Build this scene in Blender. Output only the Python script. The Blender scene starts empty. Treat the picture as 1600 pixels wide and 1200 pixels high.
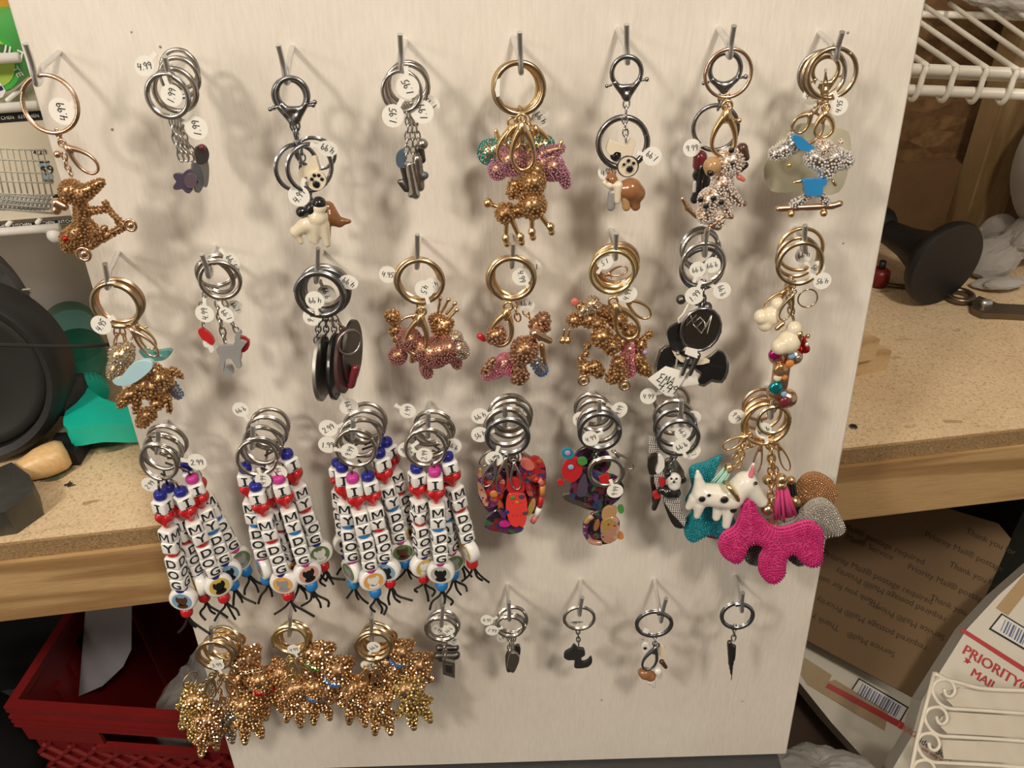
import bpy, bmesh, math, random
import numpy as np
from mathutils import Vector as V, Matrix, Quaternion

random.seed(7); np.random.seed(7)
SC = bpy.context.scene
COL = SC.collection
PI = math.pi

# ------------------------------------------------------------------ camera
F = 1294.0                                    # focal length in pixels of the 1600 x 1200 frame
CAM = V((0, 0, 1.40))
R_CW = np.array([[0.9993557, -0.03497745, -0.00804736],      # rows: world axes in camera space (x right, y down, z forward)
                 [-0.01401574, -0.58673067, 0.80966085],
                 [-0.03304151, -0.80902639, -0.58684287]])
cam_data = bpy.data.cameras.new('camera'); cam_data.sensor_width = 36.0; cam_data.lens = F / 1600 * 36
cam_data.clip_start = 0.02
cam = bpy.data.objects.new('camera', cam_data); COL.objects.link(cam); SC.camera = cam
_cx, _cy, _cz = V(R_CW[:, 0]), V(R_CW[:, 1]), V(R_CW[:, 2])
_m = Matrix.Identity(4)
for i in range(3):
    _m[i][0] = _cx[i]; _m[i][1] = -_cy[i]; _m[i][2] = -_cz[i]; _m[i][3] = CAM[i]
cam.matrix_world = _m

# ------------------------------------------------------------------ world, lamps, exposure
world = bpy.data.worlds.new('room_air'); SC.world = world; world.use_nodes = True
world.node_tree.nodes['Background'].inputs[0].default_value = (0.95, 0.86, 0.74, 1)
world.node_tree.nodes['Background'].inputs[1].default_value = 0.30
SC.view_settings.view_transform = 'Standard'; SC.view_settings.look = 'None'
SC.view_settings.exposure = 0.35; SC.view_settings.gamma = 1.0; SC.view_settings.use_curve_mapping = False

def lamp(name, loc, power, radius, col):
    l = bpy.data.lights.new(name, 'POINT'); l.energy = power; l.shadow_soft_size = radius; l.color = col
    o = bpy.data.objects.new(name, l); o.location = loc; COL.objects.link(o); return o
BC = V((0.0, 0.50, 1.0))                      # middle of the board
WARM = (1.0, 0.895, 0.755)
lamp('shop_lamp_left', BC + V((-0.69, -0.65, 0.34)).normalized() * 2.2, 14, 0.16, WARM)
lamp('ceiling_lamp_left', BC + V((-0.49, -0.57, 0.66)).normalized() * 1.9, 38, 0.11, WARM)
lamp('ceiling_lamp_right', BC + V((0.26, -0.56, 0.81)).normalized() * 1.75, 38, 0.11, WARM)

# ------------------------------------------------------------------ calibrated board frame
U = V((1, 0, 0))
LEAN = math.radians(7.5)
NB = V((0, -math.cos(LEAN), math.sin(LEAN)))          # out of the board, towards the viewer
VB = V((0, math.sin(LEAN), math.cos(LEAN)))           # up the board
P0 = CAM + V(R_CW @ (np.array([(762 - 800) / F, 0.0, 1.0]) * 0.62))

def ray(x, y):
    return V(R_CW @ np.array([(x - 800) / F, (y - 600) / F, 1.0]))
def on_plane(x, y, p, nrm):
    r = ray(x, y); return CAM + r * ((p - CAM).dot(nrm) / r.dot(nrm))
def pt(x, y, n=0.0):                          # point at offset n above the board
    return on_plane(x, y, P0 + NB * n, NB)
def pz(x, y, z):
    return on_plane(x, y, V((0, 0, z)), V((0, 0, 1)))
def depth(p):
    return (p - CAM).dot(_cz)
def sc(x, y, n=0.0):                          # metres per photo pixel there
    return depth(pt(x, y, n)) / F

# ------------------------------------------------------------------ materials
MATS = {}
def mat(name, col=(0.8, 0.8, 0.8), rough=0.5, metal=0.0, bump=None, var=None, trans=0.0, alpha=1.0, spec=0.5, coat=0.0, ior=1.45, sss=0.0):
    if name in MATS: return MATS[name]
    m = bpy.data.materials.new(name); m.use_nodes = True; nt = m.node_tree; b = nt.nodes['Principled BSDF']
    b.inputs['Base Color'].default_value = (*col, 1); b.inputs['Roughness'].default_value = rough
    b.inputs['Metallic'].default_value = metal; b.inputs['IOR'].default_value = ior
    b.inputs['Transmission Weight'].default_value = trans; b.inputs['Alpha'].default_value = alpha
    b.inputs['Specular IOR Level'].default_value = spec; b.inputs['Coat Weight'].default_value = coat
    if sss: b.inputs['Subsurface Weight'].default_value = sss; b.inputs['Subsurface Scale'].default_value = 0.003
    tc = nt.nodes.new('ShaderNodeTexCoord')
    vs, va = var or (60, 0.12)
    nz = nt.nodes.new('ShaderNodeTexNoise'); nz.inputs['Scale'].default_value = vs; nz.inputs['Detail'].default_value = 3
    nt.links.new(tc.outputs['Object'], nz.inputs['Vector'])
    mr = nt.nodes.new('ShaderNodeMapRange'); mr.inputs['To Min'].default_value = 1 - va; mr.inputs['To Max'].default_value = 1 + va
    nt.links.new(nz.outputs['Fac'], mr.inputs['Value'])
    mx = nt.nodes.new('ShaderNodeVectorMath'); mx.operation = 'SCALE'; mx.inputs[0].default_value = col
    nt.links.new(mr.outputs['Result'], mx.inputs['Scale']); nt.links.new(mx.outputs['Vector'], b.inputs['Base Color'])
    if bump:
        n2 = nt.nodes.new('ShaderNodeTexNoise'); n2.inputs['Scale'].default_value = bump[0]; n2.inputs['Detail'].default_value = 4
        nt.links.new(tc.outputs['Object'], n2.inputs['Vector'])
        bp = nt.nodes.new('ShaderNodeBump'); bp.inputs['Strength'].default_value = bump[1]; bp.inputs['Distance'].default_value = 0.002
        nt.links.new(n2.outputs['Fac'], bp.inputs['Height']); nt.links.new(bp.outputs['Normal'], b.inputs['Normal'])
    MATS[name] = m; return m

def nodes_of(name, rough=0.6):
    m = bpy.data.materials.new(name); m.use_nodes = True; MATS[name] = m
    nt = m.node_tree; b = nt.nodes['Principled BSDF']; b.inputs['Roughness'].default_value = rough
    tc = nt.nodes.new('ShaderNodeTexCoord')
    return m, nt, b, tc
def node(nt, kind, **kw):
    n = nt.nodes.new(kind)
    for k, v in kw.items():
        if k in n.inputs: n.inputs[k].default_value = v
        else: setattr(n, k, v)
    return n
def ramp(nt, fac, stops, interp='LINEAR'):
    r = nt.nodes.new('ShaderNodeValToRGB'); r.color_ramp.interpolation = interp; e = r.color_ramp.elements
    while len(e) < len(stops): e.new(0.5)
    for el, (p, c) in zip(e, stops): el.position = p; el.color = (*c, 1)
    nt.links.new(fac, r.inputs['Fac']); return r.outputs['Color']
def mapping(nt, src, scale=(1, 1, 1), rot=(0, 0, 0)):
    mp = nt.nodes.new('ShaderNodeMapping'); mp.inputs['Scale'].default_value = scale; mp.inputs['Rotation'].default_value = rot
    nt.links.new(src, mp.inputs['Vector']); return mp.outputs['Vector']
def mixc(nt, fac, a, b, blend='MIX'):
    x = nt.nodes.new('ShaderNodeMix'); x.data_type = 'RGBA'; x.blend_type = blend
    for s, v in ((0, fac), (6, a), (7, b)):
        if hasattr(v, 'is_linked') or hasattr(v, 'links'): nt.links.new(v, x.inputs[s])
        elif s == 0: x.inputs[0].default_value = v
        else: x.inputs[s].default_value = (*v, 1)
    return x.outputs[2]

# painted board: off-white brushed paint, vertical brush ridges, smudges
m, nt, b, tc = nodes_of('painted_board', 0.55)
nz1 = node(nt, 'ShaderNodeTexNoise', Scale=1.0, Detail=5.0, Roughness=0.6)
nt.links.new(mapping(nt, tc.outputs['Object'], (420, 420, 26)), nz1.inputs['Vector'])
nz2 = node(nt, 'ShaderNodeTexNoise', Scale=9.0, Detail=4.0)
nt.links.new(tc.outputs['Object'], nz2.inputs['Vector'])
c1 = ramp(nt, nz2.outputs['Fac'], [(0.3, (0.745, 0.695, 0.63)), (0.55, (0.80, 0.755, 0.69)), (0.75, (0.82, 0.785, 0.725))])
c2 = ramp(nt, nz1.outputs['Fac'], [(0.25, (0.93, 0.925, 0.91)), (0.6, (1, 1, 1))])
nt.links.new(mixc(nt, 1.0, c1, c2, 'MULTIPLY'), b.inputs['Base Color'])
bp = node(nt, 'ShaderNodeBump', Strength=0.55, Distance=0.0012)
nt.links.new(nz1.outputs['Fac'], bp.inputs['Height']); nt.links.new(bp.outputs['Normal'], b.inputs['Normal'])

def wood(name, dark, light, scale=1.0, axis=(6, 60, 60), rough=0.6):
    m, nt, b, tc = nodes_of(name, rough)
    vec = mapping(nt, tc.outputs['Object'], axis)
    n0 = node(nt, 'ShaderNodeTexNoise', Scale=0.35 * scale, Detail=2.0); nt.links.new(vec, n0.inputs['Vector'])
    wv = node(nt, 'ShaderNodeMath', operation='MULTIPLY'); wv.inputs[1].default_value = 20
    nt.links.new(n0.outputs['Fac'], wv.inputs[0])
    sn = node(nt, 'ShaderNodeMath', operation='SINE'); nt.links.new(wv.outputs[0], sn.inputs[0])
    mr = node(nt, 'ShaderNodeMapRange'); mr.inputs['From Min'].default_value = -1; nt.links.new(sn.outputs[0], mr.inputs['Value'])
    fine = node(nt, 'ShaderNodeTexNoise', Scale=1.0, Detail=4.0)
    nt.links.new(mapping(nt, tc.outputs['Object'], (axis[0] * 4, axis[1] * 12, axis[2] * 12)), fine.inputs['Vector'])
    c = ramp(nt, mr.outputs['Result'], [(0.0, dark), (0.45, light), (1.0, tuple(x * 1.06 for x in light))])
    c2 = ramp(nt, fine.outputs['Fac'], [(0.3, (0.84, 0.82, 0.8)), (0.65, (1, 1, 1))])
    nt.links.new(mixc(nt, 1.0, c, c2, 'MULTIPLY'), b.inputs['Base Color'])
    bp = node(nt, 'ShaderNodeBump', Strength=0.25, Distance=0.001); nt.links.new(fine.outputs['Fac'], bp.inputs['Height'])
    nt.links.new(bp.outputs['Normal'], b.inputs['Normal']); return m
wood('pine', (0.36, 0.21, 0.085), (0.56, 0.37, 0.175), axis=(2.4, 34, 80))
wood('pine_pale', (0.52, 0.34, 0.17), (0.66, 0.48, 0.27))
wood('pine_post', (0.20, 0.125, 0.05), (0.33, 0.23, 0.115), axis=(60, 60, 6))  # tone lowered to stand in for shade at the rear right
wood('turned_wood', (0.60, 0.36, 0.14), (0.74, 0.50, 0.24), axis=(50, 50, 12), rough=0.35)

m, nt, b, tc = nodes_of('particle_board', 0.75)
n1 = node(nt, 'ShaderNodeTexNoise', Scale=420.0, Detail=3.0); nt.links.new(tc.outputs['Object'], n1.inputs['Vector'])
v1 = node(nt, 'ShaderNodeTexVoronoi', Scale=210.0); nt.links.new(mapping(nt, tc.outputs['Object'], (0.45, 1, 1), (0, 0, 0.6)), v1.inputs['Vector'])
n3 = node(nt, 'ShaderNodeTexNoise', Scale=7.0, Detail=4.0); nt.links.new(tc.outputs['Object'], n3.inputs['Vector'])
c1 = ramp(nt, n1.outputs['Fac'], [(0.28, (0.46, 0.31, 0.16)), (0.42, (0.70, 0.53, 0.33)), (0.7, (0.80, 0.64, 0.43))])
c2 = ramp(nt, v1.outputs['Color'], [(0.02, (0.62, 0.52, 0.42)), (0.12, (1, 1, 1))])
c3 = ramp(nt, n3.outputs['Fac'], [(0.34, (0.86, 0.83, 0.80)), (0.6, (1, 1, 1))])
nt.links.new(mixc(nt, 1.0, mixc(nt, 1.0, c1, c2, 'MULTIPLY'), c3, 'MULTIPLY'), b.inputs['Base Color'])

m, nt, b, tc = nodes_of('particle_edge', 0.85)
n1 = node(nt, 'ShaderNodeTexNoise', Scale=520.0, Detail=4.0); nt.links.new(tc.outputs['Object'], n1.inputs['Vector'])
nt.links.new(ramp(nt, n1.outputs['Fac'], [(0.3, (0.20, 0.12, 0.05)), (0.7, (0.42, 0.28, 0.14))]), b.inputs['Base Color'])

m, nt, b, tc = nodes_of('strand_board', 0.7)
v1 = node(nt, 'ShaderNodeTexVoronoi', Scale=26.0); nt.links.new(mapping(nt, tc.outputs['Object'], (1, 1, 2.6), (0, 0.6, 0)), v1.inputs['Vector'])
n1 = node(nt, 'ShaderNodeTexNoise', Scale=90.0, Detail=4.0); nt.links.new(tc.outputs['Object'], n1.inputs['Vector'])
c1 = ramp(nt, v1.outputs['Color'], [(0.0, (0.08, 0.036, 0.014)), (0.5, (0.16, 0.085, 0.032)), (1.0, (0.24, 0.14, 0.06))])  # flake colours darkened to carry the dimness of the rear right wall
c2 = ramp(nt, n1.outputs['Fac'], [(0.3, (0.6, 0.56, 0.5)), (0.6, (1, 1, 1))])
nt.links.new(mixc(nt, 1.0, c1, c2, 'MULTIPLY'), b.inputs['Base Color'])

def patchwork(name, cols, scale):
    m, nt, b, tc = nodes_of(name, 0.25)
    v1 = node(nt, 'ShaderNodeTexVoronoi', Scale=scale); nt.links.new(tc.outputs['Object'], v1.inputs['Vector'])
    v2 = node(nt, 'ShaderNodeTexVoronoi', Scale=scale * 2.4); nt.links.new(tc.outputs['Object'], v2.inputs['Vector'])
    sx = node(nt, 'ShaderNodeSeparateColor'); nt.links.new(v1.outputs['Color'], sx.inputs[0])
    c1 = ramp(nt, sx.outputs[0], [((i + 0.0) / len(cols), c) for i, c in enumerate(cols)], 'CONSTANT')
    sx2 = node(nt, 'ShaderNodeSeparateColor'); nt.links.new(v2.outputs['Color'], sx2.inputs[0])
    c2 = ramp(nt, sx2.outputs[1], [((i + 0.0) / len(cols), c) for i, c in enumerate(cols[::-1])], 'CONSTANT')
    dot = ramp(nt, v2.outputs['Distance'], [(0.0, (1, 1, 1)), (0.28, (0, 0, 0))], 'CONSTANT')
    nt.links.new(mixc(nt, dot, c1, c2), b.inputs['Base Color']); b.inputs['Coat Weight'].default_value = 0.6
RED, ORG, PUR, BLU, GRN, YEL, PNK, DRK = (.36, .02, .025), (.42, .09, .04), (.10, .03, .13), (.03, .05, .16), (.04, .12, .05), (.36, .25, .06), (.40, .05, .15), (.02, .01, .02)
patchwork('enamel_red_mix', [RED, DRK, PUR, RED, ORG, BLU], 190)
patchwork('enamel_purple_mix', [PUR, DRK, (.16, .02, .03), BLU, DRK, GRN], 210)
patchwork('enamel_tan_mix', [(.42, .22, .15), (.5, .3, .22), RED, (.4, .2, .14), PUR, YEL], 130)

m, nt, b, tc = nodes_of('houndstooth', 0.3)
ck = node(nt, 'ShaderNodeTexChecker', Scale=900.0); ck.inputs['Color1'].default_value = (.75, .73, .70, 1); ck.inputs['Color2'].default_value = (.03, .03, .03, 1)
nt.links.new(mapping(nt, tc.outputs['Object'], (1, 1, 1), (0, 0.7, 0)), ck.inputs['Vector']); nt.links.new(ck.outputs['Color'], b.inputs['Base Color'])

# metals, stones, enamels, plastics, papers
mat('setting_gold', (.36, .22, .12), .35, 1.0)
mat('zinc', (.80, .81, .82), .36, 1.0)
mat('chrome', (.68, .68, .67), .2, 1.0)
mat('nickel', (.56, .53, .49), .25, 1.0)
mat('gunmetal', (.30, .31, .33), .24, 1.0)
mat('pewter', (.42, .40, .37), .32, 1.0)
mat('dark_pewter', (.16, .15, .14), .38, 1.0)
mat('gold', (.80, .58, .32), .27, 1.0)
mat('rose_gold', (.74, .52, .37), .27, 1.0)
mat('bronze_gold', (.58, .46, .30), .26, 1.0)
mat('yellow_gold', (.84, .72, .40), .25, 1.0)
for nm, c in dict(gold=(.66, .41, .20), rose=(.64, .38, .28), bright=(.74, .49, .24), yellow=(.78, .60, .25), clear=(.88, .86, .84), silver=(.60, .58, .54), pink=(.72, .22, .40), mauve=(.48, .20, .22),
                  hot=(.72, .035, .28), teal=(.03, .42, .50), blue=(.10, .24, .55), green=(.25, .50, .18), dark=(.22, .22, .21), copper=(.70, .42, .22), red=(.6, .03, .04), iris=(.68, .34, .55)).items():
    mat('gem_' + nm, c, .14, .5 if nm in ('clear', 'pink', 'iris', 'mauve', 'blue') else .85, var=(500, .3))
for nm, c in dict(white=(.80, .79, .76), cream=(.78, .70, .54), black=(.012, .012, .013), brown=(.30, .13, .05), tan=(.45, .27, .12), blue=(.03, .24, .55), ltblue=(.42, .66, .74), red=(.48, .02, .025),
                  grey=(.30, .30, .30), slate=(.08, .12, .17), purple=(.075, .06, .10), coral=(.60, .16, .13), magenta=(.55, .02, .24), orange=(.58, .22, .06), navy=(.02, .03, .30), teal=(.02, .25, .36),
                  burgundy=(.16, .02, .03), sky=(.22, .42, .62), green=(.06, .26, .06), lilac=(.42, .3, .6), dkbrown=(.08, .035, .02), pink=(.72, .2, .28), mint=(.32, .62, .55), jade=(.10, .32, .30)).items():
    mat('en_' + nm, c, .22, 0, coat=.5)
mat('bead_white', (.84, .84, .83), .25, 0, coat=.3)
mat('bead_red', (.52, .015, .02), .18, 0, coat=.5)
mat('bead_blue', (.02, .025, .26), .25)
mat('bead_sky', (.02, .20, .55), .25)
mat('bead_pink', (.55, .05, .30), .25)
mat('ink', (.02, .02, .025), .6)
mat('tag_paper', (.86, .85, .80), .7)
mat('cord_black', (.012, .012, .012), .55)
mat('cord_white', (.8, .78, .72), .7)
mat('suede_pink', (.62, .06, .22), .85, bump=(900, .4))
mat('suede_mint', (.42, .68, .58), .85, bump=(900, .4))
mat('suede_black', (.02, .02, .02), .9, bump=(900, .4))
# ------------------------------------------------------------------ mesh helpers
def mesh_np(name, verts, faces_flat, nper, material, smooth=False):
    me = bpy.data.meshes.new(name); nv = len(verts); nf = len(faces_flat) // nper
    me.vertices.add(nv); me.vertices.foreach_set('co', np.asarray(verts, dtype=np.float32).ravel())
    me.loops.add(nf * nper); me.loops.foreach_set('vertex_index', np.asarray(faces_flat, dtype=np.int32))
    me.polygons.add(nf); me.polygons.foreach_set('loop_start', np.arange(nf, dtype=np.int32) * nper)
    try: me.polygons.foreach_set('loop_total', np.full(nf, nper, dtype=np.int32))
    except Exception: pass
    me.polygons.foreach_set('use_smooth', np.full(nf, smooth))
    me.update(calc_edges=True); me.validate()
    if material: me.materials.append(MATS[material] if isinstance(material, str) else material)
    return me

class MB:
    def __init__(s): s.v = []; s.f = []
    def add(s, v, f):
        o = len(s.v); s.v += [V(p) for p in v]; s.f += [tuple(i + o for i in q) for q in f]; return s
    def tube(s, path, r, seg=8, closed=False, caps=True, flat=1.0, ref=None):
        path = [V(p) for p in path]; n = len(path); rr = r if hasattr(r, '__len__') else [r] * n
        if n < 2: return s
        T = []
        for i in range(n):
            a = path[(i - 1) % n] if (closed or i) else path[0]; c = path[(i + 1) % n] if (closed or i < n - 1) else path[-1]
            t = c - a; T.append(t.normalized() if t.length > 1e-9 else V((0, 0, 1)))
        up = V(ref) if ref is not None else (V((0, 0, 1)) if abs(T[0].z) < 0.9 else V((1, 0, 0)))
        vs = []; x = None
        for i in range(n):
            if ref is not None: x = up - T[i] * up.dot(T[i])
            else:
                x = (up if x is None else x); x = x - T[i] * x.dot(T[i])
            if x.length < 1e-9: x = T[i].orthogonal()
            x = x.normalized(); y = T[i].cross(x)
            for k in range(seg):
                a = 2 * PI * k / seg; vs.append(path[i] + (x * math.cos(a) * flat + y * math.sin(a)) * rr[i])
        fs = []
        for i in range(n if closed else n - 1):
            j = (i + 1) % n
            for k in range(seg):
                k2 = (k + 1) % seg; fs.append((i * seg + k, i * seg + k2, j * seg + k2, j * seg + k))
        if not closed and caps:
            fs.append(tuple(range(seg))[::-1]); fs.append(tuple((n - 1) * seg + k for k in range(seg)))
        return s.add(vs, fs)
    def sphere(s, c, r, seg=12, rings=8, M3=None):
        c = V(c); r = r if hasattr(r, '__len__') else (r, r, r); vs = [V((0, 0, r[2]))]
        for i in range(1, rings):
            a = PI * i / rings
            for k in range(seg):
                b = 2 * PI * k / seg; vs.append(V((r[0] * math.sin(a) * math.cos(b), r[1] * math.sin(a) * math.sin(b), r[2] * math.cos(a))))
        vs.append(V((0, 0, -r[2])))
        fs = [(0, 1 + k, 1 + (k + 1) % seg) for k in range(seg)]
        for i in range(rings - 2):
            for k in range(seg):
                a = 1 + i * seg + k; b = 1 + i * seg + (k + 1) % seg; fs.append((a, a + seg, b + seg, b))
        e = len(vs) - 1; q = 1 + (rings - 2) * seg
        fs += [(e, q + (k + 1) % seg, q + k) for k in range(seg)]
        if M3 is not None: vs = [M3 @ p for p in vs]
        return s.add([p + c for p in vs], fs)
    def torus(s, c, ax, R, r, seg=28, ts=8, x=None):
        c = V(c); ax = V(ax).normalized(); x = V(x) if x is not None else ax.orthogonal(); x = (x - ax * x.dot(ax)).normalized(); y = ax.cross(x)
        return s.tube([c + (x * math.cos(2 * PI * i / seg) + y * math.sin(2 * PI * i / seg)) * R for i in range(seg)], r, ts, True)
    def box(s, c, size, M3=None):
        c = V(c); h = [q / 2 for q in size]
        vs = [V((sx * h[0], sy * h[1], sz * h[2])) for sx in (-1, 1) for sy in (-1, 1) for sz in (-1, 1)]
        if M3 is not None: vs = [M3 @ p for p in vs]
        return s.add([p + c for p in vs], [(0, 1, 3, 2), (4, 6, 7, 5), (0, 4, 5, 1), (2, 3, 7, 6), (0, 2, 6, 4), (1, 5, 7, 3)])
    def slab(s, poly, back):                 # closed prism: polygon of 3-D points pushed along 'back'
        n = len(poly); back = V(back); vs = [V(p) for p in poly] + [V(p) + back for p in poly]
        fs = [tuple(range(n)), tuple(range(2 * n - 1, n - 1, -1))] + [(i, i + n, (i + 1) % n + n, (i + 1) % n) for i in range(n)]
        return s.add(vs, fs)
    def lathe(s, prof, c, ax, seg=24, x=None, caps=True):   # prof: (radius, along)
        c = V(c); ax = V(ax).normalized(); x = V(x) if x is not None else ax.orthogonal(); x = (x - ax * x.dot(ax)).normalized(); y = ax.cross(x)
        vs = []; fs = []
        for r, h in prof:
            for k in range(seg):
                a = 2 * PI * k / seg; vs.append(c + ax * h + (x * math.cos(a) + y * math.sin(a)) * r)
        for i in range(len(prof) - 1):
            for k in range(seg):
                k2 = (k + 1) % seg; fs.append((i * seg + k, i * seg + k2, (i + 1) * seg + k2, (i + 1) * seg + k))
        if caps: fs += [tuple(range(seg))[::-1], tuple((len(prof) - 1) * seg + k for k in range(seg))]
        return s.add(vs, fs)
    def mesh(s, name, material, smooth=True, origin=None, fix=False, sharp=None):
        o = V(origin) if origin is not None else V((0, 0, 0)); me = bpy.data.meshes.new(name)
        me.from_pydata([tuple(p - o) for p in s.v], [], s.f); me.update()
        if fix:
            bm = bmesh.new(); bm.from_mesh(me); bmesh.ops.recalc_face_normals(bm, faces=bm.faces); bm.to_mesh(me); bm.free()
        if smooth:
            me.polygons.foreach_set('use_smooth', [True] * len(me.polygons))
            if sharp: me.set_sharp_from_angle(angle=math.radians(sharp))
        if material: me.materials.append(MATS[material] if isinstance(material, str) else material)
        return me

def link(name, me, parent=None, local=None):
    o = bpy.data.objects.new(name, me); COL.objects.link(o)
    if parent is not None: o.parent = parent
    if local is not None: o.matrix_local = local
    return o
def tag_obj(o, label=None, cat=None, group=None, kind=None):
    if label: o['label'] = label
    if cat: o['category'] = cat
    if group: o['group'] = group
    if kind: o['kind'] = kind
    return o
def thing(name, label, cat, loc, group=None):
    o = bpy.data.objects.new(name, None); COL.objects.link(o); o.location = loc; o.empty_display_size = 0.01
    return tag_obj(o, label, cat, group)
def part(name, mb, material, root, smooth=True, sharp=None, fix=True, parent=None, label=None, kind=None):
    me = mb.mesh(name, material, smooth, root.location, fix, sharp); o = link(name, me, parent or root)
    if label: o['label'] = label
    if kind: o['kind'] = kind
    return o
def solo(name, mb, material, label, cat, smooth=True, sharp=40, group=None):      # a thing that is one mesh; origin at its base
    c = V((sum(p.x for p in mb.v), sum(p.y for p in mb.v), 0)) / len(mb.v); c.z = min(p.z for p in mb.v)
    o = link(name, mb.mesh(name, material, smooth, c, True, sharp)); o.location = c
    return tag_obj(o, label, cat, group)
def structure(name, mb, material, smooth=False, parent=None, sharp=None):
    c = V((sum(p.x for p in mb.v), sum(p.y for p in mb.v), 0)) / len(mb.v); c.z = min(p.z for p in mb.v)
    o = link(name, mb.mesh(name, material, smooth, c, True, sharp)); o.location = c; o['kind'] = 'structure'; return o
def M4(x, y, z, p):
    m = Matrix.Identity(4)
    for i in range(3): m[i][0] = x[i]; m[i][1] = y[i]; m[i][2] = z[i]; m[i][3] = p[i]
    return m
def smooth_path(ps, k=6, closed=False):       # Catmull-Rom
    ps = [V(p) for p in ps]; n = len(ps); out = []
    for i in range(n if closed else n - 1):
        g = lambda j: ps[j % n] if closed else ps[max(0, min(n - 1, j))]
        a, b, c, d = g(i - 1), g(i), g(i + 1), g(i + 2)
        for q in range(k):
            t = q / k; out.append(0.5 * ((2 * b) + (c - a) * t + (2 * a - 5 * b + 4 * c - d) * t * t + (3 * b - a - 3 * c + d) * t ** 3))
    if not closed: out.append(ps[-1])
    return out

# ------------------------------------------------------------------ smooth blobs (surface nets) and stones set on them
def surface_net(Fv, org, h):
    s = Fv < 0; nx, ny, nz = Fv.shape
    cnt = np.zeros((nx - 1, ny - 1, nz - 1)); acc = np.zeros((nx - 1, ny - 1, nz - 1, 3))
    C = [(i, j, k) for i in (0, 1) for j in (0, 1) for k in (0, 1)]
    sl = lambda c: (slice(c[0], nx - 1 + c[0]), slice(c[1], ny - 1 + c[1]), slice(c[2], nz - 1 + c[2]))
    for a in C:
        for ax in range(3):
            if a[ax]: continue
            b = list(a); b[ax] = 1; b = tuple(b)
            fa, fb = Fv[sl(a)], Fv[sl(b)]; x = (fa < 0) != (fb < 0); den = np.where(x, fa - fb, 1.0); t = np.where(x, fa / den, 0)
            p = np.zeros(x.shape + (3,))
            for d in range(3): p[..., d] = a[d]
            p[..., ax] += t; acc += p * x[..., None]; cnt += x
    act = cnt > 0; idx = -np.ones(act.shape, int); idx[act] = np.arange(act.sum())
    base = np.argwhere(act); vs = (base + acc[act] / cnt[act][:, None]) * h + org
    fs = []
    for ax in range(3):
        u, v = (ax + 1) % 3, (ax + 2) % 3
        a = [slice(None)] * 3; b = [slice(None)] * 3; a[ax] = slice(0, -1); b[ax] = slice(1, None)
        x = s[tuple(a)] != s[tuple(b)]; e = np.argwhere(x); ins = s[tuple(a)][x]
        ok = (e[:, u] > 0) & (e[:, v] > 0) & (e[:, u] < Fv.shape[u] - 1) & (e[:, v] < Fv.shape[v] - 1); e = e[ok]; ins = ins[ok]
        q = []
        for du, dv in ((-1, -1), (0, -1), (0, 0), (-1, 0)):
            c = e.copy(); c[:, u] += du; c[:, v] += dv; q.append(idx[c[:, 0], c[:, 1], c[:, 2]])
        q = np.stack(q, 1); q[~ins] = q[~ins][:, ::-1]; fs.append(q)
    return vs, np.concatenate(fs)

def blob_sdf(prims, k, X):
    Fv = None
    for a, ra, b, rb in prims:
        a = np.array(a); b = np.array(b); d = b - a; L = d @ d
        t = np.clip(((X - a) @ d) / L, 0, 1) if L > 1e-14 else np.zeros(X.shape[:-1])
        q = np.linalg.norm(X - a - t[..., None] * d, axis=-1) - (ra + (rb - ra) * t)
        if Fv is None: Fv = q
        else:
            hh = np.clip(0.5 + 0.5 * (q - Fv) / k, 0, 1); Fv = q * (1 - hh) + Fv * hh - k * hh * (1 - hh)
    return Fv
def blob_np(prims, k, res=34):
    lo = np.min([np.minimum(np.array(a) - ra, np.array(b) - rb) for a, ra, b, rb in prims], 0)
    hi = np.max([np.maximum(np.array(a) + ra, np.array(b) + rb) for a, ra, b, rb in prims], 0)
    h = (hi - lo).max() / res; lo = lo - 2.5 * h; n = np.ceil((hi - lo) / h + 3).astype(int)
    g = np.stack(np.meshgrid(*[np.arange(q) for q in n], indexing='ij'), -1) * h + lo
    Fv = blob_sdf(prims, k, g); return surface_net(Fv, lo, h)
_ico = None
def ico():
    global _ico
    if _ico is None:
        bm = bmesh.new(); bmesh.ops.create_icosphere(bm, subdivisions=1, radius=1); bm.verts.index_update()
        _ico = (np.array([v.co for v in bm.verts]), np.array([[v.index for v in f.verts] for f in bm.faces])); bm.free()
    return _ico
def beads_np(C, r):
    bv, bf = ico(); n = len(C); rr = np.broadcast_to(np.asarray(r, float), (n,))
    A = np.random.rand(n) * 6.28; ca, sa = np.cos(A), np.sin(A)
    rot = np.stack([bv[None, :, 0] * ca[:, None] - bv[None, :, 1] * sa[:, None], bv[None, :, 0] * sa[:, None] + bv[None, :, 1] * ca[:, None], np.broadcast_to(bv[None, :, 2], (n, len(bv)))], -1)
    vs = (rot * rr[:, None, None] + C[:, None, :]).reshape(-1, 3)
    fs = (bf[None] + (np.arange(n) * len(bv))[:, None, None]).reshape(-1)
    return vs, fs
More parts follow.
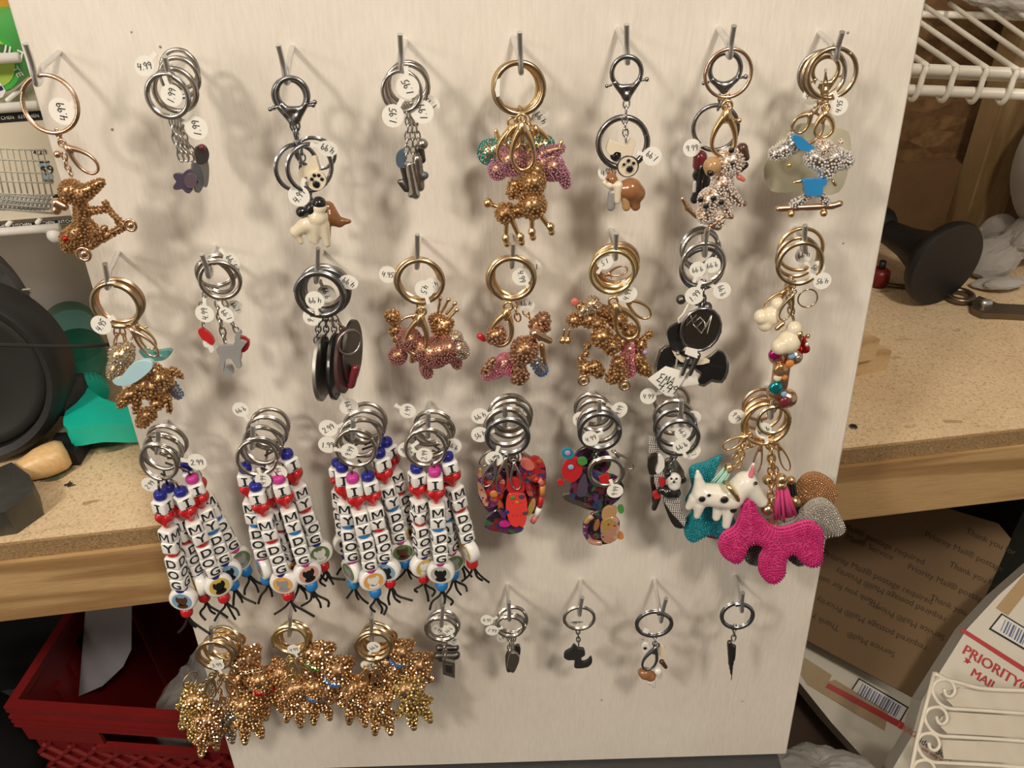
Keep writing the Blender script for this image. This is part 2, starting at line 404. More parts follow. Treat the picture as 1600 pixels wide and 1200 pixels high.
def scatter(vs, fs, sp, maxn=900):             # spaced points on a quad mesh
    tri = np.concatenate([fs[:, [0, 1, 2]], fs[:, [0, 2, 3]]]); a, b, c = vs[tri[:, 0]], vs[tri[:, 1]], vs[tri[:, 2]]
    nn = np.cross(b - a, c - a); ar = np.linalg.norm(nn, axis=1); ar = np.maximum(ar, 1e-16)
    N = int(min(9 * ar.sum() / 2 / sp ** 2, 9000)) + 10
    pick = np.random.choice(len(tri), N, p=ar / ar.sum()); r1 = np.sqrt(np.random.rand(N)); r2 = np.random.rand(N)
    P = a[pick] * (1 - r1)[:, None] + b[pick] * (r1 * (1 - r2))[:, None] + c[pick] * (r1 * r2)[:, None]
    grid = {}; keep = []
    for i, p in enumerate(P):
        k = tuple((p / sp).astype(int)); bad = False
        for dx in (-1, 0, 1):
            for dy in (-1, 0, 1):
                for dz in (-1, 0, 1):
                    for q in grid.get((k[0] + dx, k[1] + dy, k[2] + dz), ()):
                        if abs(q[0] - p[0]) + abs(q[1] - p[1]) + abs(q[2] - p[2]) < 2 * sp and ((q - p) ** 2).sum() < sp * sp: bad = True; break
                    if bad: break
                if bad: break
            if bad: break
        if not bad:
            grid.setdefault(k, []).append(p); keep.append(i)
            if len(keep) >= maxn: break
    return P[keep]

# ------------------------------------------------------------------ lettering
_txt = {}
def text_mesh(s, size, material, depth=0.0, align='CENTER', bold=0.0):
    key = (s, round(size, 5), material, depth, align, bold)
    if key in _txt: return _txt[key]
    cu = bpy.data.curves.new('lettering', 'FONT'); cu.body = s; cu.size = size; cu.align_x = align; cu.align_y = 'CENTER'; cu.extrude = depth; cu.resolution_u = 3; cu.offset = bold
    ob = bpy.data.objects.new('lettering', cu); me = bpy.data.meshes.new_from_object(ob); bpy.data.objects.remove(ob); bpy.data.curves.remove(cu)
    me.name = 'lettering'; me.materials.clear(); me.materials.append(MATS[material]); _txt[key] = me; return me
STROKES = {'1': [[(.3, 1), (.2, 0)]], '2': [[(0, .8), (.2, 1), (.45, .85), (.35, .5), (0, 0), (.5, .05)]], '3': [[(0, .9), (.25, 1), (.4, .75), (.15, .55), (.45, .3), (.2, 0), (0, .1)]],
           '4': [[(.1, 1), (0, .45), (.5, .5)], [(.45, .9), (.35, 0)]], '5': [[(.5, 1), (.1, 1), (.05, .6), (.35, .6), (.4, .2), (.1, 0)]], '9': [[(.45, .8), (.2, 1), (0, .75), (.2, .5), (.45, .75), (.4, 0)]],
           '.': [[(.1, .05), (.16, 0)]], 'E': [[(.45, 1), (.05, .95), (.2, .55), (0, .1), (.45, 0)], [(.15, .55), (.4, .55)]], 'M': [[(0, 0), (.1, .95), (.25, .4), (.45, 1), (.55, 0)]], 'A': [[(0, 0), (.3, 1), (.5, 0)], [(.12, .4), (.45, .4)]],
           '-': [[(0, .5), (.4, .5)]], '0': [[(.2, 1), (0, .5), (.2, 0), (.45, .5), (.25, 1)]], '7': [[(0, .95), (.5, 1), (.2, 0)]], 'a': [[(.4, .5), (.1, .5), (0, .15), (.3, .05), (.4, .5), (.45, 0)]], 'l': [[(.2, 1), (.1, 0)]]}
def handwriting(s, h, mb, O, X, Y, r):
    w = sum(.62 if c != '.' else .3 for c in s) * h; x0 = -w / 2
    for c in s:
        for st in STROKES.get(c, []):
            mb.tube([O + X * (x0 + p[0] * h + p[1] * h * .12) + Y * ((p[1] - .5) * h) for p in st], r, 4)
        x0 += (.62 if c != '.' else .3) * h
# ------------------------------------------------------------------ the room
ZB, ZF = 0.90, 0.18                            # bench top, floor
E0 = pz(0, 852, ZB); E1 = pz(1600, 672, ZB)
EB = (E1 - E0).normalized(); BB = V((-EB.y, EB.x, 0))       # along the bench, towards the wall
UP = V((0, 0, 1))
RB = Matrix((EB, BB, UP)).transposed()
def bn(a, b, z): return E0 + EB * a + BB * b + V((0, 0, z - ZB))    # bench coordinates: along, back, height
def on_bench_plane(x, y, b): return on_plane(x, y, bn(0, b, ZB), BB)
def bench_box(mb, a0, a1, b0, b1, z0, z1):
    return mb.box(bn((a0 + a1) / 2, (b0 + b1) / 2, (z0 + z1) / 2), (a1 - a0, b1 - b0, z1 - z0), RB)

mat('concrete', (.10, .09, .08), .9, bump=(60, .4), var=(8, .3))
mat('white_wall', (.62, .61, .60), .7, bump=(120, .2), var=(5, .1))
mat('brown_plate', (.15, .085, .038), .75, var=(30, .25), bump=(200, .3))  # brown taken down to imitate the shade along the wall foot
mat('ceiling_paint', (.34, .32, .29), .9)
structure('floor', MB().box((0, 0.4, ZF - .02), (5, 5, .04)), 'concrete')
WALLB = 0.41
structure('ceiling', MB().box((0, -.4, 2.64), (5, 4.4, .04)), 'ceiling_paint')
structure('wall_front', MB().box((0, -2.4, 1.4), (5, .04, 2.5)), 'brown_plate')
wbk = structure('wall_back', bench_box(MB(), -1.4, .62, WALLB, WALLB + .03, ZB - .02, 2.7), 'white_wall')
low = MB(); bench_box(low, -1.4, .62, WALLB, WALLB + .03, ZF, ZB - .0201); part('under_bench_shade', low, mat('shade_black', (.02, .02, .02), .8), wbk, smooth=False)  # darkness under the bench painted as a black lower wall
structure('wall_right', bench_box(MB(), .62, 2.6, WALLB, WALLB + .03, ZF, 2.7), 'strand_board')
zt = on_bench_plane(1390, 266, WALLB - .02).z
structure('trim_1', bench_box(MB(), .62, 2.6, WALLB - .022, WALLB - .0005, ZB + .0005, zt), 'brown_plate')

# ------------------------------------------------------------------ workbench
wb = thing('workbench', 'long workbench with particle board top and pine front rail', 'workbench', bn(.5, .2, ZF))
part('bench_top', bench_box(MB(), -.9, 2.2, .003, WALLB - .024, ZB - .018, ZB), 'particle_board', wb, smooth=False)
part('front_edge', bench_box(MB(), -.9, 2.2, 0, .003, ZB - .018, ZB - .0006), 'particle_edge', wb, smooth=False)
zr = on_bench_plane(1303, 815, -.004).z
part('front_rail', bench_box(MB(), -.9, 2.2, -.004, .034, zr, ZB - .0182), 'pine', wb, smooth=False)
for a in (-.86, 2.1):
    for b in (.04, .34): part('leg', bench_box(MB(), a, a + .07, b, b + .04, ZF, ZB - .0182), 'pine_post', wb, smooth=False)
m, nt, b, tc = nodes_of('green_stain', .5)
n1 = node(nt, 'ShaderNodeTexNoise', Scale=38.0, Detail=5.0); nt.links.new(tc.outputs['Object'], n1.inputs['Vector'])
b.inputs['Base Color'].default_value = (.16, .20, .12, 1)
nt.links.new(ramp(nt, n1.outputs['Fac'], [(.38, (.04, .04, .04)), (.62, (.72, .72, .72))]), b.inputs['Alpha'])
st = [pz(x, y, ZB + .0003) for x, y in ((60, 745), (105, 690), (120, 662), (180, 640), (215, 655), (238, 680), (190, 702), (150, 712), (105, 742), (80, 752))]
part('stain', MB().slab(smooth_path(st, 4, True), (0, 0, -.0002)), 'green_stain', wb, smooth=False, label='greenish spill stain')
sc_b = thing('metal_screw', 'small screw sunk into bench top near the board', 'screw', pz(1333, 667, ZB))
part('head', MB().lathe([(.0001, .0008), (.0035, .001), (.004, .0002), (.004, 0)], sc_b.location, UP, 14), 'dark_pewter', sc_b)
part('slot', MB().box(sc_b.location + V((0, 0, .0012)), (.005, .0009, .0006)), 'ink', sc_b, smooth=False)

# ------------------------------------------------------------------ wooden stud and wall
pb = pz(1484, 352, ZB); aa = (pb - E0).dot(EB)
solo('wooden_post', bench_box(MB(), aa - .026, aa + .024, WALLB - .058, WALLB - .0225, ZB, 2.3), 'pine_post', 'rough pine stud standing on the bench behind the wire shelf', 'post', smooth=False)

# ------------------------------------------------------------------ the painted board
TH = .013
def bp_(u, v, n=0.0): return P0 + U * u + VB * v + NB * n
_l = (pt(188, 600) - P0).dot(U); _r = (pt(1336, 600) - P0).dot(U); _bt = (pt(800, 1192) - P0).dot(VB); _tp = .33
bd = MB(); 
prof = [(_l, _bt), (_r, _bt), (_r, _tp), (_l, _tp)]
e = .0012
fr = [bp_(_l + e, _bt + e), bp_(_r - e, _bt + e), bp_(_r - e, _tp - e), bp_(_l + e, _tp - e)]
md = [bp_(a, c, -e) for a, c in prof]; bk = [bp_(a, c, -TH) for a, c in prof]
bd.add(fr + md + bk, [(0, 1, 2, 3)] + [(i, i + 4, (i + 1) % 4 + 4, (i + 1) % 4) for i in range(4)] + [(i + 4, i + 8, (i + 1) % 4 + 8, (i + 1) % 4 + 4) for i in range(4)] + [(11, 10, 9, 8)])
board = solo('display_board', bd, 'painted_board', 'large off-white painted board leaning on the workbench, full of hooks', 'board', smooth=False)
# nail holes and scuffs
mat('hole', (.34, .29, .23), .9)
for i, (x, y, r) in enumerate(((250, 73, 3), (175, 202, 3.2), (205, 50, 2), (1325, 51, 3), (940, 1094, 2.2), (1160, 1096, 1.8), (1318, 380, 2), (1004, 999, 1.6))):
    p = pt(x, y, .0003); s = sc(x, y) * .7
    o = part('nail_hole', MB().lathe([(r * s, -.002), (r * s, .0), (r * s * .6, .0004)], p, NB, 8), 'hole', board, parent=board)
    o.data.transform(Matrix.Translation(board.location - board.location))

# dark tote the board stands on
mat('tote_grey', (.045, .045, .045), .5, bump=(300, .2))
zb_ = bp_(0, _bt).z
tt = thing('storage_tote', 'dark grey plastic tote the white board stands on', 'tote', V((-.02, .40, ZF)))
part('body', MB().box(V((-.02, .40, (ZF + zb_ - .03) / 2)), (.50, .24, zb_ - .03 - ZF)), 'tote_grey', tt, smooth=False)
part('lid', MB().box(V((-.02, .40, zb_ - .0165)), (.53, .28, .027)), 'tote_grey', tt, smooth=False)

# ------------------------------------------------------------------ left side: wire shelves with packages
mat('white_coat', (.82, .81, .78), .35)
SB = .24                                       # depth of the shelf front above the bench
def rod(mb, x0, y0, x1, y1, b, r, ext0=0, ext1=0):
    p, q = on_bench_plane(x0, y0, b), on_bench_plane(x1, y1, b); d = (q - p).normalized()
    return mb.tube([p - d * ext0, q + d * ext1], r, 10)
def wire_shelf_left(name, label, y_main, y_lip, xr):
    p = on_bench_plane(10, y_main, SB); root = thing(name, label, 'shelf', p)
    q = on_bench_plane(10, y_lip, SB)
    a0 = (p - E0).dot(EB); a1 = (on_bench_plane(xr, y_main, SB) - E0).dot(EB)
    part('front_rod', MB().tube([bn(a0 - .25, SB, p.z), bn(a1, SB, p.z)], .0042, 10), 'white_coat', root)
    if y_lip != y_main: part('lip_rod', MB().tube([bn(a0 - .25, SB - .002, q.z), bn(a1, SB - .002, q.z)], .0042, 10), 'white_coat', root)
    part('rear_rod', MB().tube([bn(a0 - .25, WALLB - .012, p.z), bn(a1, WALLB - .012, p.z)], .0042, 10), 'white_coat', root)
    k = 0
    a = a0 - .24
    while a < a1 - .002:
        part('cross_wire', MB().tube([bn(a, SB, p.z + .006), bn(a, WALLB - .008, p.z + .006)], .0022, 6), 'white_coat', root)
        a += .027
    return root, p.z + .0085
sh1, zs1 = wire_shelf_left('wire_shelf', 'white coated wire shelf under the printed rack box at the left edge', 362, 362, 96)
sh2, zs2 = wire_shelf_left('wire_shelf', 'white coated upper wire shelf holding the green package, left edge', 168, 90, 60)
part('rod_end', MB().sphere(on_bench_plane(87, 367, SB), .008), 'white_coat', sh1)

# printed box (a wire rack pictured on it)
mat('carton_cream', (.70, .64, .52), .5, var=(20, .05))
mat('print_black', (.015, .015, .015), .5); mat('print_grey', (.36, .36, .34), .5); mat('print_pale', (.55, .53, .47), .5); mat('print_blue', (.30, .42, .50), .5); mat('print_white', (.8, .8, .78), .5)
mat('print_red', (.48, .05, .05), .55); mat('print_brown', (.055, .032, .016), .7)
FBX = SB + .006
z0, z1 = zs1, on_bench_plane(30, 175, FBX).z
a_l = (on_bench_plane(0, 260, FBX) - E0).dot(EB) - .25; a_r = (on_bench_plane(112, 350, FBX) - E0).dot(EB) + .012
pbx = thing('rack_box', 'cream printed box picturing a wire dish rack, on the wire shelf', 'box', bn((a_l + a_r) / 2, .3, z0))
part('carton', bench_box(MB(), a_l, a_r, FBX, FBX + .12, z0, z1), 'carton_cream', pbx, smooth=False)
def fz(y, x=60): return on_bench_plane(x, y, FBX).z
part('black_band', bench_box(MB(), a_l, a_r, FBX - .0006, FBX, z1 - .008, z1), 'print_black', pbx, smooth=False)
part('black_band', bench_box(MB(), a_l, a_r, FBX - .0006, FBX, fz(352), fz(346)), 'print_black', pbx, smooth=False)
def put_text(root, s, size, p, X, N, material, dp=.0002, name='lettering', bold=0.0):
    X = V(X).normalized(); N = V(N).normalized(); Y = N.cross(X)
    o = link(name, text_mesh(s, size, material, dp, bold=bold), root, M4(X, Y, N, V(p) - root.location)); return o
for zz, sgn in ((z1 - .004, 1), ((fz(352) + fz(346)) / 2, 1)):
    for i in range(9):
        put_text(pbx, 'KITCHEN', .0042, bn(a_r - .014 - i * .021, FBX - .0008, zz), EB, -BB, 'print_white')
def on_box(x, y): return on_bench_plane(x, y, FBX - .0004)
pic = MB()
for k in range(10):
    x0 = -12 + k * 9.5; pic.tube([on_box(x0 - 8, 232), on_box(x0 + 8, 305)], .0006, 4)
for y in (232, 249, 268, 283, 302): pic.tube([on_box(-20, y - 1), on_box(72 + (y - 232) * .2, y + 3)], .0007, 4)
part('rack_picture', pic, 'print_pale', pbx)
tray = MB()
for y in (306, 313, 320, 327): tray.tube([on_box(-6 + (327 - y) * .5, y - 2), on_box(82, y + 6)], .0011, 4)
for k in range(12): tray.tube([on_box(0 + k * 7, 304), on_box(-8 + k * 7, 328)], .0009, 4); tray.tube([on_box(-6 + k * 7, 304), on_box(4 + k * 7, 328)], .0007, 4)
part('tray_picture', tray, 'print_grey', pbx)
put_text(pbx, '4.2.1', .0065, on_box(63, 238), EB, -BB, 'print_black')
put_text(pbx, '$9', .011, on_box(74, 266), EB, -BB, 'print_black')
for x0, x1, y0, y1, mt in ((59, 76, 256, 261, 'print_blue'), (65, 82, 273, 279, 'print_blue'), (59, 76, 252, 255, 'print_black'), (82, 92, 304, 315, 'print_black')):
    part('printed_label', MB().slab([on_box(x0, y0), on_box(x1, y0 - .8), on_box(x1 + 1.5, y1 - .8), on_box(x0 + 1.5, y1)], BB * .0003), mt, pbx, smooth=False)
bc = MB()
for k in range(6): bc.slab([on_box(69 + k * 2.4, 280), on_box(69 + k * 2.4 + 1.2, 280), on_box(70.5 + k * 2.4 + 1.2, 285), on_box(70.5 + k * 2.4, 285)], BB * .0003)
part('barcode', bc, 'print_black', pbx, smooth=False)

# green and yellow package behind the lip rod
mat('pack_green', (.06, .42, .07), .35); mat('pack_lime', (.36, .55, .10), .35); mat('pack_dark', (.05, .16, .05), .35); mat('pack_yellow', (.72, .38, .04), .4); mat('pack_white', (.8, .8, .8), .4); mat('pack_navy', (.02, .03, .12), .4)
GB = SB + .012
gp = thing('round_package', 'round green package with lime label on the upper wire shelf', 'package', bn(-.05, GB, zs2))
gc = on_bench_plane(-14, 118, GB); s_ = depth(gc) / F
gc.z = max(gc.z, zs2 + 52 * s_)
part('tub', MB().lathe([(52 * s_, .07), (52 * s_, .004), (49 * s_, 0), (.0005, 0)], gc, BB, 40), 'pack_green', gp, sharp=40)
part('label_disc', MB().lathe([(42 * s_, .0), (42 * s_, -.0006), (.0004, -.0006)], gc, BB, 36), 'pack_lime', gp, sharp=40)
part('label_band', MB().slab([on_bench_plane(x, y, GB - .0007) for x, y in ((-30, 66), (10, 70), (28, 92), (-34, 92))], BB * .0004), 'pack_dark', gp, smooth=False)
put_text(gp, 'MULTI', .014, on_bench_plane(9, 80, GB - .0012), (EB - UP * .55), -BB, 'pack_white')
part('label_corner', MB().slab([on_bench_plane(x, y, GB - .0009) for x, y in ((-20, 128), (-2, 126), (9, 142), (4, 152), (-20, 158))], BB * .0004), 'pack_white', gp, smooth=False)
part('label_mark', MB().slab([on_bench_plane(x, y, GB - .0014) for x, y in ((-4, 136), (2, 134), (5, 140), (0, 142))], BB * .0004), 'pack_navy', gp, smooth=False)
put_text(gp, 'TE', .008, on_bench_plane(27, 112, GB - .0012), EB * .3 - UP, -BB, 'pack_white')
yb = MB(); c = on_bench_plane(-20, 40, GB + .115); c.z = zs2 + .0715; vs, fs = blob_np([(c + V((0, 0, -.03)), .04, c + V((0, .01, .03)), .028)], .01, 20)
oo = mesh_np('yellow_bag', vs - np.array(c), fs.ravel(), 4, 'pack_yellow', True); o = link('yellow_bag', oo); o.location = c; tag_obj(o, 'orange yellow bag behind the round green package', 'bag')

# ------------------------------------------------------------------ left side: black appliance, cord, spray bottle, hand tool
mat('black_plastic', (.014, .014, .015), .5, bump=(500, .15)); mat('gloss_housing', (.035, .04, .05), .18, coat=.5); mat('black_rubber', (.012, .012, .012), .6)
dc = V((-.497, .615, .986)); ax = V((.16, -.93, .22)).normalized()
ap = thing('black_appliance', 'big black drum-shaped appliance on the bench at left', 'appliance', V((-.50, .66, ZB)))
part('drum', MB().lathe([(.070, .036), (.083, .03), (.0845, .0), (.083, -.012), (.077, -.018), (.071, -.014), (.0705, -.006)], dc - ax * .0, -ax, 64, caps=False), 'black_plastic', ap, sharp=50)
part('face_plate', MB().lathe([(.0705, .004), (.0705, -.006), (.068, -.009), (.06, -.010), (.058, -.0085), (.030, -.010), (.0004, -.010)], dc, -ax, 64), 'black_rubber', ap, sharp=50)
hb = V((-.562, .675, 1.005))
ax2 = V((.1, -.95, .25)).normalized()
part('housing', MB().lathe([(.0004, .040), (.06, .038), (.088, .028), (.101, .008), (.102, -.012), (.094, -.032), (.08, -.040)], hb, -ax2, 56), 'gloss_housing', ap)
for k in range(1):
    an = [-0.5][k]; x = ax.orthogonal().normalized(); ex = V((1, 0, 0)); ex = (ex - ax * ex.dot(ax)).normalized(); ey = ax.cross(ex)
    if ey.z < 0: ey = -ey
    part('grip_lobe', MB().sphere(dc + (ex * math.cos(an) + ey * math.sin(an)) * .083 - ax * .03, (.012, .03, .014)), 'black_plastic', ap)
part('foot', MB().box(V((-.425, .60, ZB + .008)), (.03, .03, .016)), 'black_rubber', ap, smooth=False)
part('foot', MB().box(V((-.53, .70, ZB + .008)), (.06, .03, .016)), 'black_rubber', ap, smooth=False)
part('badge', MB().box(on_plane(42, 455, hb + ax2 * .039, ax2), (.007, .003, .004)), 'chrome', ap, smooth=False)
cb = [on_plane(x, y, V((0, yy, 1.0)), V((0, 1, 0))) for x, y, yy in ((-60, 537, .49), (0, 539, .495), (70, 541, .505), (130, 541, .515), (172, 538, .525), (230, 532, .535))]
solo('power_cable', MB().tube(smooth_path(cb, 6), .0014, 8), 'cord_black', 'thin black cable stretched sideways in front of the black appliance', 'cable')

mat('clear_green', (.05, .45, .33), .08, trans=.8, ior=1.3, alpha=1.0); mat('teal_plastic', (.01, .52, .40), .3, sss=.0); mat('bottle_dark', (.05, .05, .05), .5)
r1 = .027
b0 = pz(108, 500, ZB + r1); b1 = pz(138, 604, ZB + r1); sbx = thing('spray_bottle', 'green spray bottle lying on the bench beside the black appliance', 'bottle', V(((b0.x + b1.x) / 2, (b0.y + b1.y) / 2, ZB)))
L = (b1 - b0).length; ax = (b1 - b0) / L
part('bottle_body', MB().lathe([(.004, 0), (r1 * .8, .001), (r1, .008), (r1, L * .62), (r1 * .85, L * .76), (r1 * .55, L * .9), (.0135, L)], b0, ax, 32), 'clear_green', sbx)
part('label_patch', MB().lathe([(r1 * 1.01, L * .2), (r1 * 1.01, L * .5)], b0, ax, 32, caps=False), 'en_jade', sbx)
col = MB(); pr = []
for k in range(48):
    a = 2 * PI * k / 48
col.lathe([(.015, -.002), (.0165, 0), (.0165, .016), (.013, .018)], b1, ax, 36)
part('collar', col, 'teal_plastic', sbx, sharp=40)
rb = MB(); X = ax.orthogonal().normalized(); Y = ax.cross(X)
for k in range(24):
    a = 2 * PI * k / 24; q = b1 + (X * math.cos(a) + Y * math.sin(a)) * .0166; rb.tube([q + ax * .001, q + ax * .0155], .0009, 5)
part('collar_ribs', rb, 'teal_plastic', sbx, kind='stuff')
hd = [pz(x, y, ZB + .038) for x, y in ((118, 600), (138, 606), (160, 622), (214, 640), (222, 650), (205, 662), (150, 662), (104, 668), (100, 650), (110, 630), (122, 616))]
part('trigger_head', MB().slab(smooth_path(hd, 3, True), (0, 0, -.022)), 'teal_plastic', sbx, sharp=35)
tg = [pz(x, y, ZB + .030) for x, y in ((104, 668), (150, 662), (205, 660), (200, 666), (150, 672), (106, 678))]
part('trigger', MB().slab(tg, (0, 0, -.012)), 'teal_plastic', sbx, smooth=False)

h0 = pz(106, 706, ZB + .0155); h1 = pz(20, 742, ZB + .013); L = (h1 - h0).length; ax = (h1 - h0) / L
mat('old_steel', (.12, .12, .11), .45, .8, bump=(150, .3), var=(40, .4))
ht = thing('hand_tool', 'hand tool with turned wooden handle and dark steel block', 'tool', V((h1.x, h1.y, ZB)))
part('handle', MB().lathe([(.0005, 0), (.0115, .001), (.0145, .006), (.0152, .016), (.0145, .024), (.011, .036), (.008, .050), (.0072, L * .9), (.0075, L)], h0, ax, 28), 'turned_wood', ht)
blk = [pz(x, y, ZB + .026) for x, y in ((-30, 742), (18, 722), (46, 742), (52, 770), (8, 800), (-30, 806))]
part('steel_block', MB().slab(blk, (0, 0, -.0255)), 'old_steel', ht, smooth=False)
ft = [pz(x, y, ZB + .005) for x, y in ((36, 801), (58, 789), (63, 797), (40, 808))]
part('steel_lip', MB().slab(ft, (0, 0, -.0045)), 'zinc', ht, smooth=False)
dbg = MB()
vs, fs = blob_np([(pz(102, 758, ZB + .001), .0012, pz(112, 755, ZB + .001), .001), (pz(106, 760, ZB + .001), .0008, pz(117, 757, ZB + .0012), .0006), (pz(107, 756, ZB + .001), .0007, pz(110, 751, ZB + .001), .0005)], .0006, 16)
cc = np.array(pz(108, 757, ZB)); o = link('debris_flake', mesh_np('debris_flake', vs - cc, fs.ravel(), 4, 'en_black', True)); o.location = V(cc); tag_obj(o, 'small dark crumb of debris on the bench beside the wooden handle', 'debris')

# ------------------------------------------------------------------ left side, under the bench: red crate and plastic
mat('crate_red', (.20, .010, .010), .45); mat('film_grey', (.26, .25, .27), .35, alpha=.9); mat('film_clear', (.55, .53, .50), .25, alpha=.55, bump=(60, .8)); mat('film_blue', (.05, .10, .16), .35, alpha=.92, bump=(40, .6)); mat('dark_cloth', (.012, .012, .013), .9)
ZC = .50
c0 = pz(5, 1105, ZC); cx_ = (pz(340, 1128, ZC) - c0); cx_.z = 0; cx_.normalize(); cy_ = V((-cx_.y, cx_.x, 0)); CW, CD, CH = .34, .255, ZC - ZF
cr = thing('milk_crate', 'red plastic milk crate with lattice sides under the bench', 'crate', c0 + cx_ * CW / 2 + cy_ * CD / 2 + V((0, 0, ZF - ZC)))
def cp(a, b, z): return c0 + cx_ * a + cy_ * b + V((0, 0, z - ZC))
RC = Matrix((cx_, cy_, UP)).transposed()
def cbox(mb, a0, a1, b0, b1, z0, z1): return mb.box(cp((a0 + a1) / 2, (b0 + b1) / 2, (z0 + z1) / 2), (a1 - a0, b1 - b0, z1 - z0), RC)
t = .008
for nm, (a0, a1, b0, b1) in dict(rim_front=(0, CW, 0, .012), rim_back=(0, CW, CD - .012, CD), rim_left=(0, .012, .0121, CD - .0121), rim_right=(CW - .012, CW, .0121, CD - .0121)).items():
    part('rim', cbox(MB(), a0, a1, b0, b1, ZC - .012, ZC), 'crate_red', cr, smooth=False)
part('floor_panel', cbox(MB(), .003, CW - .003, .003, CD - .003, ZF, ZF + .006), 'crate_red', cr, smooth=False)
for k in range(3):
    z = ZC - .022 - k * .009; part('front_rib', cbox(MB(), 0, CW, -.002 + 0, .008, z, z + .004), 'crate_red', cr, smooth=False)
part('front_band', cbox(MB(), .002, CW - .002, .003, .0075, ZC - .042, ZC - .012), 'crate_red', cr, smooth=False)
HA0, HA1, HZ1, HZ0 = .105, .225, ZC - .047, ZC - .075
part('front_panel', cbox(MB(), .002, HA0, .003, .0075, HZ0, HZ1 + .005), 'crate_red', cr, smooth=False)
part('front_panel', cbox(MB(), HA1, CW - .002, .003, .0075, HZ0, HZ1 + .005), 'crate_red', cr, smooth=False)
part('handle_bar', cbox(MB(), HA0 - .01, HA1 + .01, -.001, .0078, HZ0 - .012, HZ0), 'crate_red', cr, smooth=False)
lat_z0, lat_z1 = ZF + .01, HZ0 - .012
k = -.2
while k < CW:
    for sgn in (1, -1):
        a, bq = k, k + (lat_z1 - lat_z0) * sgn
        p0, p1 = (a, lat_z0), (bq, lat_z1)
        if sgn < 0: p0, p1 = (a + .2, lat_z0), (a + .2 - (lat_z1 - lat_z0), lat_z1)
        def clip(p, q):
            (a0, z0), (a1, z1) = p, q; d = a1 - a0; ts = [0, 1]
            if d == 0: return None
            t0, t1 = sorted(((.004 - a0) / d, (CW - .004 - a0) / d)); lo, hi = max(0, t0), min(1, t1)
            return None if lo >= hi else ((a0 + d * lo, z0 + (z1 - z0) * lo), (a0 + d * hi, z0 + (z1 - z0) * hi))
        c_ = clip(p0, p1)
        if c_ and abs(c_[0][0] - c_[1][0]) > .01:
            part('lattice_bar', MB().tube([cp(c_[0][0], .005, c_[0][1]), cp(c_[1][0], .005, c_[1][1])], .0042, 6, flat=.7), 'crate_red', cr, smooth=False)
    k += .034
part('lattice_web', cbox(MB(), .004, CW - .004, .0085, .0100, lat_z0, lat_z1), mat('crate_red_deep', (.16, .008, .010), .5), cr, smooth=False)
part('side_panel', cbox(MB(), .002, .007, .012, CD - .012, ZF + .006, ZC - .012), 'crate_red', cr, smooth=False)
part('side_panel', cbox(MB(), CW - .007, CW - .002, .012, CD - .012, ZF + .006, ZC - .012), 'crate_red', cr, smooth=False)
part('back_panel', cbox(MB(), .002, CW - .002, CD - .007, CD - .002, ZF + .006, ZC - .012), 'crate_red', cr, smooth=False)
for k in range(4): part('side_rib', cbox(MB(), .007, .012, .03 + k * .035, .045 + k * .035, ZF + .02, ZC - .06), 'crate_red', cr, smooth=False)
part('side_slot', cbox(MB(), .007, .0085, .13, .22, ZC - .08, ZC - .045), 'dark_cloth', cr, smooth=False)

def crumple(name, c, r, material, label, cat, seed, amp=.35, squash=(1, 1, 1), sub=4, floor_z=None):
    bm = bmesh.new(); bmesh.ops.create_icosphere(bm, subdivisions=sub, radius=1); rs = np.random.RandomState(seed)
    D = rs.randn(26, 3); D /= np.linalg.norm(D, axis=1)[:, None]; W = rs.rand(26) * amp
    for v in bm.verts:
        d = np.array(v.co); q = 1 - amp * .5 + sum(w * (abs(d @ k) ** 3) * (1 if i % 2 else -1) for i, (k, w) in enumerate(zip(D, W))) * .5 + rs.randn() * .02
        v.co = V([d[i] * q * r * squash[i] for i in range(3)])
        if floor_z is not None and v.co.z + c.z < floor_z: v.co.z = floor_z - c.z
    me = bpy.data.meshes.new(name); bm.to_mesh(me); bm.free(); me.materials.append(MATS[material])
    o = link(name, me); o.location = c; return tag_obj(o, label, cat)
crumple('plastic_bag', cp(.19, .13, .37), .10, 'film_clear', 'crumpled clear plastic bag inside the red crate', 'bag', 3, .5, (1, .9, .75))
blue_bag = crumple('plastic_bag', cp(.255, .185, .44), .06, 'film_blue', 'dark blue printed plastic bag at the back of the crate', 'bag', 5, .4, (.8, .7, 1.25))
put_text(blue_bag, 'now now now', .018, cp(.262, .125, .455), cx_ * .55 - UP * .6, V((0, -.8, .6)), 'print_grey')
sp = [on_plane(x, y, cp(.1, .13, .45), V((.0, -.86, .5))) for x, y in ((137, 905), (206, 905), (205, 1015), (192, 1042), (160, 1072), (123, 1088))]
solo('plastic_sheet', MB().slab(sp, V((0, .002, -.0012))), 'film_grey', 'stiff grey plastic sheet standing up in the red crate', 'sheet', smooth=False)
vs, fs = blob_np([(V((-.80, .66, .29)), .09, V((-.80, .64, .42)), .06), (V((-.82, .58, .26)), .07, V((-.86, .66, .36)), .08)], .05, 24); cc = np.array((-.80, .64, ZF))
o = link('dark_bag', mesh_np('dark_bag', vs - cc, fs.ravel(), 4, 'dark_cloth', True)); o.location = V(cc); tag_obj(o, 'black cloth bag in the shadow left of the red crate', 'bag')

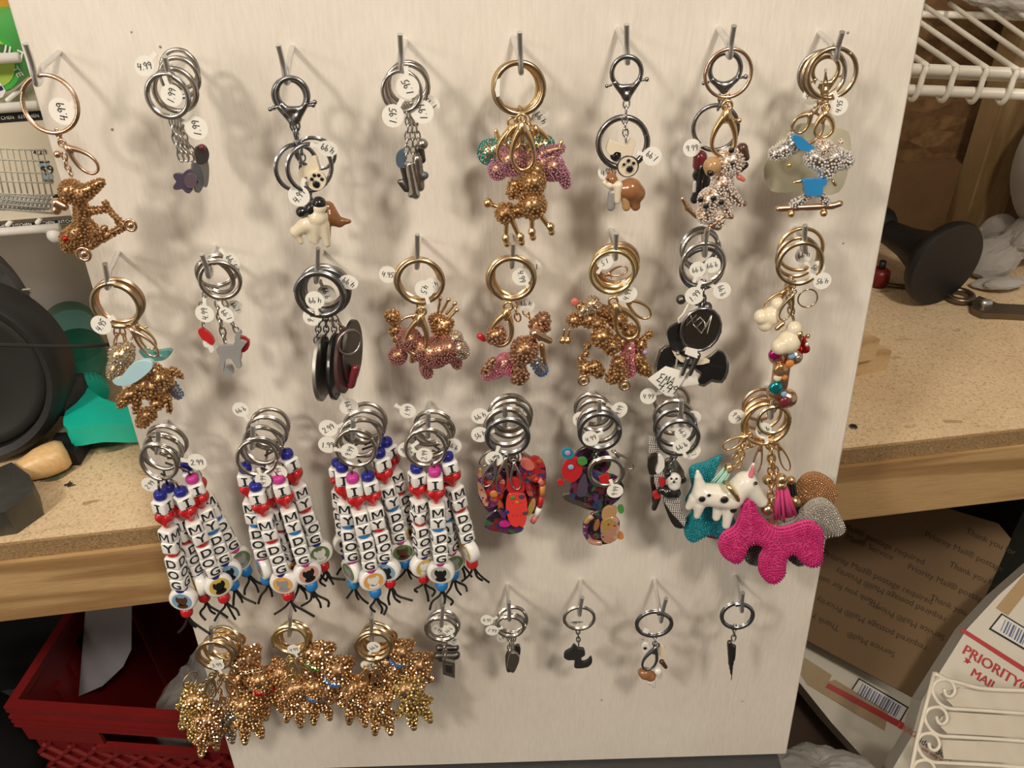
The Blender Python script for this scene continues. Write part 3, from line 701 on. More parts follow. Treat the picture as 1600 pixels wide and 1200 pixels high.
# ------------------------------------------------------------------ right side: wire shelf
mat('shelf_white', (.78, .75, .67), .35)
SY = .70
sd = V((1, 0, -.075)).normalized()
def on_y(x, y, yy): return on_plane(x, y, V((0, yy, 0)), V((0, 1, 0)))
ws = thing('wire_shelf', 'white ventilated wire shelf with double front rod, upper right', 'shelf', on_y(1500, 140, SY))
t0 = on_y(1430, 108, SY); u0 = on_y(1430, 141, SY - .004)
part('front_rod', MB().tube([t0 - sd * .12, t0 + sd * .5], .0046, 12), 'shelf_white', ws)
part('lip_rod', MB().tube([u0 - sd * .12, u0 + sd * .5], .0046, 12), 'shelf_white', ws)
part('under_rod', MB().tube([t0 - sd * .12 + V((0, .007, -.006)), t0 + sd * .5 + V((0, .007, -.006))], .003, 8), 'shelf_white', ws)
wk = [on_y(x, 106, SY) for x in (1442, 1490, 1537, 1585)]; stp = (wk[3] - wk[0]).length / 3
for k in range(-2, 10):
    a = t0 + sd * ((wk[0] - t0).dot(sd) + k * stp); bq = a + (u0 - t0); c_ = R_CW.T @ np.array(a - CAM); X_, Y_ = 800 + F * c_[0] / c_[2], 600 + F * c_[1] / c_[2]
    dd = V((.03, 1, .0)).normalized()
    part('cross_wire', MB().tube(smooth_path([a + (on_plane(X_ - 126, Y_ - 88, a, UP) - a).normalized() * .245 + V((0, 0, .005)), a + V((0, .02, .005)), a + V((0, -.0045, .0035)), a + V((-.002, -.0075, -.003)), bq + V((-.006, -.0055, .002)), bq + V((-.0075, -.002, -.0065)), bq + V((-.009, .006, -.003))], 5), .0024, 8), 'shelf_white', ws)
part('rear_rod', MB().tube([t0 + V((-.1, .245, .0)), t0 + V((.5, .245, -.0)) + V((0, 0, sd.z * .5))], .004, 8), 'shelf_white', ws)
crumple('plastic_bag', on_y(1590, 2, .93) + V((0.01, 0, .0)), .05, 'film_clear', 'wrinkled clear plastic lying on the wire shelf at the top right corner', 'bag', 9, .5, (1.3, 1, .4))

# ------------------------------------------------------------------ right side, on the bench
mat('black_satin', (.012, .012, .013), .42, bump=(700, .2)); mat('paper_grey', (.45, .43, .41), .8); mat('tissue', (.40, .38, .36), .85); mat('bottle_white', (.62, .60, .55), .5); mat('tool_bronze', (.20, .16, .12), .35, .9)
mat('block_wood', (.62, .42, .20), .7, var=(80, .15))
for nm, px0, px1, zlo, hgt, dep, off, lab in (('wood_block', (1290, 599), (1385, 578), ZB, .0235, .07, 0, 'flat pale wood offcut lying on the bench, lower of two'), ('wood_block', (1290, 577), (1367, 561), ZB + .0238, .0235, .07, 0, 'pale wood offcut stacked on top of the other offcut')):
    p, q = pz(*px0, zlo), pz(*px1, zlo); d = (q - p).normalized(); bk_ = V((-d.y * 1.0 - .25, d.x, 0)).normalized() * dep
    solo(nm, MB().slab([p, q, q + bk_, p + bk_], (0, 0, hgt)), 'pine_pale', lab, 'wood offcut', smooth=False)

vw = (CAM - pz(1475, 430, ZB)).normalized(); ix = (_cx * .86 + _cy * .50); dax = (vw * .56 + (ix - vw * ix.dot(vw)).normalized() * .83).normalized()
dsc = depth(pz(1452, 468, ZB)) / F; dq_ = depth(pz(1452, 468, ZB)); hc = CAM + ray(1479, 414) * dq_
while hc.z - 67 * dsc * math.sqrt(1 - dax.z ** 2) - .001 < ZB: dq_ -= .002; hc = CAM + ray(1479, 414) * dq_
hn = thing('black_stand', 'black flared stand lying on its side with round base facing out', 'stand', V((hc.x, hc.y, ZB)))
part('round_base', MB().lathe([(60 * dsc, -.014), (66 * dsc, -.008), (67 * dsc, -.002), (65 * dsc, .001), (.0005, .0015)], hc, dax, 48), 'black_satin', hn, sharp=40)
part('flared_neck', MB().lathe([(19 * dsc, -.105), (20 * dsc, -.085), (24 * dsc, -.06), (34 * dsc, -.035), (48 * dsc, -.02), (60 * dsc, -.014)], hc, dax, 40), 'black_satin', hn)
part('knob', MB().sphere(hc - dax * .108 + V((0, 0, .004)), .021), 'black_satin', hn)
fz_ = pz(1391, 352, ZB)
hb2 = thing('squeeze_bottle', 'small white bottle with handwritten label behind the black stand', 'bottle', fz_)
part('body', MB().lathe([(.016, 0), (.017, .004), (.017, .045), (.012, .055), (.006, .06)], fz_, UP, 24), 'bottle_white', hb2)
ink_ = MB()
for k, w_ in enumerate(('E-Ma', '1a4l', 'a-7')):
    handwriting(w_, .009, ink_, fz_ + V((.004 + k * .004, -.0172 + .001 * k, .03)), UP, V((-.95, -.1 , 0)), .0005)
part('handwriting', ink_, 'ink', hb2)
solo('paper_disc', MB().lathe([(.098, .0), (.1, .004), (.1, .03), (.096, .034), (.0005, .034)], on_y(1690, 245, .93) + V((.012, 0, 0)), V((.1, -1, .12)), 48), 'paper_grey', 'round grey paper roll leaning at the far right wall', 'roll')
crumple('crumpled_paper', pz(1568, 425, ZB) + V((0, .0, .034)), .046, 'tissue', 'crumpled grey tissue paper heap at the right edge of the bench', 'paper', 21, .7, (1.2, 1, .85), 4, ZB + .0005)
crumple('crumpled_paper', pz(1528, 398, ZB) + V((0, .0, .022)), .028, 'paper_grey', 'small crumpled pale paper scrap behind the round black base', 'paper', 25, .7, (1, .9, .9), 4, ZB + .0005)
crumple('crumpled_paper', pz(1556, 452, ZB) + V((0, .0, .008)), .024, 'paper_grey', 'torn pale paper scrap in front of the tissue heap', 'paper', 29, .6, (1.5, .8, .35), 4, ZB + .0005)
wr = thing('metal_wrench', 'bronze coloured wrench lying at the right edge of the bench', 'wrench', pz(1550, 480, ZB))
part('handle', MB().slab([pz(x, y, ZB + .008) for x, y in ((1518, 470), (1530, 462), (1560, 474), (1640, 478), (1640, 494), (1570, 490), (1535, 489), (1520, 482))], (0, 0, -.0075)), 'tool_bronze', wr, smooth=False)
part('jaw', MB().torus(pz(1500, 462, ZB + .006), UP, .013, .004, 20, 8), 'tool_bronze', wr)
part('screw_wheel', MB().lathe([(.004, -.006), (.005, -.004), (.005, .004), (.004, .006)], pz(1540, 474, ZB + .0095), EB, 12), 'zinc', wr)
solo('steel_rod', MB().tube(smooth_path([pz(1352, 432, ZB + .003), pz(1370, 440, ZB + .003), pz(1395, 446, ZB + .003), pz(1430, 449, ZB + .003)], 5), .0028, 8), 'tool_bronze', 'thin bent metal rod lying behind the black flared stand', 'rod')
rbp = pz(1374, 432, ZB + .012)
rbt = thing('red_bobbin', 'dark red knob half hidden behind the white board', 'knob', V((rbp.x, rbp.y, ZB)))
part('knob', MB().lathe([(.006, -.012), (.011, -.009), (.012, 0), (.011, .008), (.006, .011)], rbp, UP, 20), mat('knob_red', (.16, .012, .012), .35), rbt)
part('shaft', MB().lathe([(.004, .010), (.004, .02)], rbp, UP, 12), 'black_satin', rbt)

# ------------------------------------------------------------------ right side, under the bench: mailing boxes
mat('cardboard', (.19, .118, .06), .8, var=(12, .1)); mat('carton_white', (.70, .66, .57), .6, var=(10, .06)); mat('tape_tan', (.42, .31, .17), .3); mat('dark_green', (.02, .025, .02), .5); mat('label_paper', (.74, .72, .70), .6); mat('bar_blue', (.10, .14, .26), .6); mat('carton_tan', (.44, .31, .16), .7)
NP = V((-.05, -.62, .78)).normalized()
def plane_fn(x, y, d):
    p = CAM + ray(x, y) * d; return (lambda a, b, k=0.0: on_plane(a, b, p + NP * k, NP))
PA, PC, PD = plane_fn(1400, 950, 1.12), plane_fn(1400, 950, 1.085), plane_fn(1540, 1080, .96)
def sheet(root, name, P, poly, material, k, th): return part(name, MB().slab([P(x, y, k) for x, y in poly], -NP * th), material, root, smooth=False)
def print_on(root, s, size_px, P, x, y, x2, y2, material, k=.0006, flip=False, name='lettering', bold=.0):
    if bold: print_on(root, s, size_px, P, x + bold * size_px, y + bold * size_px * .6, x2 + bold * size_px, y2 + bold * size_px * .6, material, k + .00015, flip, name)
    p = P(x, y, k); q = P(x2, y2, k); X = (q - p).normalized(); X = -X if flip else X
    return put_text(root, s, size_px * depth(p) / F, (p + q) / 2, X, NP, material, .0001, name)
# lower white mailing box (behind the brown sheet)
bA = thing('mailing_box', 'white mailing box with taped red stripe, leaning left of the wire rack', 'box', PA(1330, 1100) - NP * .05)
sheet(bA, 'carton', PA, ((1236, 985), (1500, 1110), (1470, 1240), (1400, 1240), (1300, 1130), (1236, 1050)), 'carton_white', 0, .06)
sheet(bA, 'red_stripe', PA, ((1290, 1074), (1295, 1067), (1480, 1166), (1475, 1176)), 'print_red', .0021, .0005)
sheet(bA, 'packing_tape', PA, ((1243, 1040), (1258, 1028), (1300, 1055), (1286, 1084), (1262, 1070)), 'tape_tan', .0012, .0005)
sheet(bA, 'packing_tape', PA, ((1290, 1066), (1305, 1062), (1388, 1112), (1382, 1142), (1282, 1082)), mat('tape_clear', (.55, .42, .26), .25, alpha=.75), .0015, .0004)
sheet(bA, 'label_border', PA, ((1342, 1059), (1420, 1105), (1404, 1133), (1326, 1084)), 'print_black', .0008, .0005)
sheet(bA, 'address_label', PA, ((1343, 1062), (1417, 1106), (1403, 1130), (1329, 1083)), 'label_paper', .0014, .0005)
for k in range(17):
    x, y = 1348 + k * 3.7, 1068 + k * 2.2; w_ = (1.0, 2.0, 1.4, 2.4)[k % 4]
    sheet(bA, 'bar', PA, ((x, y), (x + w_, y + w_ * .6), (x + w_ - 9, y + w_ * .6 + 17), (x - 9, y + 17)), 'bar_blue', .0018, .0003)
# brown sheet with printed lines
bC = thing('brown_carton', 'flattened brown carton printed with postage lines under the bench', 'carton', PC(1400, 930) - NP * .01)
sheet(bC, 'panel', PC, ((1225, 760), (1300, 740), (1560, 818), (1580, 842), (1526, 962), (1500, 990), (1430, 1092), (1245, 992)), 'cardboard', 0, .006)
sl = (115, 50)
rows = [(1445, 834, 'Priority Mail® postage', 0), (1512, 830, 'Thank you for', 0), (1418, 884, 'Priority Mail® postage', 0), (1486, 882, 'Thank you for', 0), (1457, 934, 'Thank you', 0),
        (1320, 822, 'Mail® postage required', 0), (1285, 862, 'Priority Mail® postage required', 0), (1305, 890, 'required postage Mail® Priority', 1), (1270, 898, 'Thank you for using', 1), (1275, 935, 'required postage Mail® Priority', 1), (1355, 942, 'Service Mail® Priority', 1),
        (1258, 958, 'Thank you', 1), (1262, 990, 'postage', 1), (1325, 990, 'Service Mail®', 1), (1322, 838, 'Mail® Service', 0)]
for x, y, s_t, fl in rows:
    ln = len(s_t) * 6.1
    if 1 == fl and x < 1300 and y > 985: continue
    x2, y2 = x + ln * .92, y + ln * .42
    print_on(bC, s_t, 13.5, PC, x, y, x2, y2, 'print_brown', .0004, bool(fl))
# white box at right
bD = thing('mailing_box', 'white mailing box with red lettering behind the scroll wire rack', 'box', PD(1540, 1100) - NP * .06)
sheet(bD, 'carton', PD, ((1510, 984), (1560, 930), (1640, 860), (1680, 1260), (1360, 1260), (1425, 1150), (1440, 1095), (1500, 1000)), 'carton_white', 0, .03)
sheet(bD, 'tan_side', PD, ((1556, 950), (1640, 850), (1640, 880), (1575, 962)), 'carton_tan', .0006, .0005)
sheet(bD, 'red_stripe', PD, ((1500, 986), (1504, 981), (1680, 1092), (1680, 1102)), 'print_red', .0006, .0005)
def along(x, y, n, s=.62): return x + n, y + n * s
for word, x, y, x2, y2, sz in (('PRIORITY®', 1512, 1018, 1602, 1075, 22), ('MAIL', 1517, 1049, 1557, 1075, 19)):
    print_on(bD, word, sz, PD, x, y, x2, y2, 'print_red', .0008, bold=.05)
star = []
q0 = PD(1512, 1033, .0008)
for k in range(10):
    a = PI / 2 + k * PI / 5 + .5; r_ = (.0052 if k % 2 == 0 else .0021); star.append(q0 + _cx * math.cos(a) * r_ - _cy * math.sin(a) * r_)
part('star', MB().slab(star, -NP * .0004), 'print_red', bD, smooth=False)
print_on(bD, 'LARGE', 12, PD, 1408, 1136, 1432, 1150, 'print_red', .0008)
print_on(bD, 'Video BOX', 13, PD, 1440, 1158, 1478, 1182, 'print_brown', .0008)
print_on(bD, 'use only with', 8, PD, 1440, 1168, 1482, 1195, 'print_red', .0008)
sheet(bD, 'label_border', PD, ((1565, 958), (1650, 1010), (1650, 1045), (1545, 983)), 'print_black', .0008, .0005)
sheet(bD, 'address_label', PD, ((1566, 961), (1650, 1013), (1650, 1041), (1549, 982)), 'label_paper', .0014, .0005)
for k in range(12):
    x, y = 1571 + k * 4.2, 968 + k * 2.6; w_ = (1.0, 2.2, 1.5, 2.8)[k % 4]
    sheet(bD, 'bar', PD, ((x, y), (x + w_, y + w_ * .6), (x + w_ - 8, y + w_ * .6 + 18), (x - 8, y + 18)), 'bar_blue', .0018, .0003)
# dark things further down
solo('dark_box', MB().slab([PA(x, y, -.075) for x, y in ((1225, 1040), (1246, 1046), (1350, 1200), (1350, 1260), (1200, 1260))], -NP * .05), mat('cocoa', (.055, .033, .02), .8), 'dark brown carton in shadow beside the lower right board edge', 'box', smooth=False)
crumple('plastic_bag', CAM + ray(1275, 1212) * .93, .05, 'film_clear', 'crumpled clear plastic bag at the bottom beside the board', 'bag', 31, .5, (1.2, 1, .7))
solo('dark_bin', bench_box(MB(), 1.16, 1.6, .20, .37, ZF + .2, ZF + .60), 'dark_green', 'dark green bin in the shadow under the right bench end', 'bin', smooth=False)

# scroll wire rack
mat('ivory_wire', (.78, .73, .62), .35)
PR = plane_fn(1500, 1120, .86)
rk = thing('scroll_rack', 'ivory wire rack with curled scroll ends at lower right corner', 'rack', PR(1500, 1190))
def wp(lst): return [PR(x, y) for x, y in lst]
part('upright', MB().tube(wp([(1460, 1050), (1444, 1112), (1432, 1160), (1424, 1200), (1416, 1240)]), .0023, 8), 'ivory_wire', rk)
for k, (ox, oy) in enumerate(((0, 0), (-12, 43), (-24, 84), (-31, 126))):
    scr = [(1458, 1072), (1465, 1064), (1478, 1062), (1488, 1068), (1492, 1080), (1486, 1088), (1478, 1086), (1475, 1076)]
    tail = [(1457, 1080), (1463, 1093), (1472, 1102), (1484, 1107), (1500, 1108), (1560, 1112), (1640, 1118)]
    sc_ = [(x + ox, y + oy) for x, y in scr]; tl = [(x + ox * (1 if x < 1520 else .3), y + oy) for x, y in tail]
    part('scroll_wire', MB().tube(smooth_path(wp(sc_[::-1] + tl), 5), .0019, 8), 'ivory_wire', rk)
part('top_wire', MB().tube(smooth_path(wp([(1460, 1052), (1480, 1062), (1500, 1067), (1530, 1075), (1570, 1078), (1640, 1080)]), 5), .0024, 8), 'ivory_wire', rk)
mat('ivory_shade', (.60, .55, .46), .45)  # stripes put in for the shading on the white box behind the rack
part('shade_stripe', MB().slab([PR(x, y, -.006) for x, y in ((1470, 1085), (1500, 1074), (1640, 1086), (1640, 1114), (1490, 1104))], -NP * .002), 'ivory_shade', rk, smooth=False)
part('shade_stripe', MB().slab([PR(x, y, -.006) for x, y in ((1462, 1128), (1480, 1112), (1640, 1122), (1640, 1155), (1480, 1146))], -NP * .002), 'ivory_shade', rk, smooth=False)
part('shade_stripe', MB().slab([PR(x, y, -.006) for x, y in ((1470, 1156), (1640, 1162), (1640, 1196), (1475, 1186))], -NP * .002), 'ivory_shade', rk, smooth=False)
# ------------------------------------------------------------------ hooks
HOOKS = {
 1: [((98, 76), (60, 130), (40, 68)), ((292, 84), (266, 126), (257, 88)), ((458, 68), (449, 128), (435, 70)), ((634, 60), (628, 108), (625, 53)), ((800, 52), (814, 112), (812, 50)), ((963, 40), (980, 97), (979, 38)), ((1120, 40), (1139, 88), (1147, 40)), ((1277, 47), (1304, 90), (1316, 50))],
 2: [((187, 388), (170, 448), (164, 412)), ((336, 380), (328, 430), (315, 397)), ((505, 388), (495, 438), (497, 388)), ((656, 366), (652, 416), (652, 366)), ((797, 362), (800, 415), (802, 380)), ((953, 354), (961, 402), (963, 364)), ((1097, 350), (1100, 397), (1105, 358)), ((1240, 352), (1256, 392), (1258, 352))],
 3: [((262, 652), (247, 705), (247, 672)), ((408, 632), (395, 698), (395, 664)), ((560, 625), (552, 682), (551, 655)), ((671, 622), (669, 680), (669, 645)), ((797, 612), (789, 664), (789, 635)), ((925, 606), (936, 656), (937, 627)), ((1053, 610), (1063, 662), (1065, 625)), ((1198, 598), (1203, 650), (1209, 620))],
 4: [((345, 950), (330, 1014), (330, 980)), ((458, 935), (453, 990), (453, 963)), ((584, 935), (581, 1000), (580, 965)), ((690, 925), (690, 975), (692, 945)), ((792, 908), (796, 965), (795, 940)), ((908, 900), (905, 958), (910, 933)), ((1021, 897), (1032, 968), (1041, 935)), ((1146, 893), (1158, 952), (1161, 926))]}
ROWN = {1: 'top', 2: 'second', 3: 'third', 4: 'bottom'}
ORD = ['first', 'second', 'third', 'fourth', 'fifth', 'sixth', 'seventh', 'eighth']
HELD = {1: ['the gold scooter dog', 'silver flower keychains', 'cream dog figurines', 'thin silver chains', 'a gold poodle', 'a brown corgi', 'a jewelled dalmatian', 'a skateboard dog'],
        2: ['gold dogs with a blue cap', 'grey and red flat dogs', 'dark oval discs', 'a mauve jewelled dog', 'rose jewelled dogs', 'gold jewelled animals', 'black terrier charms', 'a gem-set bone'],
        3: ['letter bead strings', 'letter bead strings', 'letter bead strings', 'letter bead strings', 'red painted cats', 'purple painted dogs', 'checkered dogs', 'the big pink dog'],
        4: ['amber jewelled bears', 'bears with blue stones', 'bears with black eyes', 'pewter tags', 'pewter dogs', 'one flat black dog', 'one brown and white dog', 'one edge-on charm']}
HN = .042
def hook_pts(row, i):
    b, e, t = HOOKS[row][i]; B = pt(*b, -.006); E = pt(*e, HN - .002); T = pt(*t, HN + .006)
    d = (E - B).normalized(); A = B + (E - B) * .80 + VB * .004
    return [B, B + (A - B) * .25, B + (A - B) * .6, A, E + NB * -.003 + VB * .0012, E + NB * .002 - VB * .0002, E + (T - E) * .16 + NB * .002, E + (T - E) * .5, T]
for row in HOOKS:
    for i in range(8):
        P = hook_pts(row, i); h = thing('peg_hook', 'bent steel hook holding %s, %s in the %s row' % (HELD[row][i], ORD[i], ROWN[row]), 'hook', P[0] + NB * .006, 'steel hooks on the board')
        part('wire', MB().tube(smooth_path(P, 6), .00168, 10), 'zinc', h, sharp=60)

# ------------------------------------------------------------------ shared meshes
def ring_mesh(material, thick, turns=2):
    key = 'ring_%s_%d' % (material, int(thick * 1000))
    if key in bpy.data.meshes: return bpy.data.meshes[key]
    mb = MB(); n = 36 * turns; path = []
    for k in range(n + 1):
        a = 2 * PI * k / 36 + .6; path.append(V((math.cos(a), math.sin(a), (k / n - .5) * thick * 1.25 * (turns - 1))))
    mb.tube(path, thick * .55, 8, ref=(0, 0, 1), flat=.62 if turns > 1 else 1.0)
    me = mb.mesh(key, material, True, None, True, 60); return me
TAGTXT = ['4.99', '2.99', '1.99', '3.99', '4.95', '9.99']
def tag_meshes(txt, turn, oval):
    key = 'tag_%s_%d_%d' % (txt, turn, int(oval * 10))
    if key in bpy.data.meshes: return bpy.data.meshes[key], bpy.data.meshes[key + '_ink']
    mb = MB(); n = 20
    out = [V((math.cos(2 * PI * k / n + PI / n + PI / 2) * oval, math.sin(2 * PI * k / n + PI / n + PI / 2), 0)) for k in range(n)]
    out = [p for p in out if not (p.y > .93)]
    out = [V((.2, .95, 0)), V((.19, 1.45, 0)), V((-.19, 1.45, 0)), V((-.2, .95, 0))] + [p for p in out]
    # order: neck first (right to left), then round counter-clockwise
    rest = sorted(out[4:], key=lambda p: (math.atan2(p.y, p.x) - PI / 2) % (2 * PI)); out = out[:4] + rest
    mb.slab([p + V((0, 0, .02)) for p in out], (0, 0, -.04)); mb.box((0, 1.55, -.08), (.42, .30, .18))
    me = mb.mesh(key, 'tag_paper', False, None, True)
    a = math.radians(turn); X, Y = V((math.cos(a), math.sin(a), 0)), V((-math.sin(a), math.cos(a), 0))
    ik = MB(); handwriting(txt, .62, ik, V((0, 0, .035)), X, Y, .045)
    return me, ik.mesh(key + '_ink', 'ink', False)

LOCAL = Matrix((U, VB, NB)).transposed()      # board axes as columns
def frame(roll=0, yaw=0, pitch=0):            # orthonormal axes: x right, y up the board, z out of it
    Rm = LOCAL @ (Matrix.Rotation(math.radians(roll), 3, 'Z') @ Matrix.Rotation(math.radians(yaw), 3, 'Y') @ Matrix.Rotation(math.radians(pitch), 3, 'X'))
    return Rm.col[0], Rm.col[1], Rm.col[2]

class KC:
    """one keychain: an empty at its top, parts as children; positions read from the photo and set at a distance n off the board"""
    def __init__(s, label, x, y, n, group=None, metal='nickel'):
        s.root = thing('keychain', label, 'keychain', pt(x, y, n), group); s.n = n; s.metal = metal
    def P(s, x, y, dn=0.0): return pt(x, y, s.n + dn * .001)         # dn in millimetres
    def ring(s, x, y, r, dn=0, metal=None, roll=None, yaw=0, pitch=0, thick=.13, turns=2, name='split_ring'):
        thick = thick * (1.3 if turns > 1 else 1)
        c = s.P(x, y, dn); R = r * depth(c) / F; X, Y, Z = frame(random.uniform(0, 360) if roll is None else roll, 0, 0)
        Rm = Matrix.Rotation(math.radians(yaw), 3, VB) @ Matrix.Rotation(math.radians(pitch), 3, U)
        X, Y, Z = Rm @ X, Rm @ Y, Rm @ Z
        return link(name, ring_mesh(metal or s.metal, thick, turns), s.root, M4(X * R, Y * R, Z * R, c - s.root.location))
    def chain(s, pts, w=4.0, metal=None, name='chain', dn=0):
        P = [s.P(*p) if len(p) == 3 else s.P(p[0], p[1], dn) for p in pts]; mb = MB(); W = 1.2 * w * depth(P[0]) / F; step = W * 1.25
        path = []
        for a, b in zip(P[:-1], P[1:]):
            m = max(1, int((b - a).length / step + .5)); path += [a + (b - a) * (k / m) for k in range(m)]
        path.append(P[-1]); fl = 0
        for a, b in zip(path[:-1], path[1:]):
            d = (b - a).normalized(); c = (a + b) / 2; sd_ = (U if fl % 2 == 0 else NB); sd_ = (sd_ - d * sd_.dot(d)).normalized(); L = (b - a).length * .72
            mb.tube([c + d * math.cos(2 * PI * k / 10) * L + sd_ * math.sin(2 * PI * k / 10) * W * .5 for k in range(10)], W * .17, 5, True); fl += 1
        return part(name, mb, metal or s.metal, s.root)
    def tag(s, x, y, r, rot=0, dn=6, txt='4.99', turn=90, yaw=0, pitch=0, oval=1.0):
        c = s.P(x, y, dn); R = r * depth(c) / F; X, Y, Z = frame(rot, 0, 0)
        Rm = Matrix.Rotation(math.radians(yaw), 3, VB) @ Matrix.Rotation(math.radians(pitch), 3, U); X, Y, Z = Rm @ X, Rm @ Y, Rm @ Z
        me, ik = tag_meshes(txt, turn, oval); o = link('price_tag', me, s.root, M4(X * R, Y * R, Z * R, c - s.root.location)); link('handwritten_price', ik, o); return o
    def clasp(s, x0, y0, x1, y1, w, dn=3, metal=None, knob=1, dn2=None):
        a, b = s.P(x0, y0, dn), s.P(x1, y1, dn if dn2 is None else dn2); d = b - a; L = d.length; d.normalize(); sd_ = d.cross(NB).normalized(); W = w * depth(a) / F
        mb = MB(); N_ = 26; path = []; rad = []
        for k in range(N_):
            t = 2 * PI * k / N_; yy = (1 - math.cos(t)) / 2; q = a + d * (L * (.12 + .88 * yy)) + sd_ * (math.sin(t) * W * .5 * (math.sin(t / 2) ** .8 if True else 1)); path.append(q); rad.append(W * (.075 + .075 * (1 - yy) ** 2))
        mb.tube(path, rad, 8, True); o = part('trigger_clasp', mb, metal or s.metal, s.root)
        nk = MB(); nk.lathe([(W * .06, -.02 * L), (W * .13, .02 * L), (W * .19, .12 * L), (W * .17, .22 * L), (W * .10, .30 * L)], a, d, 12); part('clasp_neck', nk, metal or s.metal, s.root, parent=None)
        ey = MB(); ey.torus(a - d * W * .1, NB, W * .16, W * .055, 14, 6); part('swivel_eye', ey, metal or s.metal, s.root)
        if knob: kn = MB(); kn.tube([a + d * L * .22 + sd_ * W * .1 * knob, a + d * L * .25 + sd_ * W * .42 * knob], W * .05, 6); kn.sphere(a + d * L * .25 + sd_ * W * .46 * knob, W * .09, 8, 6); part('trigger_knob', kn, metal or s.metal, s.root)
        return o
    def lobster(s, x, y, r, xb, yb, dn=2, metal='gunmetal'):
        c, b = s.P(x, y, dn), s.P(xb, yb, dn); R = r * depth(c) / F; d = (b - c).normalized(); sd_ = NB.cross(d).normalized()
        if sd_.dot(U) < 0: sd_ = -sd_
        mb = MB(); pth = []
        for k in range(25):
            a = math.radians(-215 + k * 250 / 24 - 0); pth.append(c + (-d) * math.cos(a + PI / 2 * 0) * 0)
        pth = [c - d * (math.cos(math.radians(t)) * R) + sd_ * (math.sin(math.radians(t)) * R) for t in range(-128, 129, 8)]
        mb.tube(pth, [R * .17] * len(pth), 9); part('lobster_loop', mb, metal, s.root)
        bd_ = MB(); L = (b - c).length; prims = []
        for sg in (-1, 1): prims.append((c + d * R * .62 + sd_ * R * .8 * sg, R * .2, b, R * .26))
        prims.append((c + d * R * .95 - sd_ * R * .3, R * .2, c + d * R * .95 + sd_ * R * .3, R * .2))
        vs, fs = blob_np([(np.array(p), q, np.array(e), w) for p, q, e, w in prims], R * .18, 26); o = np.array(s.root.location)
        link('lobster_body', mesh_np('lobster_body', vs - o, fs.ravel(), 4, metal, True), s.root)
        lv = MB(); lv.tube([c + d * R * .75 - sd_ * R * 1.0, c + d * R * .8 - sd_ * R * 1.32], R * .09, 6); lv.sphere(c + d * R * .8 - sd_ * R * 1.35, R * .14, 8, 6)
        lv.tube([c + d * R * .6 + sd_ * R * .95, c + d * R * .55 + sd_ * R * 1.35], R * .09, 6); lv.sphere(c + d * R * .55 + sd_ * R * 1.38, R * .16, 8, 6); part('lobster_lever', lv, metal, s.root)
    def sph(s, name, x, y, r, material, dn=8, parent=None, flat=None, seg=12, rings=8):
        c = s.P(x, y, dn); R = r * depth(c) / F; rr = (R, R, R) if flat is None else (R, R, R * flat)
        return part(name, MB().sphere(c, rr, seg, rings, LOCAL), material, s.root, parent=parent)
    def blob(s, name, prims, material, dn=0, k=3, res=34, gems=None, gsize=2.4, gap=.92, maxn=1500, label=None, grow=1.11):
        """prims in photo pixels: (x, y, out, r) or (x, y, out, r, x2, y2, out2, r2); gems: stone material"""
        q = []; prims = [tuple(v_ * grow if i_ in (3, 7) else v_ for i_, v_ in enumerate(p)) for p in prims]
        for p in prims:
            c = s.P(p[0], p[1], dn); m_ = depth(c) / F; A = c + NB * p[2] * m_
            if len(p) > 4: c2 = s.P(p[4], p[5], dn); q.append((np.array(A), p[3] * m_, np.array(c2 + NB * p[6] * m_), p[7] * m_))
            else: q.append((np.array(A), p[3] * m_, np.array(A), p[3] * m_))
        vs, fs = blob_np(q, k * m_, res); o = np.array(s.root.location); material = 'setting_gold' if gems in ('gold', 'bright', 'rose', 'yellow', 'mauve', 'iris') else material
        ob = link(name, mesh_np(name, vs - o, fs.ravel(), 4, material, True), s.root)
        if label: ob['label'] = label
        if gems:
            gsize = gsize * (1.25 if gems in ('gold', 'bright', 'rose', 'yellow') else 1.0)
            C = scatter(vs, fs, gsize * m_ * gap, maxn); bv, bf = beads_np(C - o, gsize * m_ * .52)
            g = link('rhinestones', mesh_np('rhinestones', bv, bf, 3, 'gem_' + gems, False), ob); g['kind'] = 'stuff'
        return ob
    def plate(s, name, outline, material, dn=0, th=2.0, smooth=True, parent=None, label=None, yaw=0, curve=4):
        P = [s.P(x, y, dn) for x, y in outline]
        if curve: P = smooth_path(P, curve, True)
        if yaw:
            c = sum(P, V((0, 0, 0))) / len(P); Rm = Matrix.Rotation(math.radians(yaw), 3, VB); P = [c + Rm @ (p - c) for p in P]; nn = Rm @ NB
        else: nn = NB
        c = sum(P, V((0, 0, 0))) / len(P); t = th * .001; e = min(.18 * t, .0004)
        mb = MB(); n = len(P); ins = [p + (c - p) * (.03) for p in P]
        vs = [p + nn * t / 2 for p in ins] + [p + nn * (t / 2 - e) for p in P] + [p - nn * (t / 2 - e) for p in P] + [p - nn * t / 2 for p in ins]
        fs = [tuple(range(n))] + [(i + k * n, i + (k + 1) * n, (i + 1) % n + (k + 1) * n, (i + 1) % n + k * n) for k in range(3) for i in range(n)] + [tuple(range(4 * n - 1, 3 * n - 1, -1))]
        mb.add(vs, fs); bm_ = mb.mesh(name, material, smooth, s.root.location, True, 35); o = link(name, bm_, parent or s.root)
        if label: o['label'] = label
        return o
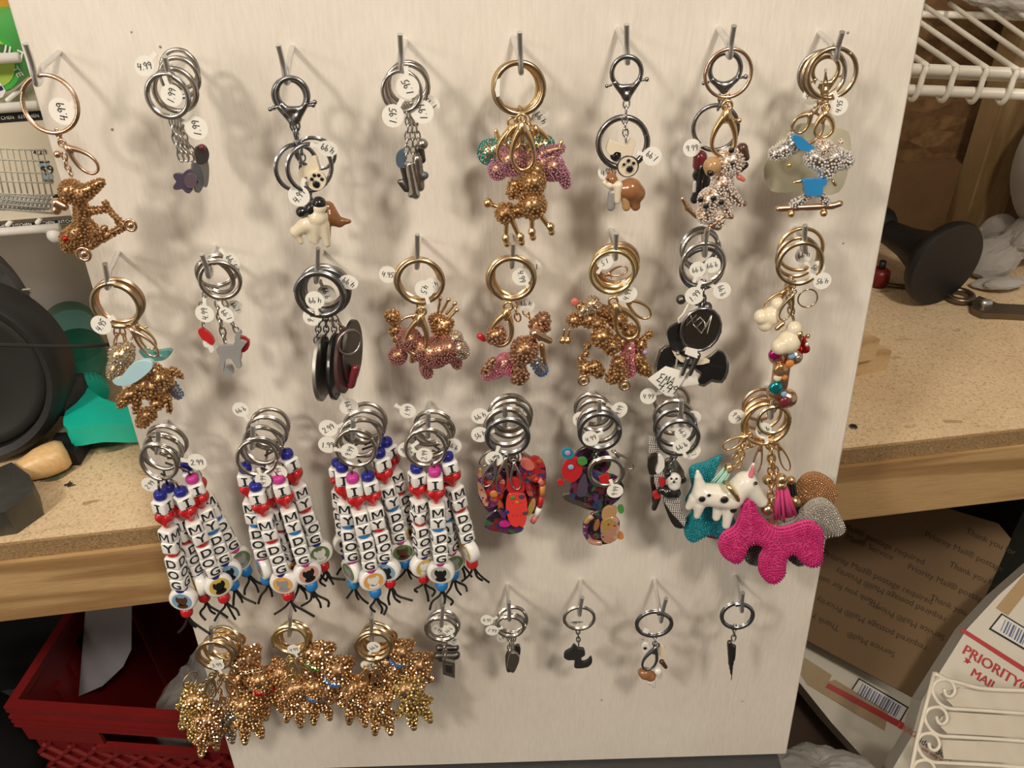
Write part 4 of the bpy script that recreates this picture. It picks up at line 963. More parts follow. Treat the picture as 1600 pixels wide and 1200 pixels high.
    def puffy(s, name, outline, material, gems, dn=0, T=6.0, wd=9.0, gsize=3.2, back='en_black', label=None):
        """stuffed flat shape with rows of stones following its outline"""
        P = smooth_path([V((x, y, 0)) for x, y in outline], 10, True); poly = np.array([(p.x, p.y) for p in P]); m_ = sc(*outline[0], s.n)
        def dist(Q):
            A = poly; B = np.roll(poly, -1, 0); D = B - A; L = (D ** 2).sum(1) + 1e-12
            w = Q[:, None, :] - A[None]; t = np.clip((w * D[None]).sum(-1) / L, 0, 1); dd = np.sqrt(((w - t[..., None] * D[None]) ** 2).sum(-1)).min(1)
            y = Q[:, 1][:, None]; cond = (A[None, :, 1] > y) != (B[None, :, 1] > y); xi = A[None, :, 0] + (y - A[None, :, 1]) / (np.where(D[None, :, 1] == 0, 1e-9, D[None, :, 1])) * D[None, :, 0]
            ins = ((cond & (Q[:, 0][:, None] < xi)).sum(1) % 2) == 1; return np.where(ins, dd, -dd)
        lo = poly.min(0) - 4; hi = poly.max(0) + 4; h = 2.2; nx, ny = (np.ceil((hi - lo) / h) + 1).astype(int); gx, gy = np.meshgrid(np.arange(nx) * h + lo[0], np.arange(ny) * h + lo[1], indexing='ij')
        Dg = dist(np.stack([gx.ravel(), gy.ravel()], 1)).reshape(nx, ny); hz = 1.6; nz = int(np.ceil((2 * T + 6) / hz)); zz = (np.arange(nz) - (nz - 1) / 2) * hz
        prof = lambda d: T * np.sqrt(np.clip(1 - (1 - np.clip(d / wd, 0, 1)) ** 2, 0, 1))
        H = np.where(Dg > 0, prof(Dg), Dg); Fv = np.abs(zz)[None, None, :] - H[:, :, None]
        vs, fs = surface_net(Fv, np.zeros(3), 1.0)
        o = s.root.location
        def w3(a):
            out = np.empty((len(a), 3))
            for i, (x, y, z) in enumerate(a):
                p = pt(x, y, s.n + dn * .001) + NB * z * m_ - o; out[i] = p
            return out
        vv = np.stack([vs[:, 0] * h + lo[0], vs[:, 1] * h + lo[1], (vs[:, 2] - (nz - 1) / 2) * hz], 1)
        fs = fs[:, ::-1]
        ob = link(name, mesh_np(name, w3(vv), fs.ravel(), 4, material, True), s.root)
        if label: ob['label'] = label
        # rows
        pts = []; nrm = []
        A = poly; Tn = np.roll(poly, -1, 0) - np.roll(poly, 1, 0); Nn = np.stack([-Tn[:, 1], Tn[:, 0]], 1); Nn /= np.linalg.norm(Nn, axis=1)[:, None]
        if dist((A + Nn * 1.0)).mean() < 0: Nn = -Nn
        lev = gsize * .45; grid = {}
        while lev < 70:
            Q = []
            for j in range(len(A)):
                q0, q1 = A[j] + Nn[j] * lev, A[(j + 1) % len(A)] + Nn[(j + 1) % len(A)] * lev; m2 = max(1, int(np.linalg.norm(q1 - q0) / (gsize * .5)))
                for t in range(m2): Q.append(q0 + (q1 - q0) * t / m2)
            Q = np.array(Q); dq = dist(Q); Q = Q[dq > lev - .35]
            if len(Q) == 0: break
            for q in Q:
                k_ = tuple((q // gsize).astype(int))
                if all(((np.array(g) - q) ** 2).sum() > (gsize * .9) ** 2 for dx in (-1, 0, 1) for dy in (-1, 0, 1) for g in grid.get((k_[0] + dx, k_[1] + dy), ())): grid.setdefault(k_, []).append(tuple(q)); pts.append(q)
            lev += gsize * .93
        pts = np.array(pts); z = prof(dist(pts)) + gsize * .12; C = w3(np.stack([pts[:, 0], pts[:, 1], z], 1)); bv, bf = beads_np(C, gsize * m_ * .47)
        g = link('rhinestones', mesh_np('rhinestones', bv, bf, 3, 'gem_' + gems, True), ob); g['kind'] = 'stuff'
        return ob
    def tassel(s, x0, y0, x1, y1, w0, w1, material, dn=2, cap='gold'):
        a, b = s.P(x0, y0, dn), s.P(x1, y1, dn); m_ = depth(a) / F; d = (b - a).normalized(); sd_ = d.cross(NB).normalized()
        mb = MB(); rs = random.Random(int(x0))
        for k in range(15):
            t = (k - 7) / 7; o_ = NB * (rs.uniform(-.5, .5) * w0 * m_ * (1 - t * t)); mb.tube([a + sd_ * t * w0 * .42 * m_ + o_, (a + b) / 2 + sd_ * t * (w0 + w1) * .24 * m_ + o_ * 1.3, b + sd_ * t * w1 * .5 * m_ + o_ * 1.8], w1 * .07 * m_, 5, flat=1.0)
        part('tassel', mb, material, s.root); cp_ = MB(); cp_.lathe([(w0 * .45 * m_, .3 * w0 * m_), (w0 * .55 * m_, 0), (w0 * .6 * m_, -.2 * w0 * m_), (w0 * .5 * m_, -.5 * w0 * m_), (w0 * .2 * m_, -.75 * w0 * m_), (.0002, -.78 * w0 * m_)], a, d, 16); part('tassel_cap', cp_, cap, s.root)
    def ball(s, x, y, r, metal='gold', dn=3): return s.sph('metal_ball', x, y, r, metal, dn)
# ================================================================== top row
# 1 - gold dog riding a scooter
k = KC('rose gold keychain with jewelled dog riding a scooter, top left hook', 77, 120, .043, metal='rose_gold')
k.ring(78, 163, 43, 0, thick=.10, pitch=-8); k.tag(97, 174, 20, -60, -3, '4.99', 150, oval=1.05)
k.chain([(89, 203), (96, 222)], 8); k.clasp(100, 226, 152, 268, 34, 4, knob=0); k.ball(90, 241, 6, 'rose_gold', 5)
k.chain([(100, 240), (104, 258), (112, 274)], 7, dn=2)
k.blob('dog', [(112, 299, 0, 17), (128, 306, 6, 10), (135, 300, 0, 11, 158, 285, 0, 6), (126, 318, 0, 9, 130, 362, 0, 13), (122, 365, 0, 15), (150, 365, 0, 9, 140, 350, 0, 7), (134, 330, 0, 6, 168, 327, 0, 4)], 'rose_gold', gems='gold', gsize=3.6, gap=.92)
k.blob('ear', [(102, 322, 3, 6, 90, 316, 3, 7), (90, 327, 3, 7)], 'rose_gold', dn=2)
k.blob('scooter', [(128, 392, 0, 5, 200, 350, 0, 5), (168, 325, 0, 4, 188, 348, 0, 5), (165, 318, 0, 5), (110, 372, 0, 14), (108, 385, 0, 10), (150, 372, 0, 7, 165, 355, 0, 4)], 'rose_gold', gems='gold', gsize=3.6, gap=.95)
for x, y, r in ((131, 397, 14), (204, 352, 12)): k.ring(x, y, r * .72, 4, thick=.5, turns=1, name='wheel'); k.sph('wheel_hub', x, y, r * .45, 'rose_gold', 5, flat=.6)
k.sph('tail_light', 103, 373, 6, 'gem_red', 5)
# 2 - silver flower keychains
G = 'silver keychains in the top row'
for j, (x, y, r, dn, lab) in enumerate(((262, 150, 32, 3, 'silver keychain with purple metal flower charm, bright front ring'), (274, 141, 32, -4, 'silver keychain second behind the bright ring, round tag below'), (281, 121, 29, -10, 'silver keychain near the back of the flower hook'), (281, 108, 28, -15, 'silver keychain at the very back of the flower hook'))):
    k = KC(lab, x, y - r, .042, G, 'chrome' if j == 0 else 'nickel'); k.ring(x, y, r, dn, thick=.17)
    k.chain([(268 + j * 4, 182 + j * 2), (272 + j * 6, 210 + j * 3), (284 + j * 8, 250)], 8, dn=dn)
    if j == 0:
        k.tag(268, 149, 17, 10, 4, '1.99', 60)
        k.plate('flower_charm', [(290 + math.cos(q * PI / 15) * (18 + 4 * math.cos(q * PI / 3)), 283 + math.sin(q * PI / 15) * (16 + 3.5 * math.cos(q * PI / 3))) for q in range(30)], 'en_purple', 2, 3)
        k.plate('flower_centre', [(298 + math.cos(q) * 10, 282 + math.sin(q) * 12) for q in (0, 1.05, 2.1, 3.15, 4.2, 5.25)], mat('mauve_metal', (.24, .18, .24), .3, .6), 4, 2)
    if j == 1: k.tag(307, 200, 18, 60, 0, '1.99', 30); k.plate('bone_charm', [(300, 255), (312, 262), (318, 285), (310, 300), (302, 292)], 'gunmetal', -3, 3, yaw=50)
    if j == 2: k.plate('round_charm', [(304, 232), (318, 226), (326, 240), (322, 254), (308, 254)], 'dark_pewter', -6, 3, yaw=35); k.sph('charm_stone', 316, 230, 5, 'en_burgundy', -2)
    if j == 3: k.tag(226, 103, 17, -50, 4, '4.99', 55, oval=.85); k.plate('oval_charm', [(308, 250), (322, 248), (326, 268), (322, 292), (310, 280)], 'pewter', -10, 3, yaw=40)
# 3 - cream dog figurines
G = 'dog figurine keychains'
k = KC('silver lobster clasp keychain with paw disc and cream dog figurine', 450, 118, .042, G, 'gunmetal')
k.lobster(457, 147, 24, 463, 187); k.chain([(462, 188), (465, 215)], 9, dn=2); k.ring(484, 262, 36, 3, yaw=32, thick=.12)
k.chain([(468, 222), (474, 250)], 7, dn=0)
k.plate('bone_charm', [(470, 262), (480, 258), (484, 246), (494, 244), (498, 254), (500, 266), (492, 276), (480, 274), (472, 282), (466, 274)], 'en_cream', 0, 5)
k.plate('paw_disc', [(495 + math.cos(q * PI / 5) * 15, 282 + math.sin(q * PI / 5) * 15) for q in range(10)], 'en_cream', 3, 3)
for x, y, r in ((494, 288, 6), (487, 280, 3), (491, 274, 3), (498, 274, 3), (503, 280, 3)): k.sph('paw_mark', x, y, r, 'en_black', 5, flat=.3)
k.blob('dog_figurine', [(498, 338, 4, 14), (500, 322, 6, 11), (496, 350, 4, 11, 494, 376, 3, 5), (506, 350, 4, 9, 512, 380, 3, 5), (485, 348, 0, 10, 486, 374, 0, 5), (480, 350, 0, 12, 462, 362, 0, 8), (462, 362, 0, 7, 470, 378, 0, 4)], 'en_cream', dn=3, label='cream painted dog body')
k.blob('dog_head', [(488, 324, 6, 10), (500, 316, 7, 10), (506, 326, 6, 6), (472, 330, 4, 8)], 'en_black', dn=3)
k.tag(467, 306, 17, -25, 7, '4.99', 75); k.tag(512, 232, 16, 70, 2, '4.99', 80, yaw=20, oval=.75)
k = KC('gunmetal keychain with brown and black dog behind the cream dog', 455, 122, .036, G, 'gunmetal')
k.lobster(453, 150, 25, 458, 190, -3); k.chain([(457, 190), (462, 215)], 8); k.ring(464, 262, 35, -3, yaw=40, thick=.12); k.ring(493, 240, 30, -6, pitch=25, thick=.12)
k.blob('dog_figurine', [(515, 338, 0, 15, 530, 348, 0, 7), (512, 325, 0, 10), (535, 346, 0, 6, 546, 346, 0, 3), (510, 352, 0, 7, 512, 376, 0, 4)], 'en_brown', dn=-6)
k.sph('dog_ear', 478, 336, 9, 'en_black', -2); k.chain([(462, 222), (470, 260), (490, 320)], 6, dn=-5)
# 4 - thin silver chains
G = 'thin silver chain keychains'
for j, (x, y, r, dn, lab) in enumerate(((628, 143, 30, 0, 'silver keychain with tag inside its ring, front of the thin chains'), (636, 136, 33, -6, 'silver keychain with blue heart charm on a thin chain'), (638, 130, 31, -12, 'silver keychain with pewter bone edge-on, back of the thin chains'))):
    k = KC(lab, x, y - r, .042, G, 'nickel' if j else 'chrome'); k.ring(x, y, r, dn, thick=.15, yaw=8 * j)
    k.chain([(634 + 3 * j, 163), (638 + 6 * j, 195), (634 + 12 * j, 250)], 7, dn=dn)
    if j == 0: k.tag(637, 136, 18, 0, 4, '1.95', 110); k.tag(614, 181, 18, -35, 4, '1.95', 120, oval=.95); k.blob('bone_charm', [(640, 258, 0, 6, 648, 300, 0, 7), (650, 305, 0, 6), (642, 304, 0, 5)], 'chrome', dn=1)
    if j == 1: k.tag(660, 175, 18, 30, 0, '1.99', 70); k.plate('heart_charm', [(620, 240), (630, 232), (634, 250), (628, 262), (620, 256)], 'en_slate', -2, 4); k.blob('bone_charm', [(652, 248, 0, 7, 656, 292, 0, 7), (662, 275, 0, 6), (660, 225, 0, 8)], 'pewter', dn=-1)
    if j == 2: k.tag(672, 162, 16, 60, -6, '1.95', 80, oval=.8); k.blob('bone_charm', [(630, 262, 0, 5, 640, 296, 0, 5), (625, 284, 0, 4, 634, 296, 0, 4), (655, 232, 0, 7, 660, 250, 0, 5)], 'dark_pewter', dn=-4); k.sph('blue_stone', 664, 274, 6, 'en_slate', -1)
# 5 - poodle
k = KC('gold keychain with jewelled poodle on long legs and white sticker', 813, 100, .042, 'gold jewelled dogs, fifth top hook', 'bronze_gold')
k.ring(812, 138, 38, 0, thick=.14); k.plate('sticker', [(776, 125), (781, 122), (781, 150), (776, 152), (773, 140)], 'tag_paper', 4, 1, curve=0)
k.chain([(812, 168), (814, 190)], 7); k.clasp(815, 190, 818, 266, 44, 9, knob=0, metal='gold')
k.blob('poodle', [(832, 285, 2, 20), (838, 266, 0, 12), (803, 288, 2, 9, 802, 300, 2, 11), (832, 320, 2, 21), (790, 333, 0, 16), (810, 330, 0, 10)], 'gold', dn=3, k=1.5, gems='bright', gsize=3.8, grow=1.03)
k.blob('tail', [(782, 326, 0, 3, 765, 318, 0, 3), (762, 317, 0, 7)], 'gold', dn=3)
for a, b, c, d in ((791, 346, 790, 376), (800, 344, 813, 374), (831, 338, 831, 366), (843, 334, 860, 358)):
    k.blob('leg', [(a, b, 0, 4, c, d, 0, 3.5), (c, d - 4, 0, 6), (c + 2, d + 5, 0, 5)], 'gold', dn=3, k=1, res=22)
k = KC('gold keychain with pink jewelled dachshund, behind the poodle', 806, 102, .037, 'gold jewelled dogs, fifth top hook', 'gold')
k.ring(808, 138, 37, -4, thick=.15, yaw=12); k.clasp(800, 195, 792, 255, 42, 4, knob=0); k.tag(845, 184, 15, 40, -6, '4.99', 90)
k.blob('dachshund', [(778, 266, 0, 14), (800, 250, 2, 22), (830, 258, 2, 17), (862, 262, 0, 19), (880, 272, 0, 9, 884, 288, 0, 7), (850, 240, 0, 10, 876, 232, 0, 7), (776, 264, 0, 12)], 'gold', dn=-3, gems='iris', gsize=3.6)
k.blob('ear_tip', [(874, 236, 0, 5, 877, 222, 0, 3)], 'gold', dn=-2, res=14)
k = KC('gold keychain with teal jewelled dog, at the back left of the poodle hook', 800, 104, .032, 'gold jewelled dogs, fifth top hook', 'gold')
k.ring(806, 136, 36, -5, thick=.15, yaw=-14); k.clasp(835, 195, 850, 250, 40, -2, knob=0)
k.blob('teal_dog', [(766, 238, 0, 18), (780, 232, 0, 14), (800, 226, 0, 14), (850, 228, 0, 15), (826, 226, 0, 14)], 'gold', dn=-5, gems='teal', gsize=3.4); k.blob('ear_tip', [(778, 218, 0, 5, 775, 204, 0, 3)], 'gold', dn=-5, res=14)
k = KC('gold keychain with bare clasp hanging above the poodle head', 810, 104, .040, 'gold jewelled dogs, fifth top hook', 'gold')
k.ring(810, 138, 37, -1, thick=.13, yaw=5); k.clasp(808, 192, 800, 232, 30, 3, knob=0); k.chain([(822, 180), (830, 205), (824, 245)], 7, dn=3)
# 6 - corgi
k = KC('gunmetal lobster clasp keychain with bone, paw disc and brown corgi', 980, 88, .042, metal='gunmetal')
k.lobster(979, 113, 23, 979, 152); k.chain([(979, 156), (978, 178)], 8, dn=2, metal='chrome'); k.ring(973, 223, 38, 1, thick=.16); k.chain([(976, 182), (978, 222)], 7, dn=5, metal='chrome')
k.plate('bone_charm', [(949, 224), (953, 218), (962, 222), (978, 225), (986, 216), (992, 222), (990, 230), (986, 242), (978, 240), (962, 236), (955, 241), (947, 235)], 'en_cream', 4, 5)
k.sph('black_bead', 962, 243, 9, 'en_black', 2)
k.plate('paw_disc', [(981 + math.cos(q * PI / 5) * 17, 260 + math.sin(q * PI / 5) * 16) for q in range(10)], 'en_cream', 5, 2.5)
k.ring(981, 260, 16, 6, 'dark_pewter', thick=.14, turns=1, name='disc_rim')
for x, y, r in ((984, 264, 5.5), (975, 257, 2.5), (982, 251, 3), (990, 255, 2.8)): k.sph('paw_mark', x, y, r, 'en_black', 7.5, flat=.3)
k.blob('corgi', [(985, 295, 2, 16), (994, 302, 0, 13), (990, 310, 0, 10, 993, 322, 0, 7), (972, 296, 2, 12), (955, 281, 3, 9), (950, 268, 3, 3), (960, 268, 3, 3)], 'en_brown', dn=5, k=4, label='glossy brown corgi body')
k.blob('white_bib', [(965, 288, 7, 7, 964, 312, 6, 5), (945, 284, 5, 4, 952, 288, 7, 5)], 'en_cream', dn=6, res=22)
k.blob('leg', [(956, 300, 6, 6, 954, 322, 5, 6)], 'en_grey', dn=5, res=18); k.blob('leg', [(976, 308, 6, 6, 978, 322, 5, 6)], 'en_tan', dn=5, res=18)
k.sph('eye', 950, 281, 2, 'en_black', 11); k.tag(1019, 244, 15, 75, 4, '1.99', 70); k.tag(948, 268, 14, -40, -3, '4.99', 60)
# 7 - dalmatian
k = KC('rose gold keychain with white jewelled dalmatian and black spots', 1139, 76, .043, metal='rose_gold')
k.ring(1138, 115, 36, 0, thick=.10); k.chain([(1136, 148), (1136, 168)], 8); k.clasp(1136, 170, 1128, 243, 46, 8, knob=-1, metal='gold')
k.blob('dalmatian', [(1140, 252, 2, 20), (1158, 232, 0, 8), (1128, 288, 2, 16), (1110, 312, 2, 18), (1102, 335, 2, 13), (1122, 345, 2, 9), (1140, 300, 2, 9, 1155, 318, 2, 6), (1130, 310, 4, 8, 1137, 333, 4, 6)], 'rose_gold', dn=4, gems='clear', gsize=4)
k.blob('muzzle', [(1112, 258, 6, 13), (1108, 266, 9, 7)], 'en_tan', dn=6, res=20); k.sph('nose', 1110, 270, 6, 'en_black', 12); k.blob('blaze', [(1110, 252, 12, 4, 1112, 262, 15, 3)], 'en_cream', dn=6, res=16)
k.blob('tail', [(1088, 338, 0, 3.5, 1074, 325, 0, 4), (1074, 325, 0, 4, 1066, 310, 0, 3)], 'rose_gold', dn=4, res=20); k.blob('paw', [(1152, 316, 0, 6, 1162, 318, 0, 5), (1112, 352, 0, 6, 1122, 354, 0, 6), (1136, 335, 3, 6, 1142, 338, 3, 4)], 'rose_gold', dn=4, res=24)
k.blob('ear', [(1160, 232, 0, 8, 1166, 246, 0, 5)], 'en_dkbrown', dn=6, res=16); k.blob('ear', [(1156, 262, 0, 7, 1164, 258, 0, 5)], 'en_black', dn=6, res=16); k.blob('tongue', [(1154, 276, 3, 4, 1161, 280, 3, 3)], 'en_coral', dn=6, res=14)
for x, y in ((1095, 312), (1115, 310), (1127, 316), (1103, 322), (1145, 256), (1143, 235)): k.sph('spot', x, y, 4.8, 'en_black', 12.5, flat=.6)
k = KC('gunmetal lobster keychain with black and red dog behind the dalmatian', 1137, 80, .036, metal='gunmetal')
k.lobster(1133, 108, 24, 1131, 140, -2); k.chain([(1130, 145), (1122, 170)], 8, dn=-2); k.ring(1118, 200, 34, -4, thick=.13, yaw=-15)
k.blob('black_dog', [(1098, 262, 0, 12, 1096, 290, 0, 11), (1088, 274, 0, 6), (1092, 300, 0, 8, 1085, 312, 0, 6), (1106, 288, 0, 8)], 'en_black', dn=-4); k.blob('red_coat', [(1094, 246, 0, 10, 1092, 258, 0, 9)], 'en_burgundy', dn=-4, res=18); k.tag(1081, 231, 14, -75, 0, '9.99', 80); k.blob('leg', [(1086, 285, 0, 3, 1085, 298, 0, 3)], 'en_white', dn=-2, res=12)
# 8 - skateboard dog
k = KC('gold keychain with jewelled dog in blue shorts on a skateboard', 1300, 74, .043, metal='bronze_gold')
k.ring(1300, 115, 37, 0, thick=.12); k.clasp(1290, 110, 1290, 160, 10, 2, knob=0); k.tag(1311, 166, 14, 25, 3, '4.95', 60)
k.chain([(1290, 150), (1284, 190)], 8); k.clasp(1290, 172, 1286, 215, 36, 5, knob=0, metal='gold')
k.blob('dog', [(1280, 250, 2, 16), (1300, 248, 2, 18), (1318, 250, 2, 13), (1270, 246, 2, 13), (1290, 268, 2, 12), (1322, 252, 0, 8)], 'nickel', dn=5, gems='clear', gsize=4.2)
k.blob('arm', [(1265, 280, 2, 3, 1240, 284, 2, 3), (1300, 282, 2, 3, 1304, 288, 2, 3)], 'gold', dn=5, res=20)
k.blob('face', [(1287, 232, 4, 13), (1314, 222, 0, 4), (1280, 224, 3, 6)], 'rose_gold', dn=7, gems='clear', gsize=3)
k.plate('shorts', [(1257, 279), (1288, 279), (1290, 286), (1284, 292), (1282, 304), (1258, 304), (1256, 292), (1254, 286)], 'en_blue', 9, 5, curve=2)
k.blob('leg', [(1262, 306, 2, 5, 1240, 318, 2, 6), (1280, 304, 2, 6, 1290, 314, 2, 6)], 'nickel', dn=6, gems='clear', gsize=3.6)
k.blob('skateboard', [(1216, 326, 0, 5, 1300, 322, 0, 5), (1300, 322, 0, 5, 1312, 318, 0, 5)], 'rose_gold', dn=6, k=1)
for x, y in ((1287, 333), (1236, 334)): k.sph('wheel', x, y, 6, 'gold', 7)
k = KC('gold keychain with silver jewelled dog head wearing a blue cap', 1292, 76, .039, metal='bronze_gold')
k.ring(1288, 116, 35, -3, thick=.12, yaw=10); k.clasp(1270, 175, 1240, 205, 30, -2, knob=0); k.chain([(1284, 152), (1276, 172)], 7)
k.blob('dog_head', [(1212, 240, 0, 10), (1226, 234, 0, 13), (1240, 226, 0, 12), (1236, 214, 0, 6)], 'nickel', dn=2, gems='clear', gsize=3.6); k.plate('cap', [(1237, 212), (1246, 210), (1262, 222), (1277, 236), (1262, 236), (1244, 230)], 'en_blue', 9, 5, curve=2); k.sph('stone', 1233, 258, 5, 'gem_yellow', 3)
k = KC('gunmetal keychain holding a milky clear plastic sleeve, behind the skateboard dog', 1290, 78, .034, metal='nickel')
k.ring(1284, 116, 34, -3, thick=.13, yaw=-12); k.lobster(1290, 110, 20, 1288, 145, -4, 'bronze_gold'); k.tag(1268, 150, 14, -20, -2, '4.99', 20); k.ring(1262, 200, 24, -4, 'rose_gold', thick=.12)
k.plate('plastic_sleeve', [(1193, 265), (1210, 228), (1232, 202), (1262, 192), (1310, 200), (1328, 212), (1326, 260), (1310, 300), (1270, 304), (1240, 300), (1205, 298)], mat('milky_sleeve', (.62, .60, .44), .25, alpha=.6), -10, 2, curve=3)

# ================================================================== second row
# 1 - gold dogs with caps
G = 'gold dog keychains, first hook of the second row'
k = KC('gold keychain with jewelled dog wearing a pale blue cap', 182, 436, .043, G, 'bronze_gold')
k.ring(181, 477, 36, 1, thick=.15); k.tag(158, 508, 16, -60, 4, '4.95', 110); k.clasp(203, 512, 245, 556, 26, 4, metal='rose_gold', knob=1)
k.plate('cap', [(177, 593), (190, 588), (200, 575), (215, 563), (236, 562), (240, 572), (228, 585), (208, 598), (186, 601)], 'en_ltblue', 12, 4, curve=3)
k.blob('dog', [(255, 590, 2, 14), (240, 580, 0, 12), (225, 600, 4, 14), (205, 615, 4, 11), (195, 622, 3, 9, 188, 634, 2, 4), (240, 606, 2, 12), (270, 578, 0, 5, 283, 588, 0, 4)], 'gold', dn=3, gems='gold', gsize=4.2)
k.blob('legs', [(232, 610, 2, 12), (215, 625, 2, 6, 213, 642, 2, 4), (246, 630, 2, 9), (262, 620, 2, 5, 266, 640, 2, 4)], 'gold', dn=3, gems='gold', gsize=4.2)
k = KC('gold keychain with jewelled terrier and teal cap brim, behind the blue cap dog', 190, 432, .038, G, 'rose_gold')
k.ring(186, 470, 36, -3, thick=.14, yaw=6); k.chain([(184, 510), (180, 535)], 8); k.blob('terrier', [(190, 555, 0, 17), (184, 575, 0, 14), (178, 585, 0, 9), (200, 545, 0, 9)], 'gold', dn=0, gems='silver', gsize=4)
k.plate('cap', [(218, 545), (240, 548), (266, 545), (268, 552), (255, 562), (230, 560)], 'en_jade', 0, 4, curve=3)
k = KC('gold keychain with small dangling jewelled dog and blue stones', 186, 434, .033, G, 'gold')
k.ring(184, 472, 35, -4, thick=.14, yaw=-8); k.clasp(212, 505, 240, 545, 26, -2, knob=-1); k.chain([(190, 512), (200, 545), (222, 620)], 7, dn=-2)
k.blob('dog', [(232, 648, 0, 11), (224, 660, 0, 8), (222, 645, 0, 6, 216, 664, 0, 4), (258, 620, 0, 7, 268, 610, 0, 6)], 'gold', dn=0, gems='gold', gsize=3.8); k.blob('blue_stones', [(270, 602, 0, 6, 278, 616, 0, 7)], 'gold', dn=2, gems='blue', gsize=4)
# 2 - flat grey and red dogs
G = 'flat dog charm keychains'
for j, (x, y, r, dn, yaw) in enumerate(((344, 438, 30, 2, 10), (336, 432, 30, -5, -15), (340, 424, 30, -10, 25))):
    k = KC(('silver keychain with flat grey dog silhouette in front', 'silver keychain with flat red and white dog at the left', 'silver keychain with red houses charm behind the grey dog')[j], x, y - r, .040, G)
    k.ring(x, y, r, dn, thick=.15, yaw=yaw, pitch=10 * j)
    if j == 0:
        k.chain([(340, 470), (344, 500), (352, 535)], 8); k.plate('dog_charm', [(338, 545), (348, 538), (366, 538), (368, 524), (374, 515), (378, 520), (376, 530), (386, 534), (378, 545), (376, 562), (378, 572), (370, 574), (362, 560), (352, 562), (350, 575), (342, 572), (344, 558)], 'en_grey', 3, 3, curve=2); k.tag(354, 492, 14, 20, 4, '1.99', 100, oval=.8)
    if j == 1:
        k.chain([(322, 455), (314, 480), (318, 510)], 7); k.plate('red_body', [(310, 516), (316, 512), (330, 522), (336, 534), (330, 538), (316, 528)], 'en_red', 0, 3, curve=3); k.plate('white_legs', [(318, 530), (332, 538), (336, 546), (330, 550), (326, 542), (320, 540)], 'en_white', 0, 3, curve=2); k.tag(320, 490, 15, -10, 3, '4.99', 95)
    if j == 2:
        k.chain([(350, 470), (360, 500), (372, 520)], 7); k.plate('red_charm', [(376, 524), (390, 532), (388, 545), (378, 550), (372, 538)], 'en_red', -3, 3, curve=2); k.plate('red_charm', [(366, 550), (376, 546), (378, 560), (368, 568)], 'en_red', -3, 3, curve=2); k.plate('lilac_charm', [(350, 572), (362, 570), (366, 582), (356, 590), (350, 582)], 'en_grey', -4, 3, curve=2); k.tag(362, 408, 15, 35, -6, '1.99', 80, oval=.75); k.tag(368, 480, 12, 40, -8, '1.99', 80)
# 3 - dark oval discs
G = 'oval disc keychains'
for j, (x, y, r, dn) in enumerate(((500, 460, 36, 2), (508, 455, 36, -4), (505, 448, 33, -9), (511, 450, 34, -13))):
    k = KC(('gunmetal keychain with stacked silver oval disc turned edge-on', 'gunmetal keychain with reddish oval disc', 'silver keychain with dark bottle opener disc', 'silver keychain with black oval disc at the back')[j], x, y - r, .042, G, 'gunmetal' if j < 2 else 'nickel')
    k.ring(x, y, r, dn, thick=.18, yaw=4 * j)
    k.chain([(502 + 6 * j, 492), (498 + 12 * j, 510), (494 + 14 * j, 535)], 7, dn=dn)
    cx, cy, ym, m_ = ((503, 574, 72, 'pewter'), (538, 562, 68, mat('dark_maroon', (.07, .03, .03), .3)), (550, 550, 66, 'dark_pewter'), (524, 572, 74, 'en_black'))[j]
    k.plate('oval_disc', [(cx + math.sin(q * PI / 6) * 26 + math.cos(q * PI / 6) * 6, cy - math.cos(q * PI / 6) * 46) for q in range(12)], m_, (4, 0, -4, -2)[j], 3.2, yaw=ym)
    if j == 0: k.tag(492, 469, 15, 180, 5, '4.99', 0); k.plate('disc_layer', [(508 + math.sin(q * PI / 6) * 24, 575 - math.cos(q * PI / 6) * 40) for q in range(12)], 'chrome', 1, 2, yaw=66)
    if j == 1: k.tag(488, 495, 15, -20, 3, '9.99', 80); k.blob('red_edge', [(548, 600, 0, 7, 556, 575, 0, 6)], 'en_burgundy', dn=3, res=16)
    if j == 2: k.ring(546, 535, 20, 3, 'pewter', thick=.2, turns=1, name='opener_loop', yaw=40); k.tag(545, 441, 15, 75, -2, '4.99', 70, oval=.8)
    if j == 3: k.tag(510, 458, 14, 20, -12, '9.99', 80)
# 4 - mauve jewelled dog with a crown
G = 'jewelled dog keychains, fourth hook of the second row'
k = KC('gold keychain with mauve jewelled dog and big clasp in front', 656, 404, .043, G, 'bronze_gold')
k.ring(657, 440, 35, 1, thick=.14); k.tag(663, 452, 15, 190, 5, '4.5', 60); k.chain([(656, 472), (657, 488)], 8); k.clasp(658, 490, 647, 553, 42, 9, knob=0, metal='gold')
k.blob('dog', [(640, 530, 2, 17), (622, 555, 2, 13), (680, 550, 2, 22), (700, 545, 0, 20), (665, 570, 3, 9, 668, 582, 3, 8), (712, 560, 0, 9, 714, 570, 0, 7), (660, 545, 2, 18)], 'rose_gold', dn=2, gems='mauve', gsize=3.4); k.blob('hind_stones', [(716, 545, 2, 14), (712, 528, 0, 10), (722, 550, 1, 10)], 'rose_gold', dn=2, gems='silver', gsize=3.4)
k = KC('gold keychain with jewelled crown charm, behind the mauve dog', 652, 400, .038, G, 'gold')
k.ring(652, 436, 34, -3, thick=.13, yaw=8); k.tag(606, 429, 14, -85, 0, '4.95', 75)
k.blob('crown_base', [(680, 500, 0, 9, 700, 505, 0, 8), (690, 512, 0, 14)], 'gold', dn=0, gems='gold', gsize=4)
